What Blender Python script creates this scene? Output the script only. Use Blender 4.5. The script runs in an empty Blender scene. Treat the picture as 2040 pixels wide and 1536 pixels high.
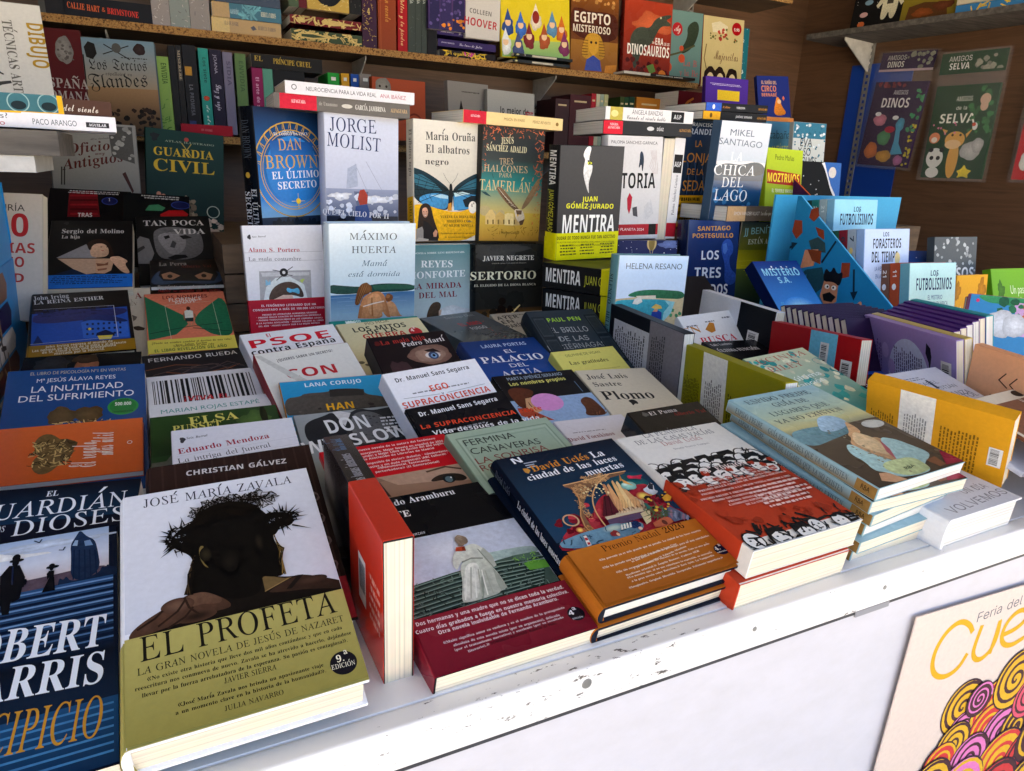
import bpy, bmesh, math, random, os, unicodedata
from mathutils import Vector, Matrix, Euler
S = bpy.context.scene
COL = S.collection
R_ = math.radians

# ------------------------------------------------------------------ camera, sky, sun, exposure
CAM_Z = 1.272
cam = bpy.data.cameras.new('camera')
cam.sensor_fit = 'HORIZONTAL'; cam.sensor_width = 36.0; cam.lens = 1400 / 2040 * 36
cam.clip_start = 0.01; cam.clip_end = 300
co = bpy.data.objects.new('camera', cam); COL.objects.link(co)
co.matrix_world = Matrix(((0.898123, 0.099121, -0.428428, 0), (-0.438338, 0.279656, -0.854197, 0), (0.035143, 0.954970, 0.294614, CAM_Z), (0, 0, 0, 1)))
S.camera = co
SUN_EL, SUN_AZ = R_(54), R_(162)         # the sun stands high behind the stall, which therefore shades its own front
wd = bpy.data.worlds.new('World'); S.world = wd; wd.use_nodes = True
nt = wd.node_tree
sky = nt.nodes.new('ShaderNodeTexSky'); sky.sky_type = 'NISHITA'; sky.sun_disc = False
sky.dust_density = 5.0; sky.air_density = .8; sky.sun_elevation = SUN_EL; sky.sun_rotation = math.pi - SUN_AZ
nt.links.new(sky.outputs[0], nt.nodes['Background'].inputs[0]); nt.nodes['Background'].inputs[1].default_value = 0.11
sl = bpy.data.lights.new('sun', 'SUN'); sl.energy = 4.6; sl.angle = R_(0.5); sl.color = (1, .96, .9)
so = bpy.data.objects.new('sun', sl); COL.objects.link(so)
sd = Vector((math.sin(SUN_AZ) * math.cos(SUN_EL), -math.cos(SUN_AZ) * math.cos(SUN_EL), math.sin(SUN_EL)))
so.rotation_euler = sd.to_track_quat('Z', 'Y').to_euler()
S.view_settings.view_transform = 'Standard'; S.view_settings.look = 'None'; S.view_settings.gamma = 1.0
S.view_settings.exposure = 2.9
S.cycles.max_bounces = 8; S.cycles.diffuse_bounces = 5; S.cycles.glossy_bounces = 3; S.cycles.transparent_max_bounces = 12
S.cycles.use_denoising = True

# ------------------------------------------------------------------ materials
def lin(h):
    v = [int(h[i:i + 2], 16) / 255 for i in (1, 3, 5)] if len(h) >= 7 else [int(c * 2, 16) / 255 for c in h[1:4]]
    return tuple(x / 12.92 if x <= .04045 else ((x + .055) / 1.055) ** 2.4 for x in v)
def new_mat(name):
    m = bpy.data.materials.new(name); m.use_nodes = True
    return m, m.node_tree, m.node_tree.nodes['Principled BSDF']
MATS = {}
def printed(rough):
    """printed card: the ink colour comes from the artwork's own polygons, alpha says how mottled that ink is"""
    k = round(rough, 2)
    if k in MATS: return MATS[k]
    m, t, b = new_mat('printed_card_%d' % round(k * 100)); N, L = t.nodes, t.links
    at = N.new('ShaderNodeAttribute'); at.attribute_name = 'ink'
    tc = N.new('ShaderNodeTexCoord')
    n1 = N.new('ShaderNodeTexNoise'); n1.inputs['Scale'].default_value = 170; n1.inputs['Detail'].default_value = 5; n1.inputs['Roughness'].default_value = .65
    L.new(tc.outputs['Object'], n1.inputs['Vector'])
    mr = N.new('ShaderNodeMapRange'); mr.inputs['From Min'].default_value = .25; mr.inputs['From Max'].default_value = .75
    mr.inputs['To Min'].default_value = -1; mr.inputs['To Max'].default_value = 1; L.new(n1.outputs['Fac'], mr.inputs['Value'])
    mu = N.new('ShaderNodeMath'); mu.operation = 'MULTIPLY_ADD'; L.new(mr.outputs[0], mu.inputs[0]); L.new(at.outputs['Alpha'], mu.inputs[1]); mu.inputs[2].default_value = 1
    vm = N.new('ShaderNodeVectorMath'); vm.operation = 'SCALE'; L.new(at.outputs['Color'], vm.inputs[0]); L.new(mu.outputs[0], vm.inputs['Scale'])
    L.new(vm.outputs[0], b.inputs['Base Color'])
    n2 = N.new('ShaderNodeTexNoise'); n2.inputs['Scale'].default_value = 14; n2.inputs['Detail'].default_value = 3; L.new(tc.outputs['Object'], n2.inputs['Vector'])
    rr = N.new('ShaderNodeMapRange'); rr.inputs['To Min'].default_value = k * .8; rr.inputs['To Max'].default_value = min(1, k * 1.25 + .04); L.new(n2.outputs['Fac'], rr.inputs['Value']); L.new(rr.outputs[0], b.inputs['Roughness'])
    bp = N.new('ShaderNodeBump'); bp.inputs['Strength'].default_value = .35 if k < .13 else .12; bp.inputs['Distance'].default_value = .004; L.new(n2.outputs['Fac'], bp.inputs['Height']); L.new(bp.outputs[0], b.inputs['Normal'])
    b.inputs['Specular IOR Level'].default_value = .45 if k < .16 else .1
    MATS[k] = m
    return m
def page_mat(name, c):
    m, t, b = new_mat(name); N, L = t.nodes, t.links
    at = N.new('ShaderNodeAttribute'); at.attribute_name = 'leaf'
    n = N.new('ShaderNodeTexNoise'); n.noise_dimensions = '1D'; n.inputs['Scale'].default_value = 2600; n.inputs['Detail'].default_value = 2; L.new(at.outputs['Fac'], n.inputs['W'])
    tc = N.new('ShaderNodeTexCoord'); n2 = N.new('ShaderNodeTexNoise'); n2.inputs['Scale'].default_value = 60; L.new(tc.outputs['Object'], n2.inputs['Vector'])
    nb = N.new('ShaderNodeTexNoise'); nb.noise_dimensions = '1D'; nb.inputs['Scale'].default_value = 520; nb.inputs['Detail'].default_value = 1; L.new(at.outputs['Fac'], nb.inputs['W'])
    av = N.new('ShaderNodeMath'); av.operation = 'MULTIPLY_ADD'; L.new(nb.outputs['Fac'], av.inputs[0]); av.inputs[1].default_value = .55
    hf = N.new('ShaderNodeMath'); hf.operation = 'MULTIPLY'; hf.inputs[1].default_value = .45; L.new(n.outputs['Fac'], hf.inputs[0]); L.new(hf.outputs[0], av.inputs[2])
    r = N.new('ShaderNodeValToRGB'); r.color_ramp.elements[0].position = .3; r.color_ramp.elements[1].position = .55
    r.color_ramp.elements[0].color = (*[x * .62 for x in lin(c)], 1); r.color_ramp.elements[1].color = (*lin(c), 1)
    L.new(av.outputs[0], r.inputs[0])
    mx = N.new('ShaderNodeMix'); mx.data_type = 'RGBA'; mx.blend_type = 'MULTIPLY'; mx.inputs['Factor'].default_value = .12; L.new(r.outputs[0], mx.inputs['A']); L.new(n2.outputs['Color'], mx.inputs['B'])
    L.new(mx.outputs['Result'], b.inputs['Base Color']); b.inputs['Roughness'].default_value = .85
    bp = N.new('ShaderNodeBump'); bp.inputs['Strength'].default_value = .3; bp.inputs['Distance'].default_value = .0005; L.new(n.outputs['Fac'], bp.inputs['Height']); L.new(bp.outputs[0], b.inputs['Normal'])
    return m
PAGES = {'c': page_mat('cream_pages', '#e6dcc6'), 'w': page_mat('white_pages', '#e4e2dc')}
def ramp_mat(name, stops, scale=(1, 1, 1), nscale=8, rough=.7, detail=6, bump=.1, bdist=.002, nrough=.6, dist=0.0):
    m, t, b = new_mat(name); N, L = t.nodes, t.links
    tc = N.new('ShaderNodeTexCoord'); mp = N.new('ShaderNodeMapping'); mp.inputs['Scale'].default_value = scale; L.new(tc.outputs['Object'], mp.inputs['Vector'])
    n = N.new('ShaderNodeTexNoise'); n.inputs['Scale'].default_value = nscale; n.inputs['Detail'].default_value = detail; n.inputs['Roughness'].default_value = nrough; n.inputs['Distortion'].default_value = dist; L.new(mp.outputs[0], n.inputs['Vector'])
    r = N.new('ShaderNodeValToRGB'); e = r.color_ramp.elements
    while len(e) < len(stops): e.new(.5)
    for i, (p, c) in enumerate(stops): e[i].position = p; e[i].color = (*lin(c), 1)
    L.new(n.outputs['Fac'], r.inputs[0]); L.new(r.outputs[0], b.inputs['Base Color']); b.inputs['Roughness'].default_value = rough
    bp = N.new('ShaderNodeBump'); bp.inputs['Strength'].default_value = bump; bp.inputs['Distance'].default_value = bdist; L.new(n.outputs['Fac'], bp.inputs['Height']); L.new(bp.outputs[0], b.inputs['Normal'])
    return m
M_WALL = ramp_mat('walnut_laminate', [(.3, '#4a3322'), (.48, '#644731'), (.6, '#573d29'), (.75, '#6f5039')], (1, 1, 14), 2.2, .5, 8, .05, .001, .6, .6)
M_SHELF = ramp_mat('dark_shelf_board', [(.3, '#4a3d31'), (.7, '#66543f')], (1, 6, 6), 4, .6)
M_CHIP = ramp_mat('chipboard_edge', [(.34, '#4a3018'), (.45, '#8a6234'), (.56, '#b98d52'), (.68, '#6a4722')], (1, 1, 1), 190, .9, 3, .4, .001)
M_WHITE = ramp_mat('white_paint', [(.28, '#b9b6b2'), (.36, '#dcdbdb'), (.5, '#e4e3e4'), (.8, '#e8e8ea')], (1, 1, 1), 9, .42, 10, .08, .002, .72)
M_PANEL = ramp_mat('grey_white_panel', [(.27, '#8f8a86'), (.325, '#c2c0c4'), (.6, '#c9c7cd'), (.8, '#cbc9d0')], (.5, 1, 1), 26, .5, 10, .06, .002, .75)
def chipped():
    m, t, b = new_mat('chipped_white_paint'); N, L = t.nodes, t.links
    tc = N.new('ShaderNodeTexCoord'); mp = N.new('ShaderNodeMapping'); mp.inputs['Scale'].default_value = (.35, 1, 1); L.new(tc.outputs['Object'], mp.inputs['Vector'])
    n = N.new('ShaderNodeTexNoise'); n.inputs['Scale'].default_value = 190; n.inputs['Detail'].default_value = 6; n.inputs['Roughness'].default_value = .7; L.new(mp.outputs[0], n.inputs['Vector'])
    n3 = N.new('ShaderNodeTexNoise'); n3.inputs['Scale'].default_value = 7; n3.inputs['Detail'].default_value = 3; L.new(tc.outputs['Object'], n3.inputs['Vector'])
    ad = N.new('ShaderNodeMath'); ad.operation = 'MULTIPLY_ADD'; L.new(n3.outputs['Fac'], ad.inputs[0]); ad.inputs[1].default_value = .45; L.new(n.outputs['Fac'], ad.inputs[2])
    r = N.new('ShaderNodeValToRGB'); e = r.color_ramp.elements; e[0].position = .88; e[0].color = (*lin('#e2e0dd'), 1); e[1].position = .9; e[1].color = (*lin('#55504c'), 1)
    L.new(ad.outputs[0], r.inputs[0]); L.new(r.outputs[0], b.inputs['Base Color']); b.inputs['Roughness'].default_value = .45
    bp = N.new('ShaderNodeBump'); bp.inputs['Strength'].default_value = .3; bp.inputs['Distance'].default_value = -.0006; L.new(r.outputs[0], bp.inputs['Height']); L.new(bp.outputs[0], b.inputs['Normal'])
    return m
M_TRIM = chipped()
M_GASKET = ramp_mat('grey_gasket', [(.3, '#26272b'), (.7, '#3a3b40')], (1, 1, 1), 60, .5)
M_STEEL = ramp_mat('grey_steel', [(.3, '#8a8a88'), (.7, '#a3a29d')], (1, 1, 1), 40, .4); M_STEEL.node_tree.nodes['Principled BSDF'].inputs['Metallic'].default_value = .6
M_BRWHITE = ramp_mat('white_bracket', [(.3, '#a9a7a2'), (.7, '#c9c7c2')], (1, 1, 1), 30, .4)
M_CRATE = ramp_mat('brown_plank', [(.3, '#4a3a2a'), (.7, '#6b5640')], (3, 3, 20), 3, .7)
M_PAVE = ramp_mat('paving', [(.3, '#b3a68f'), (.7, '#c9bca4')], (1, 1, 1), 3, .85)
M_ROOF = ramp_mat('roof_sheet', [(.3, '#8c8a86'), (.7, '#a09e99')], (1, 1, 1), 3, .7)
M_DARKWOOD = ramp_mat('weathered_board', [(.3, '#3c3835'), (.7, '#6a645d')], (2, 14, 14), 4, .8)
def plain(name, c, rough=.5):
    return ramp_mat(name, [(.3, c), (.7, c)], (1, 1, 1), 20, rough, 2, .03)
def film_mat():
    m, t, b = new_mat('clear_plastic_film')
    b.inputs['Base Color'].default_value = (1, 1, 1, 1); b.inputs['Roughness'].default_value = .08; b.inputs['Specular IOR Level'].default_value = .3; b.inputs['Alpha'].default_value = .06
    n = t.nodes.new('ShaderNodeTexNoise'); n.inputs['Scale'].default_value = 22; tc = t.nodes.new('ShaderNodeTexCoord'); t.links.new(tc.outputs['Object'], n.inputs['Vector'])
    bp = t.nodes.new('ShaderNodeBump'); bp.inputs['Strength'].default_value = .8; bp.inputs['Distance'].default_value = .01; t.links.new(n.outputs['Fac'], bp.inputs['Height']); t.links.new(bp.outputs[0], b.inputs['Normal'])
    return m
M_FILM = film_mat()

# ------------------------------------------------------------------ lettering: glyph outlines of Blender's own fonts
FD = os.path.join(bpy.utils.system_resource('DATAFILES') or '', 'fonts')
def load_font(fn):
    try: return bpy.data.fonts.load(os.path.join(FD, fn))
    except Exception: return None
F_MATH, F_INTER = load_font('NotoSansMath-Regular.woff2'), load_font('Inter.woff2')
BASES = {'b': 0x1d400, 'I': 0x1d434, 'r': 0x1d434, 'B': 0x1d468, 'c': 0x1d4d0, 'f': 0x1d504, 's': 0x1d5d4}
HOLES = {0x1d455: 'h', 0x1d506: 'C', 0x1d50b: 'H', 0x1d50c: 'I', 0x1d515: 'R', 0x1d51d: 'Z'}
tmp_cu = bpy.data.curves.new('glyph', 'FONT'); tmp_cu.resolution_u = 3
tmp_ob = bpy.data.objects.new('glyph', tmp_cu)
GL = {}
def raw(body, font):
    tmp_cu.body = body
    tmp_cu.font = font if font else bpy.data.fonts[0] if False else tmp_cu.font
    me = bpy.data.meshes.new_from_object(tmp_ob)
    vs = [(v.co.x, v.co.y) for v in me.vertices]; fs = [tuple(p.vertices) for p in me.polygons]
    bpy.data.meshes.remove(me)
    return vs, fs
F_BUILTIN = tmp_cu.font
def glyph(ch, f):
    k = (ch, f)
    if k in GL: return GL[k]
    font, c, shear = F_BUILTIN, ch, 0.0
    if f == 'i' and F_INTER: font = F_INTER
    elif f in BASES and F_MATH:
        font = F_MATH
        if 'A' <= ch <= 'Z': cp = BASES[f] + ord(ch) - 65
        elif 'a' <= ch <= 'z': cp = BASES[f] + 26 + ord(ch) - 97
        elif ch.isdigit() and f in 'bBr': cp = 0x1d7ce + int(ch)
        elif ch.isdigit() and f == 's': cp = 0x1d7ec + int(ch)
        else: cp = ord(ch)
        if cp > 127 and cp < 0x1d400: font, cp = F_BUILTIN, ord(ch)
        if cp in HOLES: font, cp = (F_MATH, BASES['b'] + (ord(ch) - 65 if ch < 'a' else 26 + ord(ch) - 97)); 
        elif f == 'r' and cp >= 0x1d434 and cp < 0x1d468: shear = -.27
        c = chr(cp)
    tmp_cu.font = font
    vs, fs = raw(c, None)
    probe = raw('H' + c + 'H', None)[0]; hh = raw('HH', None)[0]
    adv = max(v[0] for v in probe) - max(v[0] for v in hh)
    if shear: vs = [(x + y * shear, y) for x, y in vs]
    GL[k] = (vs, fs, adv)
    return GL[k]
CAPH = {}
def cap_height(f):
    if f not in CAPH: CAPH[f] = max(v[1] for v in glyph('H', f)[0])
    return CAPH[f]
MARKS = {'\u0301': [[(-.02, .0), (.05, .0), (.2, .17), (.1, .17)]], '\u0300': [[(-.02, .17), (.08, .17), (.14, 0), (.07, 0)]],
         '\u0303': [[(-.17, .04), (-.1, .13), (-.02, .13), (.07, .06), (.13, .12), (.18, .12), (.1, .01), (.03, .01), (-.06, .07), (-.12, .03)]],
         '\u0308': [[(-.14, .03), (-.05, .03), (-.05, .13), (-.14, .13)], [(.05, .03), (.14, .03), (.14, .13), (.05, .13)]], '\u0327': []}
def layout(s, f):
    """glyph outlines of one line, baseline at y=0, in em; returns list of (verts, faces), width"""
    out, x = [], 0.0
    for ch in s:
        d = unicodedata.normalize('NFD', ch) if f in BASES else ch
        b = d[0]
        if b == ' ': x += .26; continue
        vs, fs, adv = glyph(b, f)
        if b in 'i' and len(d) > 1:
            pass
        out.append(([(vx + x, vy) for vx, vy in vs], fs))
        if len(d) > 1 and vs:
            xs = [v[0] for v in vs]; cx = (min(xs) + max(xs)) / 2 + x; ty = max(v[1] for v in vs) + .03
            for poly in MARKS.get(d[1], []):
                out.append(([(px + cx, py + ty) for px, py in poly], [tuple(range(len(poly)))]))
        x += adv + (.012 if f in BASES else 0)
    return out, x

# ------------------------------------------------------------------ mesh collector
class MB:
    def __init__(s): s.v, s.f, s.c, s.leaf = [], [], [], None
    def face(s, pts, col, a=.05):
        n = len(s.v); s.v += [tuple(p) for p in pts]; s.f.append(tuple(range(n, n + len(pts))))
        s.c += [(*col, a)] * len(pts) if not isinstance(col, list) else [(*c, a) for c in col]
    def add(s, vs, fs, col, a=.05):
        n = len(s.v); s.v += [tuple(p) for p in vs]
        for f in fs: s.f.append(tuple(i + n for i in f)); s.c += [(*col, a)] * len(f)
    def box(s, x0, y0, z0, x1, y1, z1, col=(.5, .5, .5), a=.05):
        p = [(x0, y0, z0), (x1, y0, z0), (x1, y1, z0), (x0, y1, z0), (x0, y0, z1), (x1, y0, z1), (x1, y1, z1), (x0, y1, z1)]
        s.add(p, [(0, 3, 2, 1), (4, 5, 6, 7), (0, 1, 5, 4), (1, 2, 6, 5), (2, 3, 7, 6), (3, 0, 4, 7)], col, a)
    def build(s, name, mat, parent=None, leaf=None):
        me = bpy.data.meshes.new(name); me.from_pydata(s.v, [], s.f)
        at = me.color_attributes.new('ink', 'FLOAT_COLOR', 'CORNER')
        at.data.foreach_set('color', [x for c in s.c for x in c])
        if leaf is not None:
            la = me.attributes.new('leaf', 'FLOAT', 'POINT'); la.data.foreach_set('value', [leaf(v) for v in s.v])
        me.materials.append(mat); me.update()
        o = bpy.data.objects.new(name, me); COL.objects.link(o)
        if parent: o.parent = parent
        return o
def tag(o, label=None, cat=None, group=None, kind=None):
    if label: o['label'] = label
    if cat: o['category'] = cat
    if group: o['group'] = group
    if kind: o['kind'] = kind
    return o
def empty(name, loc=(0, 0, 0), rot=None):
    o = bpy.data.objects.new(name, None); COL.objects.link(o); o.location = loc; o.empty_display_size = .03
    if rot is not None: o.rotation_euler = rot
    return o

# ------------------------------------------------------------------ artwork on a flat face
def clip_poly(P, x0, y0, x1, y1):
    for ax, lim, sg in ((0, x0, 1), (0, x1, -1), (1, y0, 1), (1, y1, -1)):
        out = []
        for i in range(len(P)):
            a, b = P[i - 1], P[i]
            ia, ib = (a[ax] - lim) * sg >= 0, (b[ax] - lim) * sg >= 0
            if ia != ib:
                t = (lim - a[ax]) / (b[ax] - a[ax]); out.append((a[0] + t * (b[0] - a[0]), a[1] + t * (b[1] - a[1])))
            if ib: out.append(b)
        P = out
        if not P: return P
    return P
class Canvas:
    """percent coordinates: x to the right, y down from the top edge; every mark lies 0.02 mm above the one before"""
    def __init__(s, mb, O, U, V, N, seed, z0=8e-5, clip=(0, 0, 100, 100)):
        s.mb, s.O, s.U, s.V, s.N, s.z, s.rr, s.clip = mb, Vector(O), Vector(U), Vector(V), Vector(N), z0, random.Random(seed), clip
        s.w, s.h = s.U.length, s.V.length
    def P(s, x, y): return s.O + s.U * (x / 100) + s.V * (y / 100) + s.N * s.z
    def up(s): s.z += 2e-5
    def poly(s, pts, col, a=.12):
        pts = clip_poly([tuple(p) for p in pts], *s.clip); s.z += 1.5e-6
        if len(pts) >= 3: s.mb.face([s.P(*p) for p in pts], col, a)
    def text(s, st, f, col, x0, y0, x1, y1, cap, capm=None):
        A = Vector((x0 / 100 * s.w, -y0 / 100 * s.h)); B = Vector((x1 / 100 * s.w, -y1 / 100 * s.h))
        d = B - A; L = d.length; d.normalize(); n = Vector((-d.y, d.x))
        gl, wid = layout(st, f)
        if not wid: return
        sx, sy = L / wid, (capm or cap / 100 * s.h) / cap_height(f)
        for vs, fs in gl:
            q = []
            for x, y in vs:
                p = A + d * (x * sx) + n * (y * sy); q.append(s.P(p.x / s.w * 100, -p.y / s.h * 100))
            s.mb.add(q, fs, col, .03)
    def run(s, ops):
        rr = s.rr
        for o in ops:
            k = o[0]; s.up()
            if k == 'p':
                pts = [tuple(p) for p in o[2]]; c = lin(o[1])
                if len(pts) >= 7:
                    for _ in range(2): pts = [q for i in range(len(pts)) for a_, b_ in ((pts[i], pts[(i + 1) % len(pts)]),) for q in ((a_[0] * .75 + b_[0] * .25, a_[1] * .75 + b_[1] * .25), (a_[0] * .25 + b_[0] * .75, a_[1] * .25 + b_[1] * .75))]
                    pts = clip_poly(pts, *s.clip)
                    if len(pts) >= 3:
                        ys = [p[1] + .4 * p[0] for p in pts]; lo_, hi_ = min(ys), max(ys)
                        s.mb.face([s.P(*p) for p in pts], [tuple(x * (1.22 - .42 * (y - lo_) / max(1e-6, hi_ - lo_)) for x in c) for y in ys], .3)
                else: s.poly(pts, c, .16)
            elif k == 'g':
                c1, c2 = lin(o[1]), lin(o[2]); x0, y0, x1, y1 = o[3:7] if len(o) > 6 else (0, 0, 100, 100)
                x0, x1, y0, y1 = max(x0, s.clip[0]), min(x1, s.clip[2]), max(y0, s.clip[1]), min(y1, s.clip[3])
                s.mb.face([s.P(x0, y0), s.P(x1, y0), s.P(x1, y1), s.P(x0, y1)], [c1, c1, c2, c2], .06)
            elif k == 'e':
                c, cx, cy, rx, ry = o[1:6]; rough = o[6] if len(o) > 6 else 0
                n = 14 if rx < 4 else 30
                ph = [rr.uniform(0, 6.3) for _ in range(3)]
                pts = []
                for i in range(n):
                    t = 2 * math.pi * i / n
                    q = 1 + rough * (math.sin(3 * t + ph[0]) * .45 + math.sin(5 * t + ph[1]) * .35 + math.sin(9 * t + ph[2]) * .25)
                    pts.append((cx + rx * q * math.cos(t), cy + ry * q * math.sin(t)))
                pts = clip_poly(pts, *s.clip); c = lin(c)
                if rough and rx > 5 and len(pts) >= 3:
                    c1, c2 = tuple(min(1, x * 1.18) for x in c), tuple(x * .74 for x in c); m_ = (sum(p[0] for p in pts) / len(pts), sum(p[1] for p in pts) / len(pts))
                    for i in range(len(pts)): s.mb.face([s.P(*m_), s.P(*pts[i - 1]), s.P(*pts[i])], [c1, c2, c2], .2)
                elif len(pts) >= 3: s.mb.face([s.P(*p) for p in pts], c, .1)
            elif k == 'se':
                c1, c2 = lin(o[1]), lin(o[2]); cx, cy, rx, ry = o[3:7]; n = 32; rg = [(0, c1), (.35, tuple(a * .8 + b * .2 for a, b in zip(c1, c2))), (.7, tuple(a * .3 + b * .7 for a, b in zip(c1, c2))), (1, c2)]
                for (r0, k0), (r1, k1) in zip(rg, rg[1:]):
                    for i in range(n):
                        t0, t1 = 6.2832 * i / n, 6.2832 * (i + 1) / n
                        q = [(cx + rx * r_ * math.cos(t), cy + ry * r_ * math.sin(t)) for r_, t in ((r0, t0), (r1, t0), (r1, t1), (r0, t1))]
                        if all(s.clip[0] <= x <= s.clip[2] and s.clip[1] <= y <= s.clip[3] for x, y in q): s.mb.face([s.P(*p) for p in (q if r0 else q[1:] + q[:1])][:4], [k0, k1, k1, k0] if r0 else [k1, k1, k0, k0], .12)
            elif k == 'tangle':
                c = lin(o[1]); cx, cy, rx, ry, n, wv, spk = o[2:9]; kk = s.w / s.h
                for i in range(n):
                    a0 = rr.uniform(0, 6.28); r0 = rr.uniform(.1, 1) ** .5
                    x, y = cx + rx * r0 * math.cos(a0), cy + ry * r0 * math.sin(a0); d = rr.uniform(0, 6.28); pts = []
                    for j in range(7):
                        pts.append((x, y)); d += rr.uniform(-.7, .7); st = rx * .22; x += st * math.cos(d); y += st * kk * math.sin(d)
                        if ((x - cx) / rx) ** 2 + ((y - cy) / ry) ** 2 > 1.1: d += 2.2
                    L_ = [(p, q) for p, q in zip(pts, pts[1:])]
                    for p, q in L_:
                        dx, dy = q[0] - p[0], (q[1] - p[1]) / kk; ll = math.hypot(dx, dy) + 1e-9; nx, ny = -dy / ll * wv / 2, dx / ll * wv / 2 * kk
                        s.poly([(p[0] + nx, p[1] + ny), (q[0] + nx, q[1] + ny), (q[0] - nx, q[1] - ny), (p[0] - nx, p[1] - ny)], c, .1)
                    if i < spk:
                        a0 = rr.uniform(0, 6.28); x, y = cx + rx * math.cos(a0) * .9, cy + ry * math.sin(a0) * .9; a0 += rr.uniform(-.4, .4); ln = rr.uniform(4, 9)
                        s.poly([(x - wv * math.sin(a0), y + wv * kk * math.cos(a0)), (x + ln * math.cos(a0), y + ln * kk * math.sin(a0)), (x + wv * math.sin(a0), y - wv * kk * math.cos(a0))], c, .1)
            elif k == 'l':
                col, wdt = lin(o[1]), o[2] / 100 * s.w / 2
                pts = [Vector((x / 100 * s.w, y / 100 * s.h)) for x, y in o[3]]
                if len(pts) >= 7:
                    for _ in range(2): pts = [pts[0]] + [q for a, b in zip(pts, pts[1:]) for q in (a * .75 + b * .25, a * .25 + b * .75)] + [pts[-1]]
                for a, b in zip(pts, pts[1:]):
                    d = b - a
                    if d.length < 1e-6: continue
                    d.normalize(); n = Vector((-d.y, d.x)) * wdt; a2, b2 = a - d * wdt * .5, b + d * wdt * .5
                    s.poly([(p.x / s.w * 100, p.y / s.h * 100) for p in (a2 + n, b2 + n, b2 - n, a2 - n)], col, .05)
            elif k == 'w':
                col = lin(o[1]); x0, y0, x1, y1, n, vert, fill = o[2:9]
                for i in range(n):
                    a0, a1 = (y0, y1) if vert else (x0, x1)
                    b0, b1 = (x0, x1) if vert else (y0, y1)
                    pb = b0 + (b1 - b0) * i / n; tb = (b1 - b0) / n * min(fill, .5)
                    p = a0 + (rr.uniform(0, .1) * (a1 - a0)); end = a1 - rr.uniform(0, .22) * (a1 - a0)
                    sc_ = 100 / (s.h if vert else s.w) / 100
                    while p < end:
                        wl = rr.uniform(.002, .008) * sc_ * 100
                        q = min(p + wl, end)
                        jt = rr.uniform(.75, 1.1) * tb
                        r_ = [(p, pb), (q, pb), (q, pb + jt), (p, pb + jt)]
                        s.poly([(b, a) for a, b in r_] if vert else r_, col, .3)
                        p = q + .0016 * sc_ * 100
            elif k == 's':
                col = lin(o[1]); x0, y0, x1, y1, n, sz, kd = (list(o[2:9]) + [0])[:7]
                for i in range(n):
                    cx, cy = rr.uniform(x0, x1), rr.uniform(y0, y1); z = sz * rr.uniform(.5, 1.2); kk = s.w / s.h
                    v = rr.uniform(.7, 1.25); c2 = tuple(min(1, x * v) for x in col)
                    if kd == 0:
                        m = 8; ph = rr.uniform(0, 6)
                        s.poly([(cx + z * rr.uniform(.7, 1.15) * math.cos(ph + j * 6.283 / m), cy + z * kk * rr.uniform(.6, 1.1) * math.sin(ph + j * 6.283 / m)) for j in range(m)], c2, .2)
                    else:
                        t = rr.uniform(0, 3.14159); b = t + rr.uniform(-.5, .5); u = (math.cos(t) * z, math.sin(t) * z * kk); w2 = (math.cos(b) * z * .7, math.sin(b) * z * kk * .7)
                        nx, ny = -math.sin(t) * z * .13, math.cos(t) * z * .13 * kk
                        s.poly([(cx - u[0] + nx, cy - u[1] + ny), (cx + nx * 1.6, cy + ny * 1.6), (cx + w2[0] + nx, cy + w2[1] + ny), (cx + w2[0] - nx, cy + w2[1] - ny), (cx - nx, cy - ny), (cx - u[0] - nx, cy - u[1] - ny)], c2, .2)
            elif k == 'b':
                x0, y0, x1, y1, vert = o[1:6]
                s.poly([(x0, y0), (x1, y0), (x1, y1), (x0, y1)], lin('#dededc')); s.up()
                a0, a1 = (y0, y1) if vert else (x0, x1); p = a0 + (a1 - a0) * .08
                while p < a1 - (a1 - a0) * .1:
                    q = p + (a1 - a0) * rr.choice((.012, .02, .035))
                    if vert: s.poly([(x0 + (x1 - x0) * .12, p), (x1 - (x1 - x0) * .25, p), (x1 - (x1 - x0) * .25, q), (x0 + (x1 - x0) * .12, q)], lin('#17171a'))
                    else: s.poly([(p, y0 + (y1 - y0) * .12), (q, y0 + (y1 - y0) * .12), (q, y1 - (y1 - y0) * .25), (p, y1 - (y1 - y0) * .25)], lin('#17171a'))
                    p = q + (a1 - a0) * rr.choice((.014, .022, .03))
            elif k == 't': s.text(o[1], o[2], lin(o[3]), *o[4:9])
            elif k == 'tv':
                st, f, c, u, v0, v1, cap = o[1:8]; s.text(st, f, lin(c), u, v0, u, v1, 0, cap / 100 * s.w)
            elif k == 'ring':
                col, cx, cy, rr_, wv = lin(o[1]), *o[2:6]; kk = s.w / s.h; n = 36
                for i in range(n):
                    t0, t1 = 6.2832 * i / n, 6.2832 * (i + 1) / n; a, b = rr_ - wv / 2, rr_ + wv / 2
                    s.poly([(cx + b * math.cos(t0), cy + b * kk * math.sin(t0)), (cx + b * math.cos(t1), cy + b * kk * math.sin(t1)), (cx + a * math.cos(t1), cy + a * kk * math.sin(t1)), (cx + a * math.cos(t0), cy + a * kk * math.sin(t0))], col)
            elif k == 'heart':
                col, cx, cy, rx, ry = lin(o[1]), *o[2:6]
                pts = []
                for i in range(40):
                    t = 6.2832 * i / 40; hx = 16 * math.sin(t) ** 3 / 17; hy = (13 * math.cos(t) - 5 * math.cos(2 * t) - 2 * math.cos(3 * t) - math.cos(4 * t)) / 17
                    pts.append((cx - hy * rx, cy + hx * ry))
                s.poly(pts, col, .4)
            elif k == 'skyl':
                col = lin(o[1]); x0, x1, yb, yt, n = o[2:7]
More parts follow.
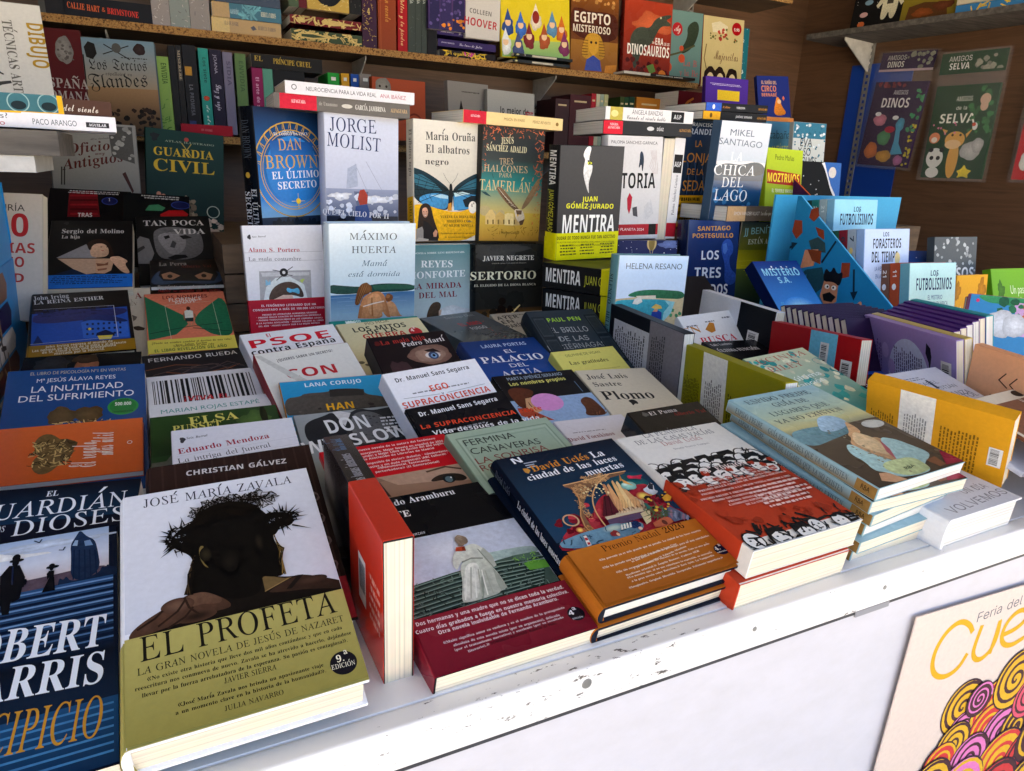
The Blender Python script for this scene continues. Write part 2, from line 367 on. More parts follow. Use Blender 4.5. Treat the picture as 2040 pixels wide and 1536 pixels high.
                for i in range(n):
                    x = x0 + (x1 - x0) * i / n; wv = (x1 - x0) / n; t = yb - (yb - yt) * rr.uniform(.3, 1)
                    s.poly([(x, yb + 4), (x, t), (x + wv * .5, t - 4 * rr.random()), (x + wv, t), (x + wv, yb + 4)], col)
            elif k == 'crowd':
                x0, y0, x1, y1, n, sd = o[1:7]; q = random.Random(sd); ink, pap = lin('#1b1a1c'), lin('#efece6'); kk = s.w / s.h
                cells = [(x0 + (x1 - x0) * ((i * .618) % 1), y0 + (y1 - y0) * (i / n)) for i in range(n)]
                for cx, cy in cells:
                    r_ = q.uniform(6, 8.5)
                    def el(ax, ay, ra, rb, c):
                        s.z += 3e-6; s.poly([(ax + ra * math.cos(j * .449), ay + rb * kk * math.sin(j * .449)) for j in range(14)], c, .04)
                    el(cx, cy, r_, r_ * 1.15, ink); el(cx, cy, r_ * .84, r_, pap)
                    el(cx - r_ * .35, cy - .5, .9, .7, ink); el(cx + r_ * .35, cy - .5, .9, .7, ink)
                    s.z += 3e-6
                    if q.random() < .4: s.poly([(cx - r_ * 1.1, cy - r_ * .3 * kk), (cx - r_ * .8, cy - r_ * 1.3 * kk), (cx + r_ * .8, cy - r_ * 1.35 * kk), (cx + r_ * 1.1, cy - r_ * .3 * kk), (cx, cy - r_ * .7 * kk)], ink, .04)
                    s.poly([(cx - r_ * .4, cy + r_ * .5 * kk), (cx + r_ * .4, cy + r_ * .45 * kk), (cx + r_ * .4, cy + r_ * .6 * kk), (cx - r_ * .4, cy + r_ * .62 * kk)], ink, .04)
                    for j in range(4):
                        t = q.uniform(.4, 2.7); s.poly([(cx + r_ * math.cos(t), cy + r_ * kk * math.sin(t)), (cx + 1.5 * r_ * math.cos(t + .2), cy + 1.5 * r_ * kk * math.sin(t + .2)), (cx + 1.45 * r_ * math.cos(t + .45), cy + 1.45 * r_ * kk * math.sin(t + .45))], ink, .04)
            elif k == 'spiral':
                col, cx, cy, r_, turns, wv = lin(o[1]), *o[2:7]; kk = s.w / s.h; n = int(turns * 18); P0 = None
                for i in range(n):
                    t0, t1 = i / n, (i + 1) / n
                    def pt(t, d): a = t * turns * 6.2832; q = r_ * t + d; return (cx + q * math.cos(a), cy + q * kk * math.sin(a))
                    s.poly([pt(t0, -wv / 2), pt(t0, wv / 2), pt(t1, wv / 2), pt(t1, -wv / 2)], col)

# ------------------------------------------------------------------ books
def axes(kind, w, h, t):
    """maps (a = from the spine to the fore-edge, b = through the thickness, l = along the spine) to the book's own x, y, z"""
    if kind in ('soft', 'hard'): return w, t, h, lambda a, b, l: (a, l, b)
    if kind == 'flat': return t, h, w, lambda a, b, l: (l, h + b, -a)
    if kind == 'boardx': return t, w, h, lambda a, b, l: (-b, l, -a)
    if kind == 'div': return h, t, w, lambda a, b, l: (l, h - a, b)
def u_profile(D, T, c, r, bulge):
    n = 5; out = [(D, 0)]
    if bulge:
        out.append((r * 2.2, 0))
        for i in range(9):
            q = math.pi * i / 8; out.append((r * 1.2 - (r * 1.2 + bulge) * math.sin(q), -T / 2 + (T / 2) * math.cos(q)))
        out.append((r * 2.2, -T))
    else:
        for i in range(n): q = math.pi / 2 * i / (n - 1); out.append((r - r * math.sin(q), -r + r * math.cos(q)))
        for i in range(n): q = math.pi / 2 * i / (n - 1); out.append((r - r * math.cos(q), -T + r - r * math.sin(q)))
    out.append((D, -T))
    inn = [(D, -T + c), (c + .0008, -T + c), (c + .0008, -c), (D, -c)]
    return out, inn
def u_cover(mb, D, T, l0, l1, fm, c, r, bulge, col, a):
    out, inn = u_profile(D, T, c, r, bulge); ring = out + inn; n = len(ring)
    v = [fm(x, y, l0) for x, y in ring] + [fm(x, y, l1) for x, y in ring]
    f = [(i, (i + 1) % n, n + (i + 1) % n, n + i) for i in range(n)] + [tuple(range(n)), tuple(range(2 * n - 1, n - 1, -1))]
    mb.add(v, f, col, a)
def make_book(i, row):
    name, label, kind, base, spine, group, gl, pose, (w, h, t), ops, sops, band, bandf, bag = row
    root = empty(name, pose[3:6], None)
    root.rotation_mode = 'QUATERNION'
    q = Matrix.Rotation(R_(pose[0]), 3, 'Z') @ Matrix.Rotation(R_(pose[1]), 3, 'X') @ Matrix.Rotation(R_(pose[2]), 3, 'Z')
    root.rotation_quaternion = q.to_quaternion()
    cat = 'book'
    tag(root, label, cat, group or None)
    if kind == 'cloth':
        mb = MB(); N_ = 10
        def S_(u, v, sd): return (w * u, h * v, (-t if sd else 0) + (1 if not sd else -1) * (.006 * (1 - (2 * u - 1) ** 4) * (1 - (2 * v - 1) ** 4)) - (0 if sd else .006))
        mb.box(0, 0, -t, w, h, -.0065, lin(base))
        cv = Canvas(mb, (0, h, 0), (w, 0, 0), (0, -h, 0), (0, 0, 1), i, -.0062); cv.run(ops); o_ = mb.build('cover', printed(.5), root)
    elif kind == 'sheet':
        mb = MB(); mb.box(0, 0, -t, w, h, 0, lin(base)); cv = Canvas(mb, (0, h, 0), (w, 0, 0), (0, -h, 0), (0, 0, 1), i); cv.run(ops)
        mb.build('sheet', printed(gl), root); return root
    if kind != 'cloth': book_body(i, root, row)
    if bag: clear_bag(i, root, row)
    return root
def book_body(i, root, row):
    name, label, kind, base, spine, group, gl, pose, (w, h, t), ops, sops, band, bandf, bag = row
    D, T, Ln, fm = axes(kind, w, h, t)
    hard = kind == 'hard'
    thin = min(D, T, Ln)
    c = min(.0024 if hard else .0007, T * .2); r = min(.0028 if hard else .0014, T * .3); bulge = .0025 if hard and T > .012 else 0
    mb = MB()
    u_cover(mb, D, T, 0, Ln, fm, c, r, bulge, lin(spine if kind in ('soft', 'hard') else base), .06)
    lo = r / w * 70 if kind in ('soft', 'hard') else .3
    clip = (lo, .25, 99.75, 99.75)
    cv = Canvas(mb, (0, h, 0), (w, 0, 0), (0, -h, 0), (0, 0, 1), i, 8e-5, clip)
    cv.poly([(lo, .2), (99.8, .2), (99.8, 99.8), (lo, 99.8)], lin(base), .06)
    cv.run(ops)
    if sops:
        s2 = Canvas(mb, (-bulge - 4e-5, h, 0), (0, -h, 0), (0, 0, -t), (-1, 0, 0), i + 500, 8e-5, (.5, 8, 99.5, 92)); s2.run(sops)
    mb.build('cover', printed(gl), root)
    ins = .003 if hard else .0006; pg = MB()
    pts = [fm(a, b, l) for l in (ins, Ln - ins) for a, b in ((c + .0005, -c - 1e-4), (D - ins, -c - 1e-4), (D - ins, -T + c + 1e-4), (c + .0005, -T + c + 1e-4))]
    pg.add(pts, [(0, 1, 2, 3), (7, 6, 5, 4), (0, 4, 5, 1), (1, 5, 6, 2), (2, 6, 7, 3), (3, 7, 4, 0)], (1, 1, 1))
    rr = random.Random(i * 7 + 1); ph = rr.uniform(0, 50)
    if kind in ('soft', 'hard', 'div'): lf = lambda v: v[2] + ph
    elif kind == 'flat': lf = lambda v: v[1] + ph
    else: lf = lambda v: v[0] + ph
    pg.build('page_block', PAGES['w' if rr.random() < .35 else 'c'], root, lf)
    e = .0004
    if band and kind in ('soft', 'hard'):
        bc, y0, y1, bops = band; b = MB()
        fm2 = lambda a, bb, l: (a - e, l, bb + e)
        l0, l1 = max(.0003, h * (1 - y1 / 100)), h * (1 - y0 / 100)
        u_cover(b, D + e * 1.2, T + 2 * e, l0, l1, fm2, e * .8, r, bulge, lin(bc), .05)
        cv2 = Canvas(b, (0, h, 0), (w, 0, 0), (0, -h, 0), (0, 0, 1), i + 900, e + max(6e-5, cv.z - e + 4e-5) if cv.z > e else e + 6e-5, (lo, y0, 99.75, y1 - .2)); cv2.run(bops)
        b.build('paper_band', printed(max(gl, .2)), root)
    if bandf and kind in ('boardx', 'flat'):
        bc, fr = bandf; b = MB()
        if kind == 'boardx': u_cover(b, D + e, T + 2 * e, .0003, Ln * (1 - fr), lambda a, bb, l: (-bb - e, l, -a + e), e * .8, .0014, 0, lin(bc), .05)
        else: u_cover(b, D + e, T + 2 * e, Ln * fr, Ln - .0003, lambda a, bb, l: (l, h + bb + e, -a + e), e * .8, .0014, 0, lin(bc), .05)
        if kind == 'boardx':
            # barcode label on the side board
            s3 = Canvas(b, (-e, 0, -t * .25), (0, h * .42, 0), (0, 0, -t), (-1, 0, 0), i + 77, 1e-4); s3.run([['b', 58, 8, 84, 38, 0], ['w', '#e09a8a', 8, 8, 50, 40, 5, 0, .5]])
        b.build('paper_band', printed(.15), root)
def clear_bag(i, root, row):
        name, label, kind, base, spine, group, gl, pose, (w, h, t), ops, sops, band, bandf, bag = row
        b = MB(); g = .012
        nx, ny = 9, 12
        def P(u, v, s): 
            x, y = -g + (w + 2 * g) * u, -g + (h * 1.36 + g) * v
            z = .003 + .012 * math.sin(math.pi * u) * math.sin(math.pi * min(1, v * 1.1)) + .003 * math.sin(9 * u + 7 * v + i) if s > 0 else -t - .004
            return (x, y, z)
        for s in (1, -1):
            for a in range(nx):
                for bb in range(ny): b.face([P(a / nx, bb / ny, s), P((a + 1) / nx, bb / ny, s), P((a + 1) / nx, (bb + 1) / ny, s), P(a / nx, (bb + 1) / ny, s)], (1, 1, 1))
        b.build('plastic_bag', M_FILM, root)
        k = MB(); k.box(-.004, h * 1.12, -t * .5, w + .004, h * 1.34, -t * .5 + .001, lin(base))
        cv3 = Canvas(k, (-.004, h * 1.34, -t * .5 + .001), (w + .008, 0, 0), (0, -h * .22, 0), (0, 0, 1), i + 33)
        ttl = [o for o in ops if o[0] == 't']
        cv3.run([['g', base, base, 0, 0, 100, 100], ['s', '#8a8a7a', 50, 10, 98, 90, 14, 5, 0], ['t', ttl[0][1], 'i', '#d3d3cc', 12, 40, 48, 40, 24], ['t', ttl[-1][1], 's', '#e0e0da', 14, 78, 46, 78, 30], ['p', '#b9a0ac' if 'purple' in label else base, [(0, 88), (100, 88), (100, 100), (0, 100)]]])
        k.build('header_card', printed(.3), root)

BOOKS=[
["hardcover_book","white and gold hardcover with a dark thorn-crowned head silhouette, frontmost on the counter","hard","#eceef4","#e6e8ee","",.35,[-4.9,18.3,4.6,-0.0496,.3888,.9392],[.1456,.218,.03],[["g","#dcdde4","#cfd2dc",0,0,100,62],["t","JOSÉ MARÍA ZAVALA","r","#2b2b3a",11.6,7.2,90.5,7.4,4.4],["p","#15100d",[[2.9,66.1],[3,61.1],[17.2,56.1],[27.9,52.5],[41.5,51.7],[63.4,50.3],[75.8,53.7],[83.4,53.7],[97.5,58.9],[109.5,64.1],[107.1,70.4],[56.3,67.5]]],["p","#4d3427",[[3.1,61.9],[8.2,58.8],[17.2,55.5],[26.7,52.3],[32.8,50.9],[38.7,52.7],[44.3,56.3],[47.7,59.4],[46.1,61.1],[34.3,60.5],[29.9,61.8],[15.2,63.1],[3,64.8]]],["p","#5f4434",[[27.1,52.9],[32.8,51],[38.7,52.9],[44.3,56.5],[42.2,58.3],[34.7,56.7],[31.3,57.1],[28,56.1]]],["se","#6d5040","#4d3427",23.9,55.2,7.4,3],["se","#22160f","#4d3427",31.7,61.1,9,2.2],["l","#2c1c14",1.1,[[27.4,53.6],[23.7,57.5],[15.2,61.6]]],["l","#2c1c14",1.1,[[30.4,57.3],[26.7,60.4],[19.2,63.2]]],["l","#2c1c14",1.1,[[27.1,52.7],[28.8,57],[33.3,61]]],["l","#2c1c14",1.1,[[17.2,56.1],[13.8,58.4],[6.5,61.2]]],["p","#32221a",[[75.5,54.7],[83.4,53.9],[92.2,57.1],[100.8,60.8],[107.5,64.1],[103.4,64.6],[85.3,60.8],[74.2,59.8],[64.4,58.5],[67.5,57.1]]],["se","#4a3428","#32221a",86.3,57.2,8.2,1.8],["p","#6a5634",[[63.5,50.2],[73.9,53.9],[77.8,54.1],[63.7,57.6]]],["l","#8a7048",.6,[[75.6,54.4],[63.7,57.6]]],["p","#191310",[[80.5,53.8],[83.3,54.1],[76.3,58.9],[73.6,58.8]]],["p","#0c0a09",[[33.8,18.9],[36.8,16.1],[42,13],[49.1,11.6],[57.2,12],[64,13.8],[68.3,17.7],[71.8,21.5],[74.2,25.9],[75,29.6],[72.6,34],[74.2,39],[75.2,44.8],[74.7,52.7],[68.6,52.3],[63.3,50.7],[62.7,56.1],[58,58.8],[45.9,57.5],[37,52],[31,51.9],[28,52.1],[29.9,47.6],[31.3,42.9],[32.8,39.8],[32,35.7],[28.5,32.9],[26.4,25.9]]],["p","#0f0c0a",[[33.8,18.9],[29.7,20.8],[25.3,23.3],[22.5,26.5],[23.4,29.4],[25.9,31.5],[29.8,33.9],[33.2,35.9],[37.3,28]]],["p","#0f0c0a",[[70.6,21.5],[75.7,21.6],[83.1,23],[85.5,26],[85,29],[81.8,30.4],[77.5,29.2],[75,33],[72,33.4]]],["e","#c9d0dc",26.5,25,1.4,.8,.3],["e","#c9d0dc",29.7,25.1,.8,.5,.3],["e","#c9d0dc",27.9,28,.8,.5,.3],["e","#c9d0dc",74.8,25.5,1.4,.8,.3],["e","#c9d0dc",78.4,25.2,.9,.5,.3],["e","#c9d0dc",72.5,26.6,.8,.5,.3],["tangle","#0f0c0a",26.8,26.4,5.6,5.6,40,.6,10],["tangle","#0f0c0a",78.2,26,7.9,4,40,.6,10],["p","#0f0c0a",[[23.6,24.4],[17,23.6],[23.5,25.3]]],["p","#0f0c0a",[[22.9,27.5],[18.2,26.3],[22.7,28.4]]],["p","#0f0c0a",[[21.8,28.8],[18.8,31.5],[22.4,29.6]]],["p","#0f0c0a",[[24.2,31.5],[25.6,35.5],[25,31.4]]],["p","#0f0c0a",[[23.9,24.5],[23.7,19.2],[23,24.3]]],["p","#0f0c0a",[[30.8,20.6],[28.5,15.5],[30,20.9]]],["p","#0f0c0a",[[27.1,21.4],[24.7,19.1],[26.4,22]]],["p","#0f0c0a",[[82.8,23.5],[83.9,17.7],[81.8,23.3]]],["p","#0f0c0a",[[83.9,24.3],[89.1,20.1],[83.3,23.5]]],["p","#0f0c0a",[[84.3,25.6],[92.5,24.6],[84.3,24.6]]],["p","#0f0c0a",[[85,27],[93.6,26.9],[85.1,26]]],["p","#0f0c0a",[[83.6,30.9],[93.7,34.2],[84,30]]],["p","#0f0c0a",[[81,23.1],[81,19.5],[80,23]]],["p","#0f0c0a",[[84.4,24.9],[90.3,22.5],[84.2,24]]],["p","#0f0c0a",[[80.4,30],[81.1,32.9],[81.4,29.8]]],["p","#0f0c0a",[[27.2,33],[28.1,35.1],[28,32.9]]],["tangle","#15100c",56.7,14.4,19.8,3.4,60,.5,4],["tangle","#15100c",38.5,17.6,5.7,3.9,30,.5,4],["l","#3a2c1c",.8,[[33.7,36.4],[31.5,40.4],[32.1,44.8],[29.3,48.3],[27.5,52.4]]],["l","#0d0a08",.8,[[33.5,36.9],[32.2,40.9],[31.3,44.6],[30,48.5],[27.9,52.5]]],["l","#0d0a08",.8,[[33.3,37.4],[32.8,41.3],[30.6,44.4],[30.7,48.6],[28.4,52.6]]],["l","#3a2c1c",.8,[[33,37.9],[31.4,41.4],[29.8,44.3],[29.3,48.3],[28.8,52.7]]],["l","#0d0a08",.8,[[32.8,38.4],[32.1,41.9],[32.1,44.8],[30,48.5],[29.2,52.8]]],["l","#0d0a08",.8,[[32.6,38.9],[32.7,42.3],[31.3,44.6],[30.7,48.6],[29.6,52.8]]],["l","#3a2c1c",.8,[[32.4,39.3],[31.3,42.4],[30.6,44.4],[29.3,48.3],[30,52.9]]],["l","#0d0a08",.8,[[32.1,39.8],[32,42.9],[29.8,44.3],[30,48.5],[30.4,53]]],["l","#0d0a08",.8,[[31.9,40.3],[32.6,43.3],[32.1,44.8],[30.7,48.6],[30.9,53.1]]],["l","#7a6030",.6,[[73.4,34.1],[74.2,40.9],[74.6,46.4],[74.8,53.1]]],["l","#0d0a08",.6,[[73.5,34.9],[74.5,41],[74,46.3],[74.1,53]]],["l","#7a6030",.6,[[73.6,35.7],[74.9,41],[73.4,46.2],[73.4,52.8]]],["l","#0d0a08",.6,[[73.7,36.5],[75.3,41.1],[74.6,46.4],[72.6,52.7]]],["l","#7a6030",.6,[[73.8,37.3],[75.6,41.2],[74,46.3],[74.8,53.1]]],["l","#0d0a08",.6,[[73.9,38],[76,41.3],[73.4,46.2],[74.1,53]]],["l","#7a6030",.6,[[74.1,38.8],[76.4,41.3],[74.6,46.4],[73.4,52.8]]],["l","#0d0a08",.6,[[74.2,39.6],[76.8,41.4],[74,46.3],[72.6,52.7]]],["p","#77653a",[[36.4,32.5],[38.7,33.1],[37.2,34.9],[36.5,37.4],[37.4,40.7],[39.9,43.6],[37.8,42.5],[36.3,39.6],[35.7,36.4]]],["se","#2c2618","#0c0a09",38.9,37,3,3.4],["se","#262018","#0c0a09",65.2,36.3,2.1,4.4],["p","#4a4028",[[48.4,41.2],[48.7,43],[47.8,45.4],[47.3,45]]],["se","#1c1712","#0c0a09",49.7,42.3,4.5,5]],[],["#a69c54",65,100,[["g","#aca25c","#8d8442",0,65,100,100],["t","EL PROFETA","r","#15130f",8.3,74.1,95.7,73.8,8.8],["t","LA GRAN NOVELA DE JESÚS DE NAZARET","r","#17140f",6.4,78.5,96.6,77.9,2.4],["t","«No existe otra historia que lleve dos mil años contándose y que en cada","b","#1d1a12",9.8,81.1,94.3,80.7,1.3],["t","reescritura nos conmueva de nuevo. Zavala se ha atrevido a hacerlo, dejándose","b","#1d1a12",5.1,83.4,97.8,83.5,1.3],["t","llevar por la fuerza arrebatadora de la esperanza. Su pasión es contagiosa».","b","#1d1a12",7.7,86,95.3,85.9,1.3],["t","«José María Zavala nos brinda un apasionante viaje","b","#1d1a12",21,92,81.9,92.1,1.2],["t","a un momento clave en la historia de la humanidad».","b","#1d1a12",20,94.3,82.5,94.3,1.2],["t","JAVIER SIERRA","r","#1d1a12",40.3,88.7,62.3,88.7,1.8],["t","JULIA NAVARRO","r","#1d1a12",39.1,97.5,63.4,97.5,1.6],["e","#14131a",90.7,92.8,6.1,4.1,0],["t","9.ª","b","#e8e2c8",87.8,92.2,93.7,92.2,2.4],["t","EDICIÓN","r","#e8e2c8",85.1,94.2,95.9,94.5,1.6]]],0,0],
["paperback_book","dark blue paperback with clock tower and two figures on steps at the front left corner","soft","#0d1526","#0b0f1c","",.22,[1,12.3,.1,-0.2007,.3918,.9277],[.1484,.226,.03],[["g","#9fb6d6","#d7dbe8",0,0,96,14],["g","#d7dbe8","#c9b3ae",0,14,96,25],["e","#ffffff55",30,8,30,3,.5],["e","#c7d3e6",70,5,25,2,.5],["p","#5a4a55",[[0,21],[20,22],[40,21],[60,22],[96,20],[96,27],[0,27]]],["p","#1b2c48",[[77.9,7.3],[80.5,2.9],[82.2,-0.4],[85.2,3.9],[89,6.3],[90.5,10.5],[92.7,24.9],[79,27.3],[78.7,13.3]]],["p","#8fa9c8",[[78.9,8],[80.1,5.2],[81.5,5.5],[81.2,8.5]]],["p","#7a97bb",[[84.3,6.5],[87.1,6.3],[88.6,9.5],[84.9,9.3]]],["l","#10203a",.6,[[79.9,10.4],[80.2,25.7]]],["l","#10203a",.6,[[82.3,10.9],[82.8,26.2]]],["l","#10203a",.6,[[84.7,11.4],[85.5,26.8]]],["l","#10203a",.6,[[87.1,11.9],[88.1,27.4]]],["l","#10203a",.6,[[89.5,12.4],[90.8,28]]],["p","#15243c",[[73.5,27.1],[74.1,23.4],[75.9,25.2],[77,23],[79.4,26.9],[91.6,25.2],[92.9,21.5],[94.3,22.8],[95.6,21],[97,22.9],[99.7,22.9],[99.7,28.9],[73.7,30.8]]],["g","#2a4d78","#0a1220",0,27,98,60],["p","#6f93bd",[[0,28.2],[98,28.2],[98,28.9],[0,28.9]]],["p","#6f93bd",[[0,31.5],[98,31.5],[98,32.2],[0,32.2]]],["p","#6f93bd",[[0,34.8],[98,34.8],[98,35.5],[0,35.5]]],["p","#6f93bd",[[0,38.1],[98,38.1],[98,38.8],[0,38.8]]],["p","#6f93bd",[[0,41.4],[98,41.4],[98,42.1],[0,42.1]]],["p","#6f93bd",[[0,44.7],[98,44.7],[98,45.4],[0,45.4]]],["p","#4a6c96",[[0,48],[98,48],[98,48.7],[0,48.7]]],["p","#4a6c96",[[0,51.3],[98,51.3],[98,52],[0,52]]],["p","#4a6c96",[[0,54.6],[98,54.6],[98,55.3],[0,55.3]]],["p","#0d1a30",[[0,30],[98,30],[98,31.2],[0,31.2]]],["p","#0d1a30",[[0,33.3],[98,33.3],[98,34.5],[0,34.5]]],["p","#0d1a30",[[0,36.6],[98,36.6],[98,37.8],[0,37.8]]],["p","#0d1a30",[[0,39.9],[98,39.9],[98,41.1],[0,41.1]]],["p","#0d1a30",[[0,43.2],[98,43.2],[98,44.4],[0,44.4]]],["p","#0d1a30",[[0,46.5],[98,46.5],[98,47.7],[0,47.7]]],["p","#0d1a30",[[0,49.8],[98,49.8],[98,51],[0,51]]],["p","#0d1a30",[[0,53.1],[98,53.1],[98,54.3],[0,54.3]]],["p","#0d1a30",[[0,56.4],[98,56.4],[98,57.6],[0,57.6]]],["e","#0a0c12",54.5,11,3.2,.9,0],["e","#0a0c12",54.2,9.5,1.8,1.9,0],["e","#0a0c12",54.2,12.2,1.5,1.6,0],["p","#0a0c12",[[51.6,13.1],[56.1,13.6],[59.2,20.1],[59.2,24.9],[50.9,24.4],[48.3,17.7]]],["p","#0a0c12",[[48.3,17.7],[53.4,18.9],[54.6,28.4],[54.5,36.3],[51.8,36.1],[50.2,31]]],["p","#0a0c12",[[52.2,22.4],[58.7,22.9],[58.1,29.9],[55.2,31.2],[53,28.1]]],["e","#0a0c12",59.5,22.6,.7,1.5,0],["p","#16203a",[[52.9,13.9],[53.6,13.8],[54.4,22.9],[53.7,22.7]]],["e","#0a0c12",70.7,17.7,2.9,.8,0],["e","#0a0c12",70.4,16.8,1.3,.9,0],["e","#0a0c12",70.4,18.5,.9,1,0],["p","#0a0c12",[[69.1,19.4],[71.7,19.7],[71.6,23],[69.9,22.6]]],["p","#0a0c12",[[68.4,20.7],[69.3,19.6],[69.9,22.4],[69,23.7]]],["p","#0a0c12",[[69.9,22.4],[71.8,22.9],[72.7,29.5],[67.1,29.4]]],["l","#26364e",.7,[[61.3,2.2],[63.7,3.6],[64.6,2]]],["l","#26364e",.7,[[73.1,9.5],[74.9,9.9],[75.7,8.4]]],["g","#0a1220","#122339",0,60,100,78],["g","#1d4870","#0f2a48",0,78,100,100],["p","#3d78a8",[[5,80],[98,80],[98,80.7],[5,80.7]]],["p","#3d78a8",[[5,82.6],[98,82.6],[98,83.3],[5,83.3]]],["p","#3d78a8",[[5,85.2],[98,85.2],[98,85.9],[5,85.9]]],["p","#3d78a8",[[5,87.8],[98,87.8],[98,88.5],[5,88.5]]],["p","#3d78a8",[[5,90.4],[98,90.4],[98,91.1],[5,91.1]]],["p","#3d78a8",[[5,93],[98,93],[98,93.7],[5,93.7]]],["p","#3d78a8",[[5,95.6],[98,95.6],[98,96.3],[5,96.3]]],["t","ROBERT","b","#e6ebf2",30.6,54.8,94.3,58.3,12.9],["t","HARRIS","b","#e6ebf2",35.2,69,94.5,72.3,11.6],["t","PRECIPICIO","r","#c08a2e",32.5,86.4,94.5,90.4,13.3]],[],0,0,0],
["paperback_book","black paperback with large pale serif title half under the clock tower book","soft","#0c1020","#0a0c16","",.35,[-6.2,15.8,-1.4,-0.2172,.4905,.9203],[.1505,.2315,.035],[["g","#0a0c18","#12304a",0,0,100,20],["t","EL","b","#e4e8ee",50.2,6.2,56.7,6.1,3.1],["t","GUARDIÁN","r","#eef0f4",16.5,17.6,96.3,15.4,8.6],["t","DIOSES","r","#eef0f4",40.6,26.6,97.4,23.8,8],["t","DE LOS","r","#e4e8ee",22.6,23.6,36,23.7,3]],[],0,0,0],
["paperback_book","plain grey-teal paperback peeking out below the black book at left edge","soft","#5d8186","#56787c","",.35,[-6.2,15.8,-1.4,-0.2067,.5106,.8889],[.1505,.2315,.03],[],[],0,0,0],
["hardcover_book","dark wood-grain hardcover with a row of coins, tucked under the thorn-crown book","hard","#2a1a17","#231513","",.35,[-5.2,20.6,4.3,-0.0342,.4723,.9304],[.1431,.2053,.035],[["g","#2e1d19","#1d1210",0,0,100,100],["p","#3a2722",[[1,0],[2.2,0],[2.2,100],[1,100]]],["p","#3a2722",[[8.3,0],[9.5,0],[9.5,100],[8.3,100]]],["p","#3a2722",[[15.6,0],[16.8,0],[16.8,100],[15.6,100]]],["p","#3a2722",[[22.9,0],[24.1,0],[24.1,100],[22.9,100]]],["p","#3a2722",[[30.2,0],[31.4,0],[31.4,100],[30.2,100]]],["p","#3a2722",[[37.5,0],[38.7,0],[38.7,100],[37.5,100]]],["p","#3a2722",[[44.8,0],[46,0],[46,100],[44.8,100]]],["p","#3a2722",[[52.1,0],[53.3,0],[53.3,100],[52.1,100]]],["p","#3a2722",[[59.4,0],[60.6,0],[60.6,100],[59.4,100]]],["p","#3a2722",[[66.7,0],[67.9,0],[67.9,100],[66.7,100]]],["p","#3a2722",[[74,0],[75.2,0],[75.2,100],[74,100]]],["p","#3a2722",[[81.3,0],[82.5,0],[82.5,100],[81.3,100]]],["p","#3a2722",[[88.6,0],[89.8,0],[89.8,100],[88.6,100]]],["p","#3a2722",[[95.9,0],[97.1,0],[97.1,100],[95.9,100]]],["t","CHRISTIAN GÁLVEZ","s","#d8d2cf",22,8.8,83.1,10.6,3.1],["e","#6e5a55",88,28,4.5,3.1,.1],["e","#3c2c29",88,28,3.3,2.3,.2],["e","#6e5a55",93,34.5,4.5,3.1,.1],["e","#3c2c29",93,34.5,3.3,2.3,.2],["e","#6e5a55",88,41,4.5,3.1,.1],["e","#3c2c29",88,41,3.3,2.3,.2],["e","#6e5a55",93,47.5,4.5,3.1,.1],["e","#3c2c29",93,47.5,3.3,2.3,.2],["e","#6e5a55",88,54,4.5,3.1,.1],["e","#3c2c29",88,54,3.3,2.3,.2],["e","#6e5a55",93,60.5,4.5,3.1,.1],["e","#3c2c29",93,60.5,3.3,2.3,.2],["e","#6e5a55",88,67,4.5,3.1,.1],["e","#3c2c29",88,67,3.3,2.3,.2],["e","#6e5a55",93,73.5,4.5,3.1,.1],["e","#3c2c29",93,73.5,3.3,2.3,.2],["p","#8a1f28",[[70,80],[100,80],[100,100],[70,100]]]],[],0,0,0],
["paperback_book","thick paperback balanced on its fore-edge, black spine up with a red band","boardx","#111014","#15131a","",.15,[.1,2,.1,.1174,.4247,1.022],[.0225,.1936,.14],[["tv","Las buenas intenciones","b","#a9a9b2",62,52,22,45,1],["tv","Víctor del Árbol","c","#5d86b5",62,18,4,45,1]],[],0,["#c8321f",.5],0],
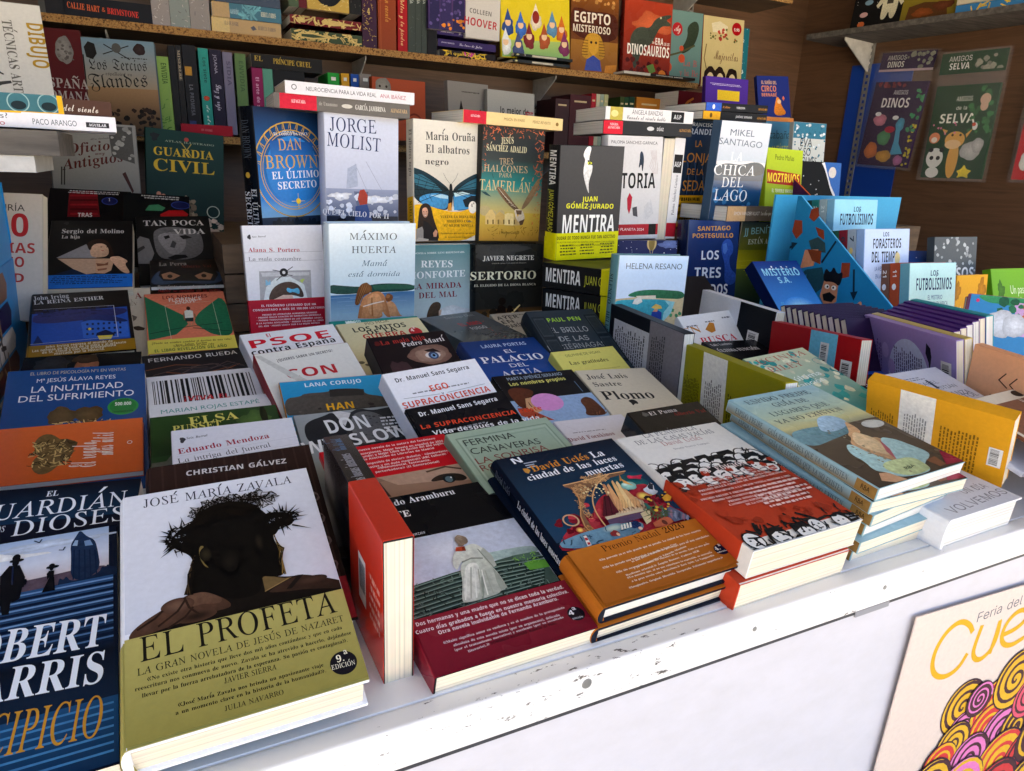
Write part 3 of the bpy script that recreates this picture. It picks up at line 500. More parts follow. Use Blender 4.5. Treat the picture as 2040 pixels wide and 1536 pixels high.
["paperback_book","black and maroon paperback with a woman in a pale coat walking a hillside","soft","#0b0c11","#0b0c11","",.25,[1.2,12.4,.1,.1472,.4006,.9168],[.1419,.2097,.03],[["t","Fernando Aramburu","b","#e6e6ea",0,6.6,68.8,5.9,4.1],["t","MAITE","b","#e6e6ea",4.5,14.2,31.1,15.2,4.2],["t","Andanzas","B","#c8c8cc",17.8,28.2,34.2,28.2,2],["p","#c6cede",[[18.4,29.9],[98.4,30.4],[97.3,72.7],[-1.2,72]]],["se","#dfe4ee","#c6cede",42.8,41.5,21.7,10.7],["p","#9fb4ae",[[61.5,48],[70.2,48.3],[79.2,48.5],[91.6,49.3],[97.2,50.6],[98.3,54],[87.3,54.9],[64.6,53.8]]],["p","#42564c",[[6.6,56.6],[37.5,54.5],[79.4,53.2],[97.1,54.3],[97.3,72.7],[-1.2,72]]],["l","#7d958a",.7,[[9.4,57.3],[37.1,55.4],[69.1,55],[98.7,57]]],["l","#22302a",1.5,[[9,58.1],[36.6,56.2],[68.5,55.9],[98.4,57.9]]],["l","#7d958a",.7,[[8.2,59.6],[35.6,57.8],[67.5,57.3],[97.2,58.9]]],["l","#22302a",1.5,[[7.8,60.4],[35.1,58.6],[66.9,58.1],[96.9,59.8]]],["l","#7d958a",.7,[[7,61.9],[34.2,60.1],[66,59.5],[95.6,60.8]]],["l","#22302a",1.5,[[6.6,62.6],[33.7,60.9],[65.4,60.3],[95.4,61.7]]],["l","#7d958a",.7,[[5.9,64.1],[32.8,62.5],[64.4,61.7],[94.1,62.7]]],["l","#22302a",1.5,[[5.5,64.8],[32.3,63.2],[63.9,62.5],[93.9,63.6]]],["l","#7d958a",.7,[[4.7,66.3],[31.4,64.8],[62.9,63.8],[92.7,64.5]]],["l","#22302a",1.5,[[4.4,67],[30.9,65.5],[62.4,64.6],[92.4,65.4]]],["l","#7d958a",.7,[[3.6,68.5],[30,67],[61.4,65.9],[91.2,66.3]]],["l","#22302a",1.5,[[3.3,69.2],[29.6,67.8],[60.9,66.7],[90.9,67.2]]],["l","#7d958a",.7,[[2.5,70.6],[28.7,69.3],[59.9,68],[89.8,68.1]]],["l","#22302a",1.5,[[2.2,71.3],[28.3,70],[59.4,68.8],[89.5,69]]],["l","#7d958a",.7,[[1.4,72.7],[27.4,71.4],[58.5,70.1],[88.3,69.9]]],["l","#22302a",1.5,[[1.1,73.4],[27,72.2],[58,70.8],[88.1,70.7]]],["l","#7d958a",.7,[[.4,74.8],[26.1,73.6],[57.1,72.1],[86.9,71.6]]],["l","#22302a",1.5,[[0,75.5],[25.7,74.3],[56.5,72.8],[86.7,72.5]]],["s","#5d7268",0,56,92,74,90,2.2,1],["s","#1c2823",0,60,92,76,80,2.2,1],["p","#4f6a58",[[78.4,53.4],[93.6,54],[95.2,56.7],[83.3,57.7],[78.1,56.2]]],["p","#5d9a38",[[82.3,59.1],[89.9,58.7],[97.3,59.9],[97.1,64.5],[89.3,64.1],[83.4,63.5]]],["s","#86c050",78,53,94,60,30,1.5,1],["p","#c9cdc0",[[43.9,44.2],[47.2,43.1],[55.2,41.2],[60.4,41.4],[63.5,45.2],[66.1,50.7],[65.1,56.8],[62.3,57.3],[60.3,55.1],[56.4,50.4],[50.2,49.2],[45.4,50.2],[42.1,52.6],[40.2,54.5],[39.3,52],[40.5,48.3]]],["p","#b9bfb0",[[45.2,50.5],[52.7,49.4],[59.5,51],[62.4,57.1],[63.5,62],[63.6,69.8],[58.2,70.5],[56.2,71.6],[45.4,72.1],[35.8,72],[32.8,70.9],[39.6,61.2],[41.9,54.9]]],["p","#d6d9cc",[[46.2,52.7],[52.1,51.7],[55,53.9],[51.2,60.8],[43.4,71.5],[36.9,71.6],[34.5,70.2],[40.4,61.4]]],["p","#8d9588",[[51.8,61],[55,58.6],[52.1,64],[46.2,72.2],[44.9,71.9]]],["p","#99a193",[[61.9,57.8],[63.1,62.3],[63.5,69.6],[58.8,70.2],[59.1,65.6]]],["l","#e3e6da",.8,[[47.3,53.8],[41.2,62.3],[35.6,70.4]]],["l","#a6ac9c",.8,[[49.1,54.6],[43.8,62.9],[39.1,70.5]]],["l","#e3e6da",.8,[[51,55.5],[46.5,63.5],[42.6,70.6]]],["l","#a6ac9c",.8,[[52.8,56.4],[49.1,64.1],[46.1,70.7]]],["l","#e3e6da",.8,[[54.6,57.3],[51.7,64.7],[49.7,70.8]]],["l","#a6ac9c",.8,[[56.4,58.2],[54.4,65.3],[53.3,70.9]]],["p","#8b9182",[[45.7,50.1],[52.9,49.1],[59.7,50.6],[59.4,51.4],[52.3,49.9],[45.5,51]]],["p","#aeb4a6",[[63.6,44.8],[66.1,50.7],[65.1,56.8],[62.4,57.1],[60.9,52.8],[59.9,47.7]]],["l","#8f9586",.8,[[59.8,45.2],[61.4,52.1],[62.5,56.8]]],["e","#94806a",52.9,37.8,4.1,3.3,.1],["se","#b9a78e","#94806a",52.5,36.4,2.7,2],["l","#7a6854",.5,[[50.5,36],[54.5,36],[57,38.2]]],["l","#7a6854",.5,[[50.7,36.7],[53.9,36.9],[56.7,38.7]]],["l","#7a6854",.5,[[51,37.4],[53.4,37.8],[56.4,39.1]]],["l","#7a6854",.5,[[51.3,38.2],[52.8,38.7],[56.1,39.6]]],["l","#7a6854",.5,[[51.5,38.9],[52.3,39.6],[55.8,40]]],["p","#b5482a",[[47.2,41.4],[52.7,41.8],[52,44.7],[45.4,43.7]]],["p","#7d3220",[[50.8,42],[52.7,41.8],[52,44.7],[49.8,44.3]]],["e","#8b7763",51,40.6,2,1,0]],[],["#7d1a2b",73.7,100,[["g","#84202f","#6d1626",0,73.7,100,100],["t","Dos hermanas y una madre que no se dicen toda la verdad.","s","#ead9dc",2,76.9,96.2,77.8,1.8],["t","Cuatro días grabados a fuego en nuestra memoria colectiva.","s","#ead9dc",.1,80.4,97.1,80.6,1.7],["t","Otra novela inolvidable de Fernando Aramburu.","s","#ead9dc",11.6,83.2,88.2,82.7,1.7],["t","«Maite significa amor en euskera y es el nombre de la protagonista","b","#e2cfd3",11.7,87.9,88.3,87.5,1.1],["t","absoluta de esta novela triste (por su argumento), delicada","b","#e2cfd3",16.2,90.1,82.7,90.3,1.1],["t","(por el tratamiento narrativo) y excelente (por su resultado","b","#e2cfd3",15.7,92.2,83.9,91.8,1],["t","literario).»","b","#e2cfd3",22.2,94.4,35.3,93.9,1],["t","DOMINGO RÓDENAS, Babelia (El País)","s","#2a0d14",35.8,94,77.7,93.5,1.1],["e","#14131d",92.5,91.5,5.3,3.5,0],["t","4ª","s","#f0eef2",88,91.6,94.4,91.7,2.4],["t","EDICIÓN","s","#cfcfd6",88.3,93.8,95.2,94.1,.7]]],0,0],
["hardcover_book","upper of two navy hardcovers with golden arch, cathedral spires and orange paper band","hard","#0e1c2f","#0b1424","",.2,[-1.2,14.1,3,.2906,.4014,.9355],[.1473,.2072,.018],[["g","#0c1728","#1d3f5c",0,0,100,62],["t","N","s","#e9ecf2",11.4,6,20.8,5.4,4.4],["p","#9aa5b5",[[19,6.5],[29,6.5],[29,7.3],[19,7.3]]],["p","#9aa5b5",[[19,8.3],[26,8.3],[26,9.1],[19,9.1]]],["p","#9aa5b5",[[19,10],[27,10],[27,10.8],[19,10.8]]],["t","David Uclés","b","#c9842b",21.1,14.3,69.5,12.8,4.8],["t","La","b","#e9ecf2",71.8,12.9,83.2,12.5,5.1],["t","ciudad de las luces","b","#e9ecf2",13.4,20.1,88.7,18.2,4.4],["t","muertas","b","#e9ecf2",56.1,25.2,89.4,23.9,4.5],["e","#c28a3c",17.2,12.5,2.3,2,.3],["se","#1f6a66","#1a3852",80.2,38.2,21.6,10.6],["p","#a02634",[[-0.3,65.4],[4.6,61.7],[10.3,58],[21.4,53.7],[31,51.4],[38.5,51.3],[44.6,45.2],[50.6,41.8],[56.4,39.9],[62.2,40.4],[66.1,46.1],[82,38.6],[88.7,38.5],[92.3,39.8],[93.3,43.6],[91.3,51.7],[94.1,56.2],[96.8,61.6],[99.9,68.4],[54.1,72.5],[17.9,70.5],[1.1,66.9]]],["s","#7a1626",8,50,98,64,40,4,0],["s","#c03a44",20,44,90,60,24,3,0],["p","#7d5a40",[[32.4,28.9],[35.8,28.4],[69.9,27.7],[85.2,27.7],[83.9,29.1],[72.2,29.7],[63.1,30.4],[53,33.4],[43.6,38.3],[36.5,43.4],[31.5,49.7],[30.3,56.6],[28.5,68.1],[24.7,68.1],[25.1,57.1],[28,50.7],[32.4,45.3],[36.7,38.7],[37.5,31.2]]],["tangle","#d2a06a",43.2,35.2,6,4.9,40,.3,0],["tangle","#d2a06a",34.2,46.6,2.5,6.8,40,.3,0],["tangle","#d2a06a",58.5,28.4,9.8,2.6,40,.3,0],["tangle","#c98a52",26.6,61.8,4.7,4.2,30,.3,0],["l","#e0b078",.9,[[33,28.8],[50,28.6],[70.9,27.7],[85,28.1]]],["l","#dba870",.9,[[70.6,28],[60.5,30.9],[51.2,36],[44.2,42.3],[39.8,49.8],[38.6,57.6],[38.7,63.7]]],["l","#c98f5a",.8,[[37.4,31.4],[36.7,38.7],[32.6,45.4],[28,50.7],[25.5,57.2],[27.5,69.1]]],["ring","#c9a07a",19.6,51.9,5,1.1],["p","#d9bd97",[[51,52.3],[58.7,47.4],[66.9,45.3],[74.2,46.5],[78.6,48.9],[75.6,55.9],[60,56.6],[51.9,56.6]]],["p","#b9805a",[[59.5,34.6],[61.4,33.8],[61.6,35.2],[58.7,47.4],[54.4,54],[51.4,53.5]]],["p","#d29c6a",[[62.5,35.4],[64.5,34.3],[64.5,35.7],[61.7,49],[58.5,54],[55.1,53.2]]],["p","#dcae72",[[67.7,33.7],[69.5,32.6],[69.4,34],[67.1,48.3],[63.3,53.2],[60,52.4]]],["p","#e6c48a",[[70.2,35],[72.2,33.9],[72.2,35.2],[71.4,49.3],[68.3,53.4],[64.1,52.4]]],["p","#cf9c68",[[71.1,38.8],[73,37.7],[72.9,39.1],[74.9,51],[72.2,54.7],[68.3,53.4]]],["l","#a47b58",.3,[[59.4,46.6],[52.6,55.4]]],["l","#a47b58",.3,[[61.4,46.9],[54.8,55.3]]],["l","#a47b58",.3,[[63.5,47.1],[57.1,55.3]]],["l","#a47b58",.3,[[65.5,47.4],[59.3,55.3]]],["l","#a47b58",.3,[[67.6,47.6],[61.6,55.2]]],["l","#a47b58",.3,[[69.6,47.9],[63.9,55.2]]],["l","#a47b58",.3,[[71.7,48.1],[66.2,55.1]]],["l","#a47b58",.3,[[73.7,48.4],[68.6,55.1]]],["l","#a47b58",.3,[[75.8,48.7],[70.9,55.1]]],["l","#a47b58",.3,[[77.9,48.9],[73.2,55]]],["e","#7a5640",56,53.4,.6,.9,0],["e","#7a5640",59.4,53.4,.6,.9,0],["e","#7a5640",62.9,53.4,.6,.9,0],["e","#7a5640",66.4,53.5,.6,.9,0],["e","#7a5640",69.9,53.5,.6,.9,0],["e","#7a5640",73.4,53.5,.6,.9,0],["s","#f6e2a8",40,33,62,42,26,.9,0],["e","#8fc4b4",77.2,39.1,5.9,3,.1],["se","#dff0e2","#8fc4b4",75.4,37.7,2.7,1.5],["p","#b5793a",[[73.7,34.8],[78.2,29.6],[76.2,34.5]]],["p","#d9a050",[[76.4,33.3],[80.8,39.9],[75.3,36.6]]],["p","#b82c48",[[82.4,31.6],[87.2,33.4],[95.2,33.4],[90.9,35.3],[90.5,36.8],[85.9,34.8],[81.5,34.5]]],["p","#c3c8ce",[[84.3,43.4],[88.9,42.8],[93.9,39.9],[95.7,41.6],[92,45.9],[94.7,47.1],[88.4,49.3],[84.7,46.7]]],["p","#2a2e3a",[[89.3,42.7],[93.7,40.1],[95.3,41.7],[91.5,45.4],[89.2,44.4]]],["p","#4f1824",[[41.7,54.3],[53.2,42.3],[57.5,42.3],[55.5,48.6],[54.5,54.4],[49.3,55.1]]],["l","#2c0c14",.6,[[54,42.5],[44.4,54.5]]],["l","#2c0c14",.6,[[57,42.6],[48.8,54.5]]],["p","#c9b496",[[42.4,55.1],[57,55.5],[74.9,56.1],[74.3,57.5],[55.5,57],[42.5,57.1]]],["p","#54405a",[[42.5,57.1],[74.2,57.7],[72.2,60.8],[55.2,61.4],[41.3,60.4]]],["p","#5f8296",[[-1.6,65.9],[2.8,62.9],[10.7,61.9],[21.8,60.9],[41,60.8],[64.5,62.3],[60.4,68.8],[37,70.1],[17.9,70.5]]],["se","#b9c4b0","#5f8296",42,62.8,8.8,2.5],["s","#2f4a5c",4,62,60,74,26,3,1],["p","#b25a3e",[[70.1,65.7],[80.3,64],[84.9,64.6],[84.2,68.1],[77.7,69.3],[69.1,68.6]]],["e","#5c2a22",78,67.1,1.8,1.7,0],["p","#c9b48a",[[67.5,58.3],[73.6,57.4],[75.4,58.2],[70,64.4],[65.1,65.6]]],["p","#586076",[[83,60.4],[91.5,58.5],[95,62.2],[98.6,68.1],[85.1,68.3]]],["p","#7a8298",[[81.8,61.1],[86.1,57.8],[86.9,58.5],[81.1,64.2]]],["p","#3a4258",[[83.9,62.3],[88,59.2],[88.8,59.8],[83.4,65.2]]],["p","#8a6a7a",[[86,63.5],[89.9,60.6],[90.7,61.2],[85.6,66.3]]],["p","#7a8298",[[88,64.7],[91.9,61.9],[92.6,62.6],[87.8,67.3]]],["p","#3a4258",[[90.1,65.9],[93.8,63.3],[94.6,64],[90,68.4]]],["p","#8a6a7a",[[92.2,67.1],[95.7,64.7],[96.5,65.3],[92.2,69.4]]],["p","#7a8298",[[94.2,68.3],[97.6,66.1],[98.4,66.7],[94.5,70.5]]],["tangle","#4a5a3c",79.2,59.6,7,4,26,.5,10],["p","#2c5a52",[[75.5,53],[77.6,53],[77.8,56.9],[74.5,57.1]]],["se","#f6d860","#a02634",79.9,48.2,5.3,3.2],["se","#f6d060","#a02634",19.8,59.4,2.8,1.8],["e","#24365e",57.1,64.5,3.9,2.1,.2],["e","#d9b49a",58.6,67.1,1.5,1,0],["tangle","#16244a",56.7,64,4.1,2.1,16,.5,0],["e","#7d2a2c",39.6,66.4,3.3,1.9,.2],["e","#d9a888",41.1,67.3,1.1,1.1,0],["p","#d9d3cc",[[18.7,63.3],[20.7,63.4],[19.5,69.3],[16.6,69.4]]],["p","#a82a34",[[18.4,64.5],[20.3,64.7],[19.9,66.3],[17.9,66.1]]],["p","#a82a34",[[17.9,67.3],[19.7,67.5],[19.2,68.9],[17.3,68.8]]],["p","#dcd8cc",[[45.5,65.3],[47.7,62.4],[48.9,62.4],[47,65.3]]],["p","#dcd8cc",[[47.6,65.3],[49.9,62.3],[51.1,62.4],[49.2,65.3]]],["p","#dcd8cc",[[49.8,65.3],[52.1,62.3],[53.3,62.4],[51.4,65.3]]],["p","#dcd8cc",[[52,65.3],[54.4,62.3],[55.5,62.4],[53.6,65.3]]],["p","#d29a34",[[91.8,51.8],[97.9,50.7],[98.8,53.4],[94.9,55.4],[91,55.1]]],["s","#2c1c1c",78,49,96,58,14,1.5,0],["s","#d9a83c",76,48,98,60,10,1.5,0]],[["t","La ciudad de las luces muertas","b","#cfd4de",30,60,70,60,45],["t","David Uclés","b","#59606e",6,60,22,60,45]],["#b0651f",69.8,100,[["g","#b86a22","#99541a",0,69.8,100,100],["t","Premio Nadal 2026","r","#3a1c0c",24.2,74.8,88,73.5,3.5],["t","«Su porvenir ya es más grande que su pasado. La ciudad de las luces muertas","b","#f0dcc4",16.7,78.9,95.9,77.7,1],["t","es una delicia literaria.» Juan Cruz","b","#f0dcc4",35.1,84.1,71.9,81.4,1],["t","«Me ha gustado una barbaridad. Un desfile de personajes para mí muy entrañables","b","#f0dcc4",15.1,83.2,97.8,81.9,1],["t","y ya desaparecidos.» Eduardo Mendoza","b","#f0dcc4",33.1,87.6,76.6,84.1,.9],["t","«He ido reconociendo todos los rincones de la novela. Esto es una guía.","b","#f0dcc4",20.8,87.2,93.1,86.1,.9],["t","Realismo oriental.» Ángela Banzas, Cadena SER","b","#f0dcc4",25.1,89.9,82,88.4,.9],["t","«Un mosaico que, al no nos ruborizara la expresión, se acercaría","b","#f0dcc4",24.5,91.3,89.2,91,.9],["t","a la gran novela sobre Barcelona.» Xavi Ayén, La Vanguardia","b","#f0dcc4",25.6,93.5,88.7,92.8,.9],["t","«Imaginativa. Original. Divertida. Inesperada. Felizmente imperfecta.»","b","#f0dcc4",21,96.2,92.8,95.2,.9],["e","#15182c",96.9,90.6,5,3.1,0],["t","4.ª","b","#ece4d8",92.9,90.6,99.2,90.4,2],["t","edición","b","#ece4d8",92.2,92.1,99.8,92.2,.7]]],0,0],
["hardcover_book","lower of two navy hardcovers, only its orange-banded page edge showing","hard","#0e1c2f","#0b1424","",.2,[-1.2,14.1,3,.2868,.4031,.9158],[.1473,.2072,.018],[],[],["#b0651f",69.8,100,[]],0,0],
["paperback_book","upper of two thick white paperbacks with ink crowd drawing and wide rust-red band","soft","#e7e4dd","#e2dfd8","",.35,[2.8,8.3,-1,.439,.3924,.9589],[.1466,.2095,.03],[["t","LA PENÍNSULA","r","#3b3a3e",23.8,3.6,76.4,4,4.5],["t","DE LAS CASAS VACÍAS","r","#3b3a3e",11.3,9.2,86.9,10.4,4.3],["t","David Uclés","r","#b06a60",30.7,14.1,69.6,14.3,4.2],["t","Siruela Nuevos Tiempos","r","#55555a",34.8,19.1,69.2,19.4,1.5],["crowd",2,32,98,50,30,3],["s","#1b1a1c",0,30,100,54,40,4,1],["s","#1b1a1c",2,88,100,100,46,7,1],["crowd",8,95,96,99,5,5],["s","#1b1a1c",2,89,100,100,20,5,1]],[],["#b53c22",41.9,93.5,[["s","#a2331c",0,41.9,100,93.5,60,4,0],["t","33ª EDICIÓN","b","#f1ded6",31.9,44.1,74.1,44.2,3.6],["t","PREMIO CÁLAMO AL MEJOR LIBRO DEL AÑO 2024","b","#f0dad2",16.1,49.1,86.3,49.5,1.4],["t","MEJOR NOVELA ESPAÑOLA EN LA LISTA DE BABELIA 2024","b","#f0dad2",11.3,51.6,93,51.8,1.4],["t","PREMIO DE LA CRÍTICA ANDALUZA 2025","b","#f0dad2",22.6,54.6,83.4,54.2,1.4],["t","PREMIO DULCE CHACÓN DE NARRATIVA ESPAÑOLA","b","#f0dad2",11.6,57,95.3,56.3,1.4],["t","PREMIO ESPARTACO A LA MEJOR NOVELA HISTÓRICA 2025","b","#f0dad2",10.5,59.7,93.6,60.4,1.3],["t","PREMIO KELVIN Y PREMIO 42 A MEJOR NOVELA FANTÁSTICA","b","#f0dad2",5.7,63.1,97,63.7,1.3],["t","PREMIO SAN CLEMENTE ROSALÍA EN CASTELLANO 2025","b","#f0dad2",12.6,65.7,86.6,66.4,1.3],["t","PREMIO ANDALUCÍA DE LAS LETRAS 2025","b","#f0dad2",22.9,68.5,81.2,68.9,1.3],["t","CANDIDATO ESPAÑOL AL PREMIO LITERARIO","b","#f0dad2",20.5,70.9,85.9,71.2,1.3],["t","DE LA UNIÓN EUROPEA 2025","b","#f0dad2",32.3,73.2,73.2,73.7,1.3],["w","#e8c8be",45,62,98,80,6,0,.6]]],0,0],
["paperback_book","lower of two thick white paperbacks, red-banded spine against the counter edge","soft","#e7e4dd","#b53c22","",.35,[2.8,8.3,-1,.4289,.3926,.9276],[.1466,.2095,.03],[],[],["#b53c22",41.9,99,[]],0,0],
["paperback_book","topmost of six teal-spined paperbacks, cover painting of a headless bust under sky","soft","#9fc0c9","#8fb0b8","",.25,[1.7,8.5,2,.6024,.3983,.9879],[.1493,.2024,.015],[["g","#9cc2cc","#b4c8b0",0,0,100,26],["g","#b4c8b0","#c9c38c",0,26,100,40],["g","#c9c38c","#8f8f78",0,40,100,47],["g","#5f5344","#4a3d30",0,46,100,100],["se","#e3dca6","#bcc69f",55,33,30,5],["p","#6f9298",[[0,44],[20,42],[45,44],[60,46],[60,54],[30,57],[0,60]]],["p","#a3c0d2",[[44.5,36.6],[53.3,34.4],[62.2,35.7],[67.4,40.1],[66,46.1],[57,49.3],[42.6,51],[31.8,49.1],[33,45.3]]],["p","#c79d72",[[65.1,43.5],[65.9,47.2],[65.7,51.4],[63,56.4],[53.9,58.7],[59.1,62.7],[69.2,63.8],[67.2,71.9],[49.1,87.1],[43.4,81.1],[37.8,73],[35.4,63.9],[46.1,59.5],[47,56.1],[53.4,54]]],["p","#a5c4c0",[[29.9,64.2],[36.6,64.2],[37.8,73],[42.2,80.8],[48.9,87.4],[67.3,63.3],[79.3,68.7],[83.4,77.7],[86.2,85.4],[80.9,89.1],[64,92.9],[63.9,97.7],[53.3,99.5],[29.2,97.6],[26.1,91.5],[18,87.9],[23.5,79.2],[21.9,72.3]]],["p","#d8bb90",[[54.7,54.3],[59.9,57.5],[64.1,64],[61,70.3],[52.6,81.8],[43.7,74.5],[39.1,64.8]]],["p","#a8585e",[[65.5,66.1],[60.2,75.3],[49.5,85.1],[53.3,77]]],["p","#b9c48e",[[31.5,84.4],[48.3,84],[67,85.5],[65.4,94.9],[62.2,98],[39,98.8],[27.2,91.8]]],["p","#c89a74",[[18.4,90.3],[24.9,91.3],[31.6,99.8],[18.9,99.3],[11,95.7]]],["p","#7d5138",[[71.5,90.8],[83.9,89.9],[81.9,97.6],[73.7,97.9]]],["s","#8d8468",30,48,46,96,22,1.2,0],["p","#8e1f38",[[97.3,86.5],[103.6,99.2],[80.7,98.1]]],["t","ESPIDO FREIRE","r","#4a5560",9.9,9.3,84.8,10.1,4.7],["t","GUÍA DE","r","#4a5560",29.5,17,69.3,17.7,4.6],["t","LUGARES QUE","r","#4a5560",13.7,25.7,81.3,25.8,4.4],["t","YA NO EXISTEN","r","#4a5560",7.9,33.9,84.8,33.6,4.2],["e","#c9c8bd",85.5,51.9,11.9,4.2,0],["t","PREMIO","r","#8a8878",79,48.8,91.4,49.8,1.9],["t","RBA","n","#2d3a2c",43.3,93.5,55.1,93,2.2]],[["g","#8fb4c0","#7a6a4c",0,0,100,100],["p","#8a6a3a",[[88,0],[100,0],[100,100],[88,100]]],["t","ESPIDO FREIRE","r","#33414a",7,70,28,70,45],["t","GUÍA DE LUGARES QUE YA NO EXISTEN","r","#33414a",32,70,84,70,42],["t","RBA","n","#2b2218",91,66,96,66,36]],0,0,0],
["paperback_book","second from top of the teal-spined stack, corner twisted out to the right","soft","#9fc0c9","#8fb0b8","",.25,[-2.3,8.5,2,.5995,.4006,.9728],[.1493,.2024,.0145],[["g","#9cc2cc","#b4c8b0",0,0,100,26],["g","#b4c8b0","#c9c38c",0,26,100,40],["g","#c9c38c","#8f8f78",0,40,100,47],["g","#5f5344","#4a3d30",0,46,100,100],["se","#e3dca6","#bcc69f",55,33,30,5],["p","#6f9298",[[0,44],[20,42],[45,44],[60,46],[60,54],[30,57],[0,60]]],["p","#a3c0d2",[[44.5,36.6],[53.3,34.4],[62.2,35.7],[67.4,40.1],[66,46.1],[57,49.3],[42.6,51],[31.8,49.1],[33,45.3]]],["p","#c79d72",[[65.1,43.5],[65.9,47.2],[65.7,51.4],[63,56.4],[53.9,58.7],[59.1,62.7],[69.2,63.8],[67.2,71.9],[49.1,87.1],[43.4,81.1],[37.8,73],[35.4,63.9],[46.1,59.5],[47,56.1],[53.4,54]]],["p","#a5c4c0",[[29.9,64.2],[36.6,64.2],[37.8,73],[42.2,80.8],[48.9,87.4],[67.3,63.3],[79.3,68.7],[83.4,77.7],[86.2,85.4],[80.9,89.1],[64,92.9],[63.9,97.7],[53.3,99.5],[29.2,97.6],[26.1,91.5],[18,87.9],[23.5,79.2],[21.9,72.3]]],["p","#d8bb90",[[54.7,54.3],[59.9,57.5],[64.1,64],[61,70.3],[52.6,81.8],[43.7,74.5],[39.1,64.8]]],["p","#a8585e",[[65.5,66.1],[60.2,75.3],[49.5,85.1],[53.3,77]]],["p","#b9c48e",[[31.5,84.4],[48.3,84],[67,85.5],[65.4,94.9],[62.2,98],[39,98.8],[27.2,91.8]]],["p","#c89a74",[[18.4,90.3],[24.9,91.3],[31.6,99.8],[18.9,99.3],[11,95.7]]],["p","#7d5138",[[71.5,90.8],[83.9,89.9],[81.9,97.6],[73.7,97.9]]],["s","#8d8468",30,48,46,96,22,1.2,0],["p","#8e1f38",[[97.3,86.5],[103.6,99.2],[80.7,98.1]]]],[["g","#8fb4c0","#7a6a4c",0,0,100,100],["p","#8a6a3a",[[88,0],[100,0],[100,100],[88,100]]],["t","ESPIDO FREIRE","r","#33414a",7,70,28,70,45],["t","GUÍA DE LUGARES QUE YA NO EXISTEN","r","#33414a",32,70,84,70,42],["t","RBA","n","#2b2218",91,66,96,66,36]],0,0,0],
["paperback_book","third from top in the teal-spined stack, spine fully readable","soft","#9fc0c9","#8fb0b8","",.25,[4.7,8.5,2,.6063,.4003,.9574],[.1493,.2024,.0145],[],[["g","#8fb4c0","#7a6a4c",0,0,100,100],["p","#8a6a3a",[[88,0],[100,0],[100,100],[88,100]]],["t","ESPIDO FREIRE","r","#33414a",7,70,28,70,45],["t","GUÍA DE LUGARES QUE YA NO EXISTEN","r","#33414a",32,70,84,70,42],["t","RBA","n","#2b2218",91,66,96,66,36]],0,0,0],
["paperback_book","fourth from top in the teal-spined stack of six","soft","#9fc0c9","#8fb0b8","",.25,[3.7,8.5,2,.6077,.4076,.9431],[.1493,.2024,.0145],[],[["g","#8fb4c0","#7a6a4c",0,0,100,100],["p","#8a6a3a",[[88,0],[100,0],[100,100],[88,100]]],["t","ESPIDO FREIRE","r","#33414a",7,70,28,70,45],["t","GUÍA DE LUGARES QUE YA NO EXISTEN","r","#33414a",32,70,84,70,42],["t","RBA","n","#2b2218",91,66,96,66,36]],0,0,0],
["paperback_book","fifth from top in the teal-spined stack, just above the lowest","soft","#9fc0c9","#8fb0b8","",.25,[1.7,8.5,2,.5984,.4031,.9271],[.1493,.2024,.0145],[],[["g","#8fb4c0","#7a6a4c",0,0,100,100],["p","#8a6a3a",[[88,0],[100,0],[100,100],[88,100]]],["t","ESPIDO FREIRE","r","#33414a",7,70,28,70,45],["t","GUÍA DE LUGARES QUE YA NO EXISTEN","r","#33414a",32,70,84,70,42],["t","RBA","n","#2b2218",91,66,96,66,36]],0,0,0],
["paperback_book","lowest of the six teal-spined paperbacks, on the white counter","soft","#9fc0c9","#8fb0b8","",.25,[-0.3,8.5,2,.6014,.4115,.913],[.1493,.2024,.0145],[],[["g","#8fb4c0","#7a6a4c",0,0,100,100],["p","#8a6a3a",[[88,0],[100,0],[100,100],[88,100]]],["t","ESPIDO FREIRE","r","#33414a",7,70,28,70,45],["t","GUÍA DE LUGARES QUE YA NO EXISTEN","r","#33414a",32,70,84,70,42],["t","RBA","n","#2b2218",91,66,96,66,36]],0,0,0],
["hardcover_book","thick white hardcover lying flat at the right end of the counter edge","hard","#dcdde3","#d6d8de","",.35,[1.7,4,-0.1,.7141,.3888,.9355],[.1366,.2177,.042],[["g","#e4e5ea","#cfd2da",0,0,100,100],["t","Y SI","i","#7d7f88",75.6,75.4,85.4,76.8,3.5],["t","UN DÍA","i","#7d7f88",56.6,86,91.1,86.3,4.7],["t","VOLVEMOS","i","#7d7f88",13.7,96.8,98.2,94.1,5.3]],[],0,0,0],
["paperback_book","mustard yellow paperback standing on its fore-edge with a white centre stripe and barcode","div","#d89a1e","#d89a1e","",.35,[-75.4,113.1,-2.9,.8322,.5853,.934],[.1627,.1048,.02],[["p","#e4e2dc",[[25,0],[50,0],[50,100],[25,100]]],["w","#7d5a10",4,40,22,98,10,1,.6],["w","#8a8a88",29,30,46,98,9,1,.6],["w","#7d5a10",55,35,82,98,11,1,.6],["b",88,45,97,72,1]],[],0,0,0],
["paperback_book","olive green paperback standing on its fore-edge with a white centre stripe","div","#8f8a10","#8f8a10","",.35,[-96.6,91.6,1.3,.7265,.8412,.8656],[.2355,.1536,.02],[["p","#dfdfd8",[[24,0],[49,0],[49,100],[24,100]]],["w","#4f4c08",4,30,22,98,11,1,.6],["w","#6d6d68",28,25,46,98,9,1,.6],["w","#4f4c08",52,30,76,98,10,1,.6]],[],0,0,0],
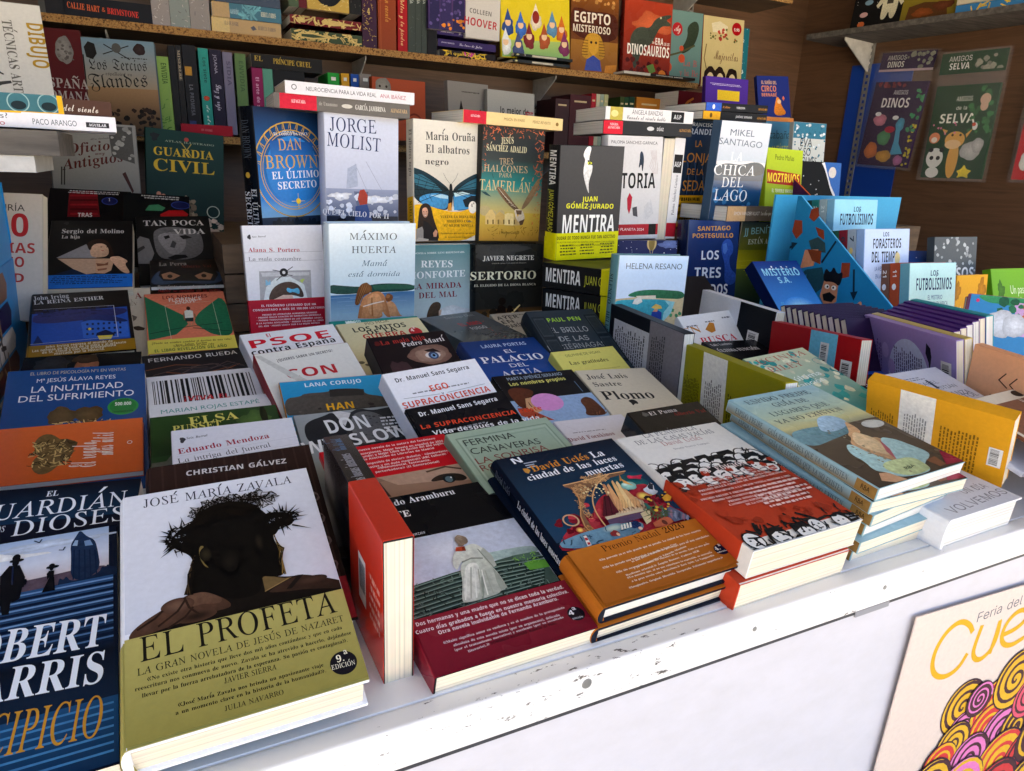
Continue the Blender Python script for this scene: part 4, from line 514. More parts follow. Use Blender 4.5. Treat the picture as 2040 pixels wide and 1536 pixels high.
["paperback_book","black and grey paperback standing on its fore-edge, full of small upright text","div","#14161e","#14161e","",.35,[-92.9,90.7,-1.6,.7268,1.0585,.9003],[.22,.1432,.02],[["p","#b9bac2",[[7,16],[58,16],[58,100],[7,100]]],["p","#77747c",[[58,0],[100,0],[100,100],[58,100]]],["w","#3d3d44",10,22,54,98,14,1,.8],["w","#3a383e",62,12,80,98,7,1,.8]],[],0,0,0],
["paperback_book","red paperback standing on its fore-edge with a sky blue stripe and two barcodes","div","#a80f16","#a80f16","",.35,[-100.4,88.7,4.7,.9633,.8914,.8867],[.2167,.1418,.02],[["p","#6fbedb",[[48,0],[77,0],[77,100],[48,100]]],["b",60,12,69,44,1],["b",83,26,94,66,1],["w","#d06a68",22,40,32,96,4,1,.6],["w","#d06a68",36,30,44,90,4,1,.6]],[],0,0,0],
["paperback_book","white paperback standing on its fore-edge with a black end and barcode label","div","#d6d8e0","#d6d8e0","",.35,[-92.2,87.7,-1.6,1.0017,1.1398,.9056],[.2135,.1392,.02],[["p","#111318",[[55,0],[100,0],[100,100],[55,100]]],["b",70,35,84,72,1],["w","#7c7e88",30,30,52,95,8,1,.6],["w","#7c7e88",58,60,62,98,2,1,.6]],[],0,0,0],
["paperback_book","lavender children's book standing on edge with a blurb oval and two small cats","div","#9d86bf","#9d86bf","",.35,[-111.4,101.7,2.6,1.1206,.7947,.8861],[.2352,.1672,.012],[["g","#a489c6","#8797c9",0,0,100,100],["e","#c6d2ec",52,52,23,40,0],["w","#4a4a7a",36,22,68,88,14,1,.8],["w","#5a3a86",14,20,22,90,4,1,.6],["e","#b8a6d8",26,30,4,8,0],["e","#b8a6d8",33,45,4,8,0],["p","#1c1c28",[[72,10],[76,14],[77,22],[75,36],[74,28],[71,20]]],["p","#8a6a4a",[[72,52],[75,54],[76,78],[74,92],[72,80]]],["b",86,22,96,56,1]],[],0,0,0],
["paperback_book","peach children's book standing on edge with slanted handwritten blurb at right edge","div","#e3a277","#e3a277","",.35,[-97.8,94.1,-2.6,1.0382,.5872,.8668],[.2702,.1914,.015],[["g","#e8a87c","#dcb99c",0,0,100,100],["w","#5a4030",14,28,70,90,10,1,.6],["l","#4a3426",.6,[[20,14],[17,20],[22,24]]],["l","#4a3426",.6,[[26,15],[23,21],[27,25]]],["se","#e6cdb0","#e0a880",40,60,34,40]],[],0,0,0],
["picture_book","tan children's book with barcode standing just behind the lavender one","div","#c9b36c","#96b02c","",.35,[-111.4,101.7,2.6,1.1324,.7901,.8887],[.2352,.1672,.012],[["b",88,22,97,56,1]],[],0,0,0],
["picture_book","purple-topped book directly behind the tan barcode book","div","#4c2a78","#40246a","purple-topped children's books in the bin",.35,[-111.4,101.7,2.6,1.1413,.778,.8917],[.185,.168,.0115],[],[],0,0,0],
["picture_book","second purple-topped book behind the tan barcode book","div","#4c2a78","#40246a","purple-topped children's books in the bin",.35,[-111.4,101.7,2.6,1.1539,.7775,.896],[.185,.168,.0115],[],[],0,0,0],
["picture_book","third purple-topped book behind the tan barcode book","div","#4c2a78","#40246a","purple-topped children's books in the bin",.35,[-111.4,101.7,2.6,1.1664,.777,.9003],[.185,.168,.0115],[],[],0,0,0],
["picture_book","fourth purple-topped book behind the tan barcode book","div","#4c2a78","#40246a","purple-topped children's books in the bin",.35,[-111.4,101.7,2.6,1.179,.7765,.9046],[.185,.168,.0115],[],[],0,0,0],
["picture_book","purple-topped book nearest the turquoise and green books","div","#4c2a78","#40246a","purple-topped children's books in the bin",.35,[-111.4,101.7,2.6,1.1915,.7759,.9089],[.185,.168,.0115],[],[],0,0,0],
["picture_book","turquoise-topped book between the purple ones and the peach book","div","#2f9aa6","#2f9aa6","",.35,[-111.4,101.7,2.6,1.2063,.7745,.9137],[.185,.166,.012],[],[],0,0,0],
["paperback_book","shrink-wrapped blue paperback with white capitals and a round green sticker","soft","#1d4278","#1a3c6c","",.12,[1.7,24.2,-2.3,-0.1927,.834,.9132],[.1536,.2253,.022],[["g","#1f4a86","#1b3f74",0,0,100,100],["t","EL LIBRO DE PSICOLOGÍA Nº1 EN VENTAS","n","#b9b29a",15.9,4.7,85.4,5.5,2.6],["t","Mª JESÚS ÁLAVA REYES","n","#dfe3ea",20.7,11.5,77.8,12.1,3.2],["t","LA INUTILIDAD","n","#e9ecf0",17.4,19.8,83.6,20.8,5.1],["t","DEL SUFRIMIENTO","n","#e9ecf0",9.5,27.1,91.5,28.4,5],["e","#2f8f3f",83.1,37,11.2,6.9,0],["e","#257a34",83.1,37,9.5,5.8,0],["t","500.000","s","#e8efe4",77.1,35.9,89.1,36.2,2.6],["t","EDICIÓN","s","#123d1c",78.7,32,87.3,32.2,1.3],["t","CONMEMORATIVA","s","#123d1c",75.5,41.8,90.4,41.9,1.3],["e","#5e482a",40.3,40.6,9.8,6.8,.2],["e","#5e482a",59,41.4,10,6.9,.2],["s","#c9a76a",33,46,74,58,60,3,1],["s","#3a2c18",33,46,74,58,30,3,1]],[],0,0,0],
["paperback_book","small orange gift booklet with a straw heart and white script, wrapped in plastic","soft","#cf5a1f","#c0521b","",.12,[-0.1,26.6,-1.8,-0.1979,.8489,.9297],[.1539,.0854,.0093],[["g","#d8622a","#c75418",0,0,100,100],["e","#5a4526",43.2,47.9,12.5,22.2,.2],["heart","#6b522c",40,52,16,38],["s","#c9a866",27,30,53,76,70,2.6,1],["s","#3a2a14",27,30,53,76,40,2.6,1],["tv","El regalo","c","#ead9cb",69,84,38,17,0],["tv","más útil","c","#ead9cb",80,66,22,15,0],["e","#ead9cb",91,46,1.8,3.2,0],["e","#cf5a1f",91,46,1.3,2.3,0]],[],0,0,0],
["hardcover_book","dark hardcover showing only a man's brow and face, above the blue wrapped paperback","hard","#0f1013","#0c0d0f","",.2,[-2.7,16.4,-0.8,-0.2028,.9364,.9304],[.1477,.2271,.03],[["g","#101114","#15161a",0,0,100,100],["e","#8a5a40",54.2,17.5,9.9,14.5,.1],["e","#3a2a1e",52.5,4.8,10.6,6.4,.2],["p","#2a1a12",[[46,16],[52,15],[52,17],[46,18]]],["p","#2a1a12",[[57,15],[63,16],[63,18],[57,17]]],["e","#2b2b30",25,8.8,14.1,9.3,.3]],[],0,0,0],
["hardcover_book","black hardcover with a blue night house picture and mustard paper band","hard","#141214","#100f10","",.28,[1.5,15.7,1.4,-0.1893,1.17,.9898],[.1399,.2114,.028],[["t","John Irving","b","#cfd0d4",3,11.2,38.2,8.7,7],["t","LA REINA ESTHER","b","#d8d8dc",3.3,18.5,73.6,15.5,6.4],["p","#1f4fae",[[2.4,34.5],[96.6,30.7],[95.9,82.8],[3.4,83.9]]],["p","#2a2f6a",[[2.9,37.8],[9.2,36.3],[42,28.7],[68.1,33.6],[96.2,31.9],[95.8,43.3],[59.6,49.3],[3.8,52.5]]],["s","#222a5c",4,29,84,40,40,3,0],["p","#2f66c9",[[49.3,53.5],[59.7,47.1],[80.3,51.6],[95.1,56.5],[95,80.6],[51.2,78.3]]],["p","#1b2b66",[[48,53.4],[58.6,41.5],[72.9,42],[95.4,53.2],[95.1,57.1],[80.1,54.8],[59.6,49.3]]],["e","#122050",55.3,56.7,1.3,1.9,0],["e","#122050",55.1,64.6,1.2,1.8,0],["e","#122050",54.8,72.3,1.2,1.8,0],["e","#122050",60.6,56.9,1.3,1.9,0],["e","#122050",60.3,64.8,1.3,1.9,0],["e","#122050",60.1,72.6,1.2,1.8,0],["e","#122050",66,57.1,1.3,1.9,0],["e","#122050",65.6,65,1.3,1.9,0],["e","#122050",65.3,72.8,1.2,1.8,0],["e","#122050",71.4,57.3,1.3,1.9,0],["e","#122050",71,65.2,1.3,1.9,0],["e","#122050",70.6,73,1.3,1.8,0],["e","#122050",76.8,57.4,1.3,1.9,0],["e","#122050",76.3,65.4,1.3,1.9,0],["e","#122050",75.9,73.2,1.3,1.8,0],["e","#122050",82.3,57.6,1.3,1.9,0],["e","#122050",81.7,65.6,1.3,1.9,0],["e","#122050",81.2,73.5,1.3,1.8,0],["e","#122050",87.7,57.8,1.3,1.9,0],["e","#122050",87.2,65.8,1.3,1.9,0],["e","#122050",86.6,73.7,1.3,1.8,0],["e","#e3c53c",57.3,64.9,1.5,2.1,0],["p","#141a3e",[[63.8,71.8],[72.9,67.7],[80.2,73.7],[81.2,77.9],[63,76.2]]],["p","#d9c84a",[[64.3,76.3],[79.3,76.7],[77.1,82.5],[65.9,82.1]]],["p","#12265e",[[5.1,82.2],[9.2,69.2],[14.3,81.5]]],["l","#c9ced8",.6,[[4,28],[83,28],[84,80],[3,82]]]],[],["#8f6a14",83.8,100,[["t","John Irving regresa al mundo de","s","#e6dcc2",16.8,89,78.6,87.6,3.4],["t","Las normas de la casa de la sidra y al orfanato","s","#e6dcc2",5,93.3,91.3,90.8,3.3],["t","de St. Cloud’s con una protagonista","s","#e6dcc2",13.8,96.7,81.4,93.8,3.3],["t","marcada por la Historia.","s","#e6dcc2",24.5,99.6,70.6,98.2,3.3]]],0,0],
["paperback_book","cream paperback with a pointing hand drawing, behind the blue night house book","soft","#c9bfae","#bfb5a4","",.35,[-0.1,20.2,-0.1,-0.177,1.234,.9628],[.1499,.2248,.02],[["t","A","b","#8a2a24",83.6,17,91,16.8,9.3],["t","L","n","#8a7a6a",79.4,21.8,81.5,21.6,4.1],["t","EY","b","#9a8a78",76.6,27.7,86.1,27.3,4.4],["p","#6a6058",[[79.6,41.6],[84.9,44.8],[83.4,48.5],[80.7,51.1]]],["p","#3a2a20",[[80.5,58.6],[85.8,58],[92.2,61.3],[90.8,64.5],[84.3,64.3],[81.1,62.3]]]],[],0,0,0],
["paperback_book","black paperback with a portrait split by a paper tear and bright blue band","soft","#0e0d10","#0c0b0e","",.35,[-2,27.2,-0.1,-0.1895,1.415,1.0485],[.1365,.2164,.03],[["t","Sergio del Molino","b","#c9c9cd",13.6,20.1,89.4,20.2,6.6],["t","La hija","b","#c9c9cd",14.4,28.2,36.1,28.3,4.9],["e","#2c2a2c",18.5,4.4,3.1,2.5,.3],["p","#8d8d94",[[11.1,57.4],[44.1,37.4],[57.5,58.2]]],["p","#c9a48a",[[48.8,39.5],[53.2,34.5],[64.1,33.6],[70.7,41.7],[71.9,55.6],[57.5,58.2],[49.7,55.2]]],["p","#2a1a14",[[44.1,37.4],[49.9,31.4],[59.2,29],[70.4,32.6],[75.5,45.8],[79,58.6],[71.2,58.5],[71.5,43.7],[64.2,35.6],[51.8,37.5],[49.4,49.4]]],["p","#b99a84",[[12.7,58.4],[56,59.2],[57.7,79.9],[46.7,81.4],[31.6,73.7]]],["p","#c39a7c",[[56,59.2],[75.9,59.5],[76.9,67.2],[74.9,76.6],[67.5,81],[57.8,80.2]]],["p","#7a4a34",[[57.1,65.9],[67,67],[71.4,64.3],[70.8,69],[58.8,70.6]]],["p","#8a5640",[[59,74.4],[70.2,72.8],[69.5,75.5],[59.8,77.2]]],["p","#c9a084",[[71.2,57.5],[82,55.7],[86.7,57.8],[95.4,63.8],[90,67.5],[98.6,81.9],[88.6,80.7],[77.6,67.2]]],["p","#14203a",[[11.9,80.5],[31.6,73.7],[46.7,81.4]]],["e","#2c1a14",62,42,1,.7,0],["e","#2c1a14",69,42,1,.7,0],["p","#a3463c",[[62,47],[66,47],[65,48],[63,48]]]],[],["#1a66c2",81.9,100,[["w","#0f2c58",6,83.9,96,95.9,5,0,.6]]],0,0],
["paperback_book","black paperback with a red telescope stack and the word TRAS, left back","soft","#100d10","#0c0a0c","",.2,[-3.4,37.5,-3,-0.2357,1.7348,1.0469],[.1619,.2429,.03],[["p","#6a1018",[[23.8,6.4],[28,2.5],[53.4,1],[57.8,4.5],[64.5,36.6],[25.8,38.3]]],["p","#8f1a22",[[25.6,8.1],[58,6.3],[59.1,8.8],[25.1,10.7]]],["p","#4a0a10",[[26.4,14.4],[58.7,12.7],[59.8,15.2],[26,16.9]]],["p","#8f1a22",[[27.3,20.6],[59.4,19],[60.5,21.5],[26.8,23.1]]],["p","#4a0a10",[[28.1,26.8],[60.1,25.3],[61.1,27.7],[27.7,29.3]]],["p","#8f1a22",[[28.9,32.9],[60.8,31.5],[61.8,33.9],[28.5,35.4]]],["t","TRAS","s","#d9cfcf",38,37.7,55.5,37,5.2],["e","#2a3a8a",74.2,14.6,10,5.4,0],["e","#141a4a",74.2,14.6,8.7,4.5,0],["t","1","b","#c9cbe0",72.9,14.7,75,14.6,4],["w","#b9b4b4",20,2,88,7,2,0,.6]],[],0,0,0],
["paperback_book","black paperback with a green lamp shade and blue oval badge","soft","#0d0f11","#0b0c0e","",.2,[-1.1,46.8,-4,-0.081,1.7073,1.0443],[.1338,.2017,.0237],[["p","#3a7a58",[[32.7,23.5],[38.4,15.8],[52.2,14.1],[63.1,18.2],[58.1,23]]],["p","#a3161c",[[55.2,27.8],[68,21.6],[90.1,20.4],[98.1,25.5],[96,30.3],[56.2,32.3]]],["e","#2a3a8a",86.2,13.5,14.6,5.6,0],["e","#141a4a",86.2,13.5,13,4.7,0],["w","#b4b4b4",25,2,90,8,2,0,.6]],[],0,0,0],
["paperback_book","black paperback with a grimacing man's grey face and serif capitals","soft","#121214","#0f0f11","",.3,[-2.6,32.3,1.5,-0.0479,1.5939,1.0209],[.1482,.2272,.0075],[["g","#151517","#1c1c1e",0,0,100,100],["p","#6a6a6e",[[20.9,27],[27.5,19.1],[45.2,16.3],[66.3,18.7],[85.4,24.2],[87.9,46.5],[83.7,58.1],[68,66.3],[39.1,66.2],[24.5,60.1]]],["p","#8d8d92",[[25,30.1],[41,24.4],[62,25.8],[65.5,41.9],[58.8,55.4],[44.6,60.7],[33.8,48.9]]],["p","#1e1e20",[[35.2,31.3],[42.3,29.4],[43.7,33.4],[37.4,35.7]]],["p","#1e1e20",[[56.2,30.7],[65.1,29.9],[73.4,34.1],[60.9,36.2]]],["p","#444448",[[46.8,37.5],[51.6,41.6],[48.3,49.3],[42.4,47.2]]],["p","#17171a",[[37.6,63.4],[48.2,59],[61.9,59.4],[64.9,63.3],[45.8,66.5]]],["l","#3a3a3e",.6,[[34.3,21.2],[62.3,22.7]]],["l","#3a3a3e",.6,[[35.9,22.8],[63.9,24.6]]],["l","#3a3a3e",.6,[[37.5,24.5],[65.4,26.4]]],["l","#3a3a3e",.6,[[39.1,26.1],[67,28.3]]],["p","#7a7a7e",[[-1.7,38.3],[4.5,30.6],[16.1,34.8],[21.4,56.2],[15.4,71],[.7,70.4]]],["p","#3a3a3d",[[-1.5,49.8],[8.8,44.4],[10.2,48.2],[-0.1,55.5]]],["t","TAN POCA","b","#d9d9db",9.7,14.7,92,14.9,8.2],["t","VIDA","b","#d9d9db",49.4,28.6,92.1,28.4,8.1]],[],0,0,0],
["paperback_book","black paperback with two eyes in a blue veil slit","soft","#0f0e11","#0c0b0e","",.3,[-0.2,6.8,-0.1,-0.0258,1.4455,1.0413],[.1279,.1965,.0075],[["t","La Perra","b","#b9b6b4",12.8,23.5,53.4,23.4,14.1],["t","Alberto Val","b","#7a2a20",44.2,33.5,89.1,33.9,11.7],["p","#3a5274",[[1.2,75.1],[9.6,46.6],[18.8,42.1],[83.8,46.8],[100.3,53.1],[100.5,88],[78.3,97.9],[43.5,88],[17.1,94.9],[1.8,91.3]]],["p","#14161c",[[15.3,36.7],[92,42.1],[95.2,63],[86.8,86.9],[17.6,81.2],[11.9,61.6]]],["p","#b98a6c",[[15.6,57],[27.7,47.9],[41.4,63.9],[30,77.5],[17.8,74.1]]],["p","#b98a6c",[[61.4,65.4],[75.7,51.4],[87.7,62.4],[81.9,81.7],[65.8,78]]],["e","#2a1c16",27,65.2,3.6,6.7,0],["e","#2a1c16",74.2,66.4,3.7,6.9,0],["t","Prepárate para algo más salvaje","b","#c9c3bf",8.4,105.2,96.6,110.1,8.8],["t","Nadie se apiada de la perra","b","#8f1a1e",8.9,119.5,91.2,124.7,10.3]],[],0,0,0],
["paperback_book","coral and green paperback with a walking man from behind and yellow band","soft","#d87a5a","#c96c4e","",.4,[-0.1,17.1,.6,-0.0351,1.2048,.9735],[.1318,.2081,.0075],[["p","#d9795c",[[0,0],[100,0],[100,100],[0,100]]],["p","#1f6a48",[[.7,4.2],[22.3,22.6],[44,40.6],[48.4,56.7],[33,72.5],[1.9,78.8]]],["p","#1f6a48",[[99.7,5.9],[78.2,24.4],[61.5,39.7],[54.8,55],[65.6,67],[76.3,77.6],[103,81.2]]],["l","#c9c9ae",.5,[[24,22],[27,88]]],["l","#c9c9ae",.5,[[83,20],[84,86]]],["l","#c9c9ae",.4,[[22,22],[82,18]]],["t","LOS NOMBRES","s","#7a1f1a",21.6,11,78.6,10.8,6.3],["t","FLORENCE","n","#e3e2d8",29.1,15.9,70.5,15.2,6.3],["t","KNAPP","n","#e3e2d8",36.6,20.8,63.3,19.6,5.7],["p","#d9dbcf",[[46.3,33.8],[51.3,31.9],[56.6,34.6],[55.8,47.3],[45.6,47.5]]],["e","#4a2a1c",51.6,29.6,2.5,3.7,0],["p","#1c2a2a",[[45.7,46.4],[55.9,46.1],[55.1,52.8],[45.8,52.5]]],["p","#b98362",[[48.9,52.3],[51.2,52.5],[51.2,61.3],[49.4,61.2]]],["p","#b98362",[[54.3,52.8],[55.7,52.9],[53.3,60.4],[51.9,60.3]]],["p","#8a6242",[[44.3,38.3],[46.2,38],[45.8,49.8],[44.3,49.7]]],["p","#8a6242",[[56.9,38.2],[59,40.7],[58.9,47.5],[57.3,47.4]]],["l","#123a2c",1.6,[[3.9,68.8],[47.9,61],[89,58]]],["l","#123a2c",1.6,[[53.7,63.7],[99,73.3]]]],[],["#d9cd58",79.4,100,[["t","¿Puede un nombre cambiar el destino de una vida?","b","#4a3c14",4.3,85.7,95.6,86.9,2.8],["t","Bear, Julian, Gordon","b","#4a3c14",30.5,90.7,66.1,89.8,2.8],["t","Tres versiones de una vida","b","#4a3c14",27.4,92.4,73.9,92.6,2.8],["t","EL LIBRO REVELACIÓN DEL AÑO","s","#4f6a2a",6.6,98.1,88.3,97.5,4.2]]],0,0],
["paperback_book","dark slate paperback with orange water ripples and widely spaced pale capitals","soft","#26242a","#201e23","",.3,[1.8,14.8,1.5,-0.0309,.9448,.9255],[.144,.2235,.03],[["g","#1d1b1e","#2a2a30",0,0,100,60],["t","FERNANDO RUEDA","i","#d9d7d8",4.9,9.7,92.8,8.7,5],["l","#8a5236",1.2,[[2,20],[30,16],[55,20]]],["l","#5a4a48",1.2,[[8,27],[35,21],[59,23]]],["l","#3e3a42",1.2,[[14,34],[40,26],[63,26]]],["l","#8a5236",1.2,[[20,25],[45,31],[67,29]]],["l","#5a4a48",1.2,[[26,32],[50,20],[71,20]]],["l","#3e3a42",1.2,[[32,23],[55,25],[75,23]]],["l","#8a5236",1.2,[[38,30],[60,30],[79,26]]],["l","#5a4a48",1.2,[[44,21],[65,19],[83,29]]],["l","#3e3a42",1.2,[[50,28],[70,24],[87,20]]],["l","#8a5236",1.2,[[56,35],[75,29],[91,23]]],["l","#5a4a48",1.2,[[62,26],[80,18],[95,26]]],["l","#3e3a42",1.2,[[68,33],[85,23],[99,29]]]],[],0,0,0],
["paperback_book","white paperback with a huge barcode across its cover","soft","#dcdce2","#d2d2d8","",.4,[.2,14.6,1.5,-0.0316,.8456,.923],[.1429,.2178,.0209],[["p","#15151a",[[5,6],[5.7,6],[5.7,40],[5,40]]],["p","#15151a",[[6.4,6],[7.1,6],[7.1,40],[6.4,40]]],["p","#15151a",[[8.9,6],[9.8,6],[9.8,40],[8.9,40]]],["p","#15151a",[[11.6,6],[13.2,6],[13.2,40],[11.6,40]]],["p","#15151a",[[14.2,6],[14.9,6],[14.9,40],[14.2,40]]],["p","#15151a",[[15.9,6],[18.5,6],[18.5,40],[15.9,40]]],["p","#15151a",[[20.9,6],[22.5,6],[22.5,40],[20.9,40]]],["p","#15151a",[[24.9,6],[26.5,6],[26.5,40],[24.9,40]]],["p","#15151a",[[27.2,6],[27.9,6],[27.9,40],[27.2,40]]],["p","#15151a",[[29.7,6],[32.3,6],[32.3,40],[29.7,40]]],["p","#15151a",[[34.1,6],[36.7,6],[36.7,40],[34.1,40]]],["p","#15151a",[[39.1,6],[40,6],[40,40],[39.1,40]]],["p","#15151a",[[41,6],[41.9,6],[41.9,40],[41,40]]],["p","#15151a",[[42.9,6],[43.6,6],[43.6,40],[42.9,40]]],["p","#15151a",[[44.6,6],[46.2,6],[46.2,40],[44.6,40]]],["p","#15151a",[[47.2,6],[48.1,6],[48.1,40],[47.2,40]]],["p","#15151a",[[49.9,6],[50.8,6],[50.8,40],[49.9,40]]],["p","#15151a",[[53.2,6],[55.8,6],[55.8,40],[53.2,40]]],["p","#15151a",[[57.6,6],[59.2,6],[59.2,40],[57.6,40]]],["p","#15151a",[[61,6],[63.6,6],[63.6,40],[61,40]]],["p","#15151a",[[64.6,6],[67.2,6],[67.2,40],[64.6,40]]],["p","#15151a",[[69.6,6],[70.5,6],[70.5,40],[69.6,40]]],["p","#15151a",[[72.9,6],[74.5,6],[74.5,40],[72.9,40]]],["p","#15151a",[[76.9,6],[78.5,6],[78.5,40],[76.9,40]]],["p","#15151a",[[80.9,6],[83.5,6],[83.5,40],[80.9,40]]],["p","#15151a",[[85.3,6],[87.9,6],[87.9,40],[85.3,40]]],["p","#15151a",[[90.3,6],[91.2,6],[91.2,40],[90.3,40]]],["p","#15151a",[[93,6],[93.9,6],[93.9,40],[93,40]]],["t","¡VIVA EL","s","#c01f2c",29,33.2,70.4,35,5.1]],[],0,0,0],
["paperback_book","white paperback with thin teal capitals between the barcode book and the green one","soft","#dfe1e5","#d6d8dc","",.35,[1.1,11.7,-0.2,-0.0318,.7411,.9242],[.1449,.2199,.0143],[["t","MARIAN ROJAS ESTAPÉ","n","#4c9a92",8.9,11.4,90.9,10.6,4.5]],[],0,0,0],
["paperback_book","dark green paperback with bold pale yellow serif capitals","soft","#26411f","#1f361a","",.35,[-0.8,10.7,.5,-0.0347,.685,.9268],[.1461,.226,.0084],[["g","#2c4a22","#1d3318",0,0,100,40],["e","#4c6a34",80,15,14,10,.3],["e","#6a6a5c",18,60,30,20,.3],["e","#20240f",88,10,3,10,0],["t","ELSA","b","#d9d06a",28.8,12.2,67.9,11.2,7.9],["t","PUNSET","b","#d9d06a",16.3,17.7,53.6,17.6,6]],[],0,0,0],
["paperback_book","white paperback with dark red and black serif title lines under the dark wood-grain cover","soft","#e2e2ea","#d9d9e0","",.4,[-3,14.5,1.6,-0.0162,.6034,.9223],[.1301,.2264,.0167],[["e","#33333a",8.6,8.9,2.2,2.4,.4],["t","Seix Barral","B","#44444a",11.7,8.7,28.4,8.1,1.8],["t","Eduardo Mendoza","b","#a02038",4.8,20.2,77.8,15.9,4.2],["t","La intriga del funeral","r","#2b2b34",4.7,27.4,77.8,23.5,3.7],["l","#a9a9b4",.2,[[3.8,21.9],[99.1,17.8]]],["l","#a9a9b4",.2,[[4.4,28.9],[98.6,23.7]]]],[],0,0,0],
["paperback_book","grey paperback with a suited man and big white spaced capitals","soft","#8b9296","#7c8488","",.35,[-1.8,11.5,.1,.1184,.6343,.9282],[.1386,.2178,.0075],[["g","#9aa2a6","#6a7074",0,0,100,100],["p","#1c1e22",[[5.8,13.7],[11.9,7.4],[26.6,3.6],[34.5,.1],[38.6,9.6],[48.8,3.6],[58.8,-1.2],[69.3,3.3],[82.1,1.9],[99.1,.2],[99.7,35.5],[78,40.6],[44.5,39.6],[15.7,34],[5.4,28.6]]],["p","#d3d3d6",[[34.5,.1],[41.5,.3],[49.9,3.7],[40.8,17.2],[38.2,11.1]]],["p","#5a5a5c",[[50.5,5.3],[62.4,2.3],[74,7],[82,20.1],[80.7,34.2],[62.3,37],[45.4,37.1],[44.3,20.5]]],["s","#3a3a3c",55,8,95,40,40,1.5,0],["t","DON","s","#e6e8ea",24.1,23.2,64.3,21.2,14.3],["t","WINSLOW","s","#e6e8ea",1.3,40.8,93.3,33.9,11.7],["w","#d9dadc",72,12,90,30,5,0,.6]],[],0,0,0],
["paperback_book","sky blue paperback with a rock fortress and yellow capitals","soft","#1f8fc4","#c9841f","",.35,[-2.2,17.5,.1,.1141,.7269,.9238],[.1387,.2185,.0075],[["g","#2a98cc","#2388bd",0,0,100,40],["t","LANA CORUJO","s","#dfeaf2",22.4,7.4,77.9,7.6,4.2],["p","#4a4540",[[1.8,17.1],[16.5,16.9],[20.2,13.9],[43.7,14.7],[44.5,11.9],[60,12.4],[77.1,14.4],[75.7,20.4],[94,24.5],[99.2,30.7],[107.4,35.8],[59.9,35.9],[6,34.9],[-0.1,34.2]]],["p","#2e2b28",[[44.4,12.2],[59.9,12.7],[76.9,15],[74.8,21.1],[42.9,19.8]]],["s","#5c564e",2,30,98,70,60,3,0],["s","#2f2c28",2,30,98,70,60,3,0],["t","HAN","s","#e0a81c",36,33.4,63.1,33.5,6.7],["t","CANTADO","s","#e0a81c",22.3,43.1,65.9,43.1,6.4]],[],0,0,0],
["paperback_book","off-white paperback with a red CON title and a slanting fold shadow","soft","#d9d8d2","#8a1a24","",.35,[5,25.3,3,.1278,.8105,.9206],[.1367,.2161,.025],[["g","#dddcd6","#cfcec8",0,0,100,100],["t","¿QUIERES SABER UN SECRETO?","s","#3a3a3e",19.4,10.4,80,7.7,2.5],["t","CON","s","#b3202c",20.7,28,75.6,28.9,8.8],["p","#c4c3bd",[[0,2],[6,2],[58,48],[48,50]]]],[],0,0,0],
["paperback_book","white paperback with a huge red and black political title, at left of the shingled middle","soft","#e2e2e6","#d6d6da","",.35,[6.3,25.6,3,.1258,.9015,.9218],[.146,.2251,.025],[["t","El","s","#c01a28",25,5.7,30.1,5.7,3.6],["t","PSOE","s","#c8142a",2.5,15.4,92.9,14.1,8.2],["t","contra España","s","#1c1c24",2.7,22.6,93.5,19.7,5.4]],[],0,0,0],
["paperback_book","paperback with a woman's eye below a wide red blurb band, beside the upright red-banded spine","soft","#8a6a58","#5a3a30","",.35,[1.1,13.4,.6,.1352,.4936,.9262],[.1418,.219,.0079],[["g","#9a7862","#7c5a48",0,30,100,100],["p","#b5937c",[[31.1,25.9],[79.4,25.1],[99.7,25.4],[100.1,40.9],[72.3,36.7],[43.5,34.4]]],["p","#2a1e18",[[66.2,36.6],[72.5,33.1],[81.5,32],[92.9,34.1],[96.3,38.6],[90,40.1],[78.5,36.8]]],["e","#14181a",81.8,36.6,4.9,3.2,0],["e","#5a7076",81.6,36.9,2.8,2.3,0],["e","#e9e9e9",83.8,35.9,.7,.6,0],["l","#5a4232",2,[[68.9,28.6],[84.5,27.1],[95.1,30.7]]],["p","#3a221a",[[28,28.4],[31.9,30.2],[34.9,41.8],[21.9,39.3]]]],[],["#c2121f",0,26.4,[["t","nueva novela de la autora del fenómeno","s","#efd9d9",28,4,91,3.6,1.6],["t","Escorpiones, Mejor Novela en español de 2024","s","#efd9d9",26.8,7.2,95.7,6.9,1.6],["t","mundo) y Mejor Libro de ficción del año según","s","#efd9d9",26.2,9.7,94.9,8.9,1.6],["t","la Asociación de Librerías de Madrid","s","#efd9d9",28.7,12,85.3,11.7,1.5],["t","«Imposible de obviar» (Babelia) · «Desbordante,","s","#efd9d9",27.4,15.8,95.1,15.5,1.5],["t","masiva y sin duda magistral» (ABC Cultural) ·","s","#efd9d9",27.6,18.7,93.4,17.9,1.5],["t","«Monumental, fascinante,","s","#efd9d9",35.1,20.5,76.9,20.7,1.5],["t","perturbadora» (El Generacional)","s","#efd9d9",32.2,23.2,82.5,23.2,1.5]]],0,0],
["paperback_book","black paperback with white author line and orange-red title about consciousness","soft","#131217","#0f0e12","",.25,[6,26.9,2.4,.271,.5686,.8943],[.1388,.22,.0075],[["t","Dr. Manuel Sans Segarra","s","#e6e6ea",8.7,7.2,89.5,6.7,3.3],["w","#8a8a90",14,20,76,22.5,1,0,.6],["t","La SUPRACONCIENCIA existe","s","#d8462a",3.5,16.1,126.1,20.3,3.2],["t","Vida después de la vida","s","#e6e6ea",11,21.6,117.2,26.9,3]],[],0,0,0],
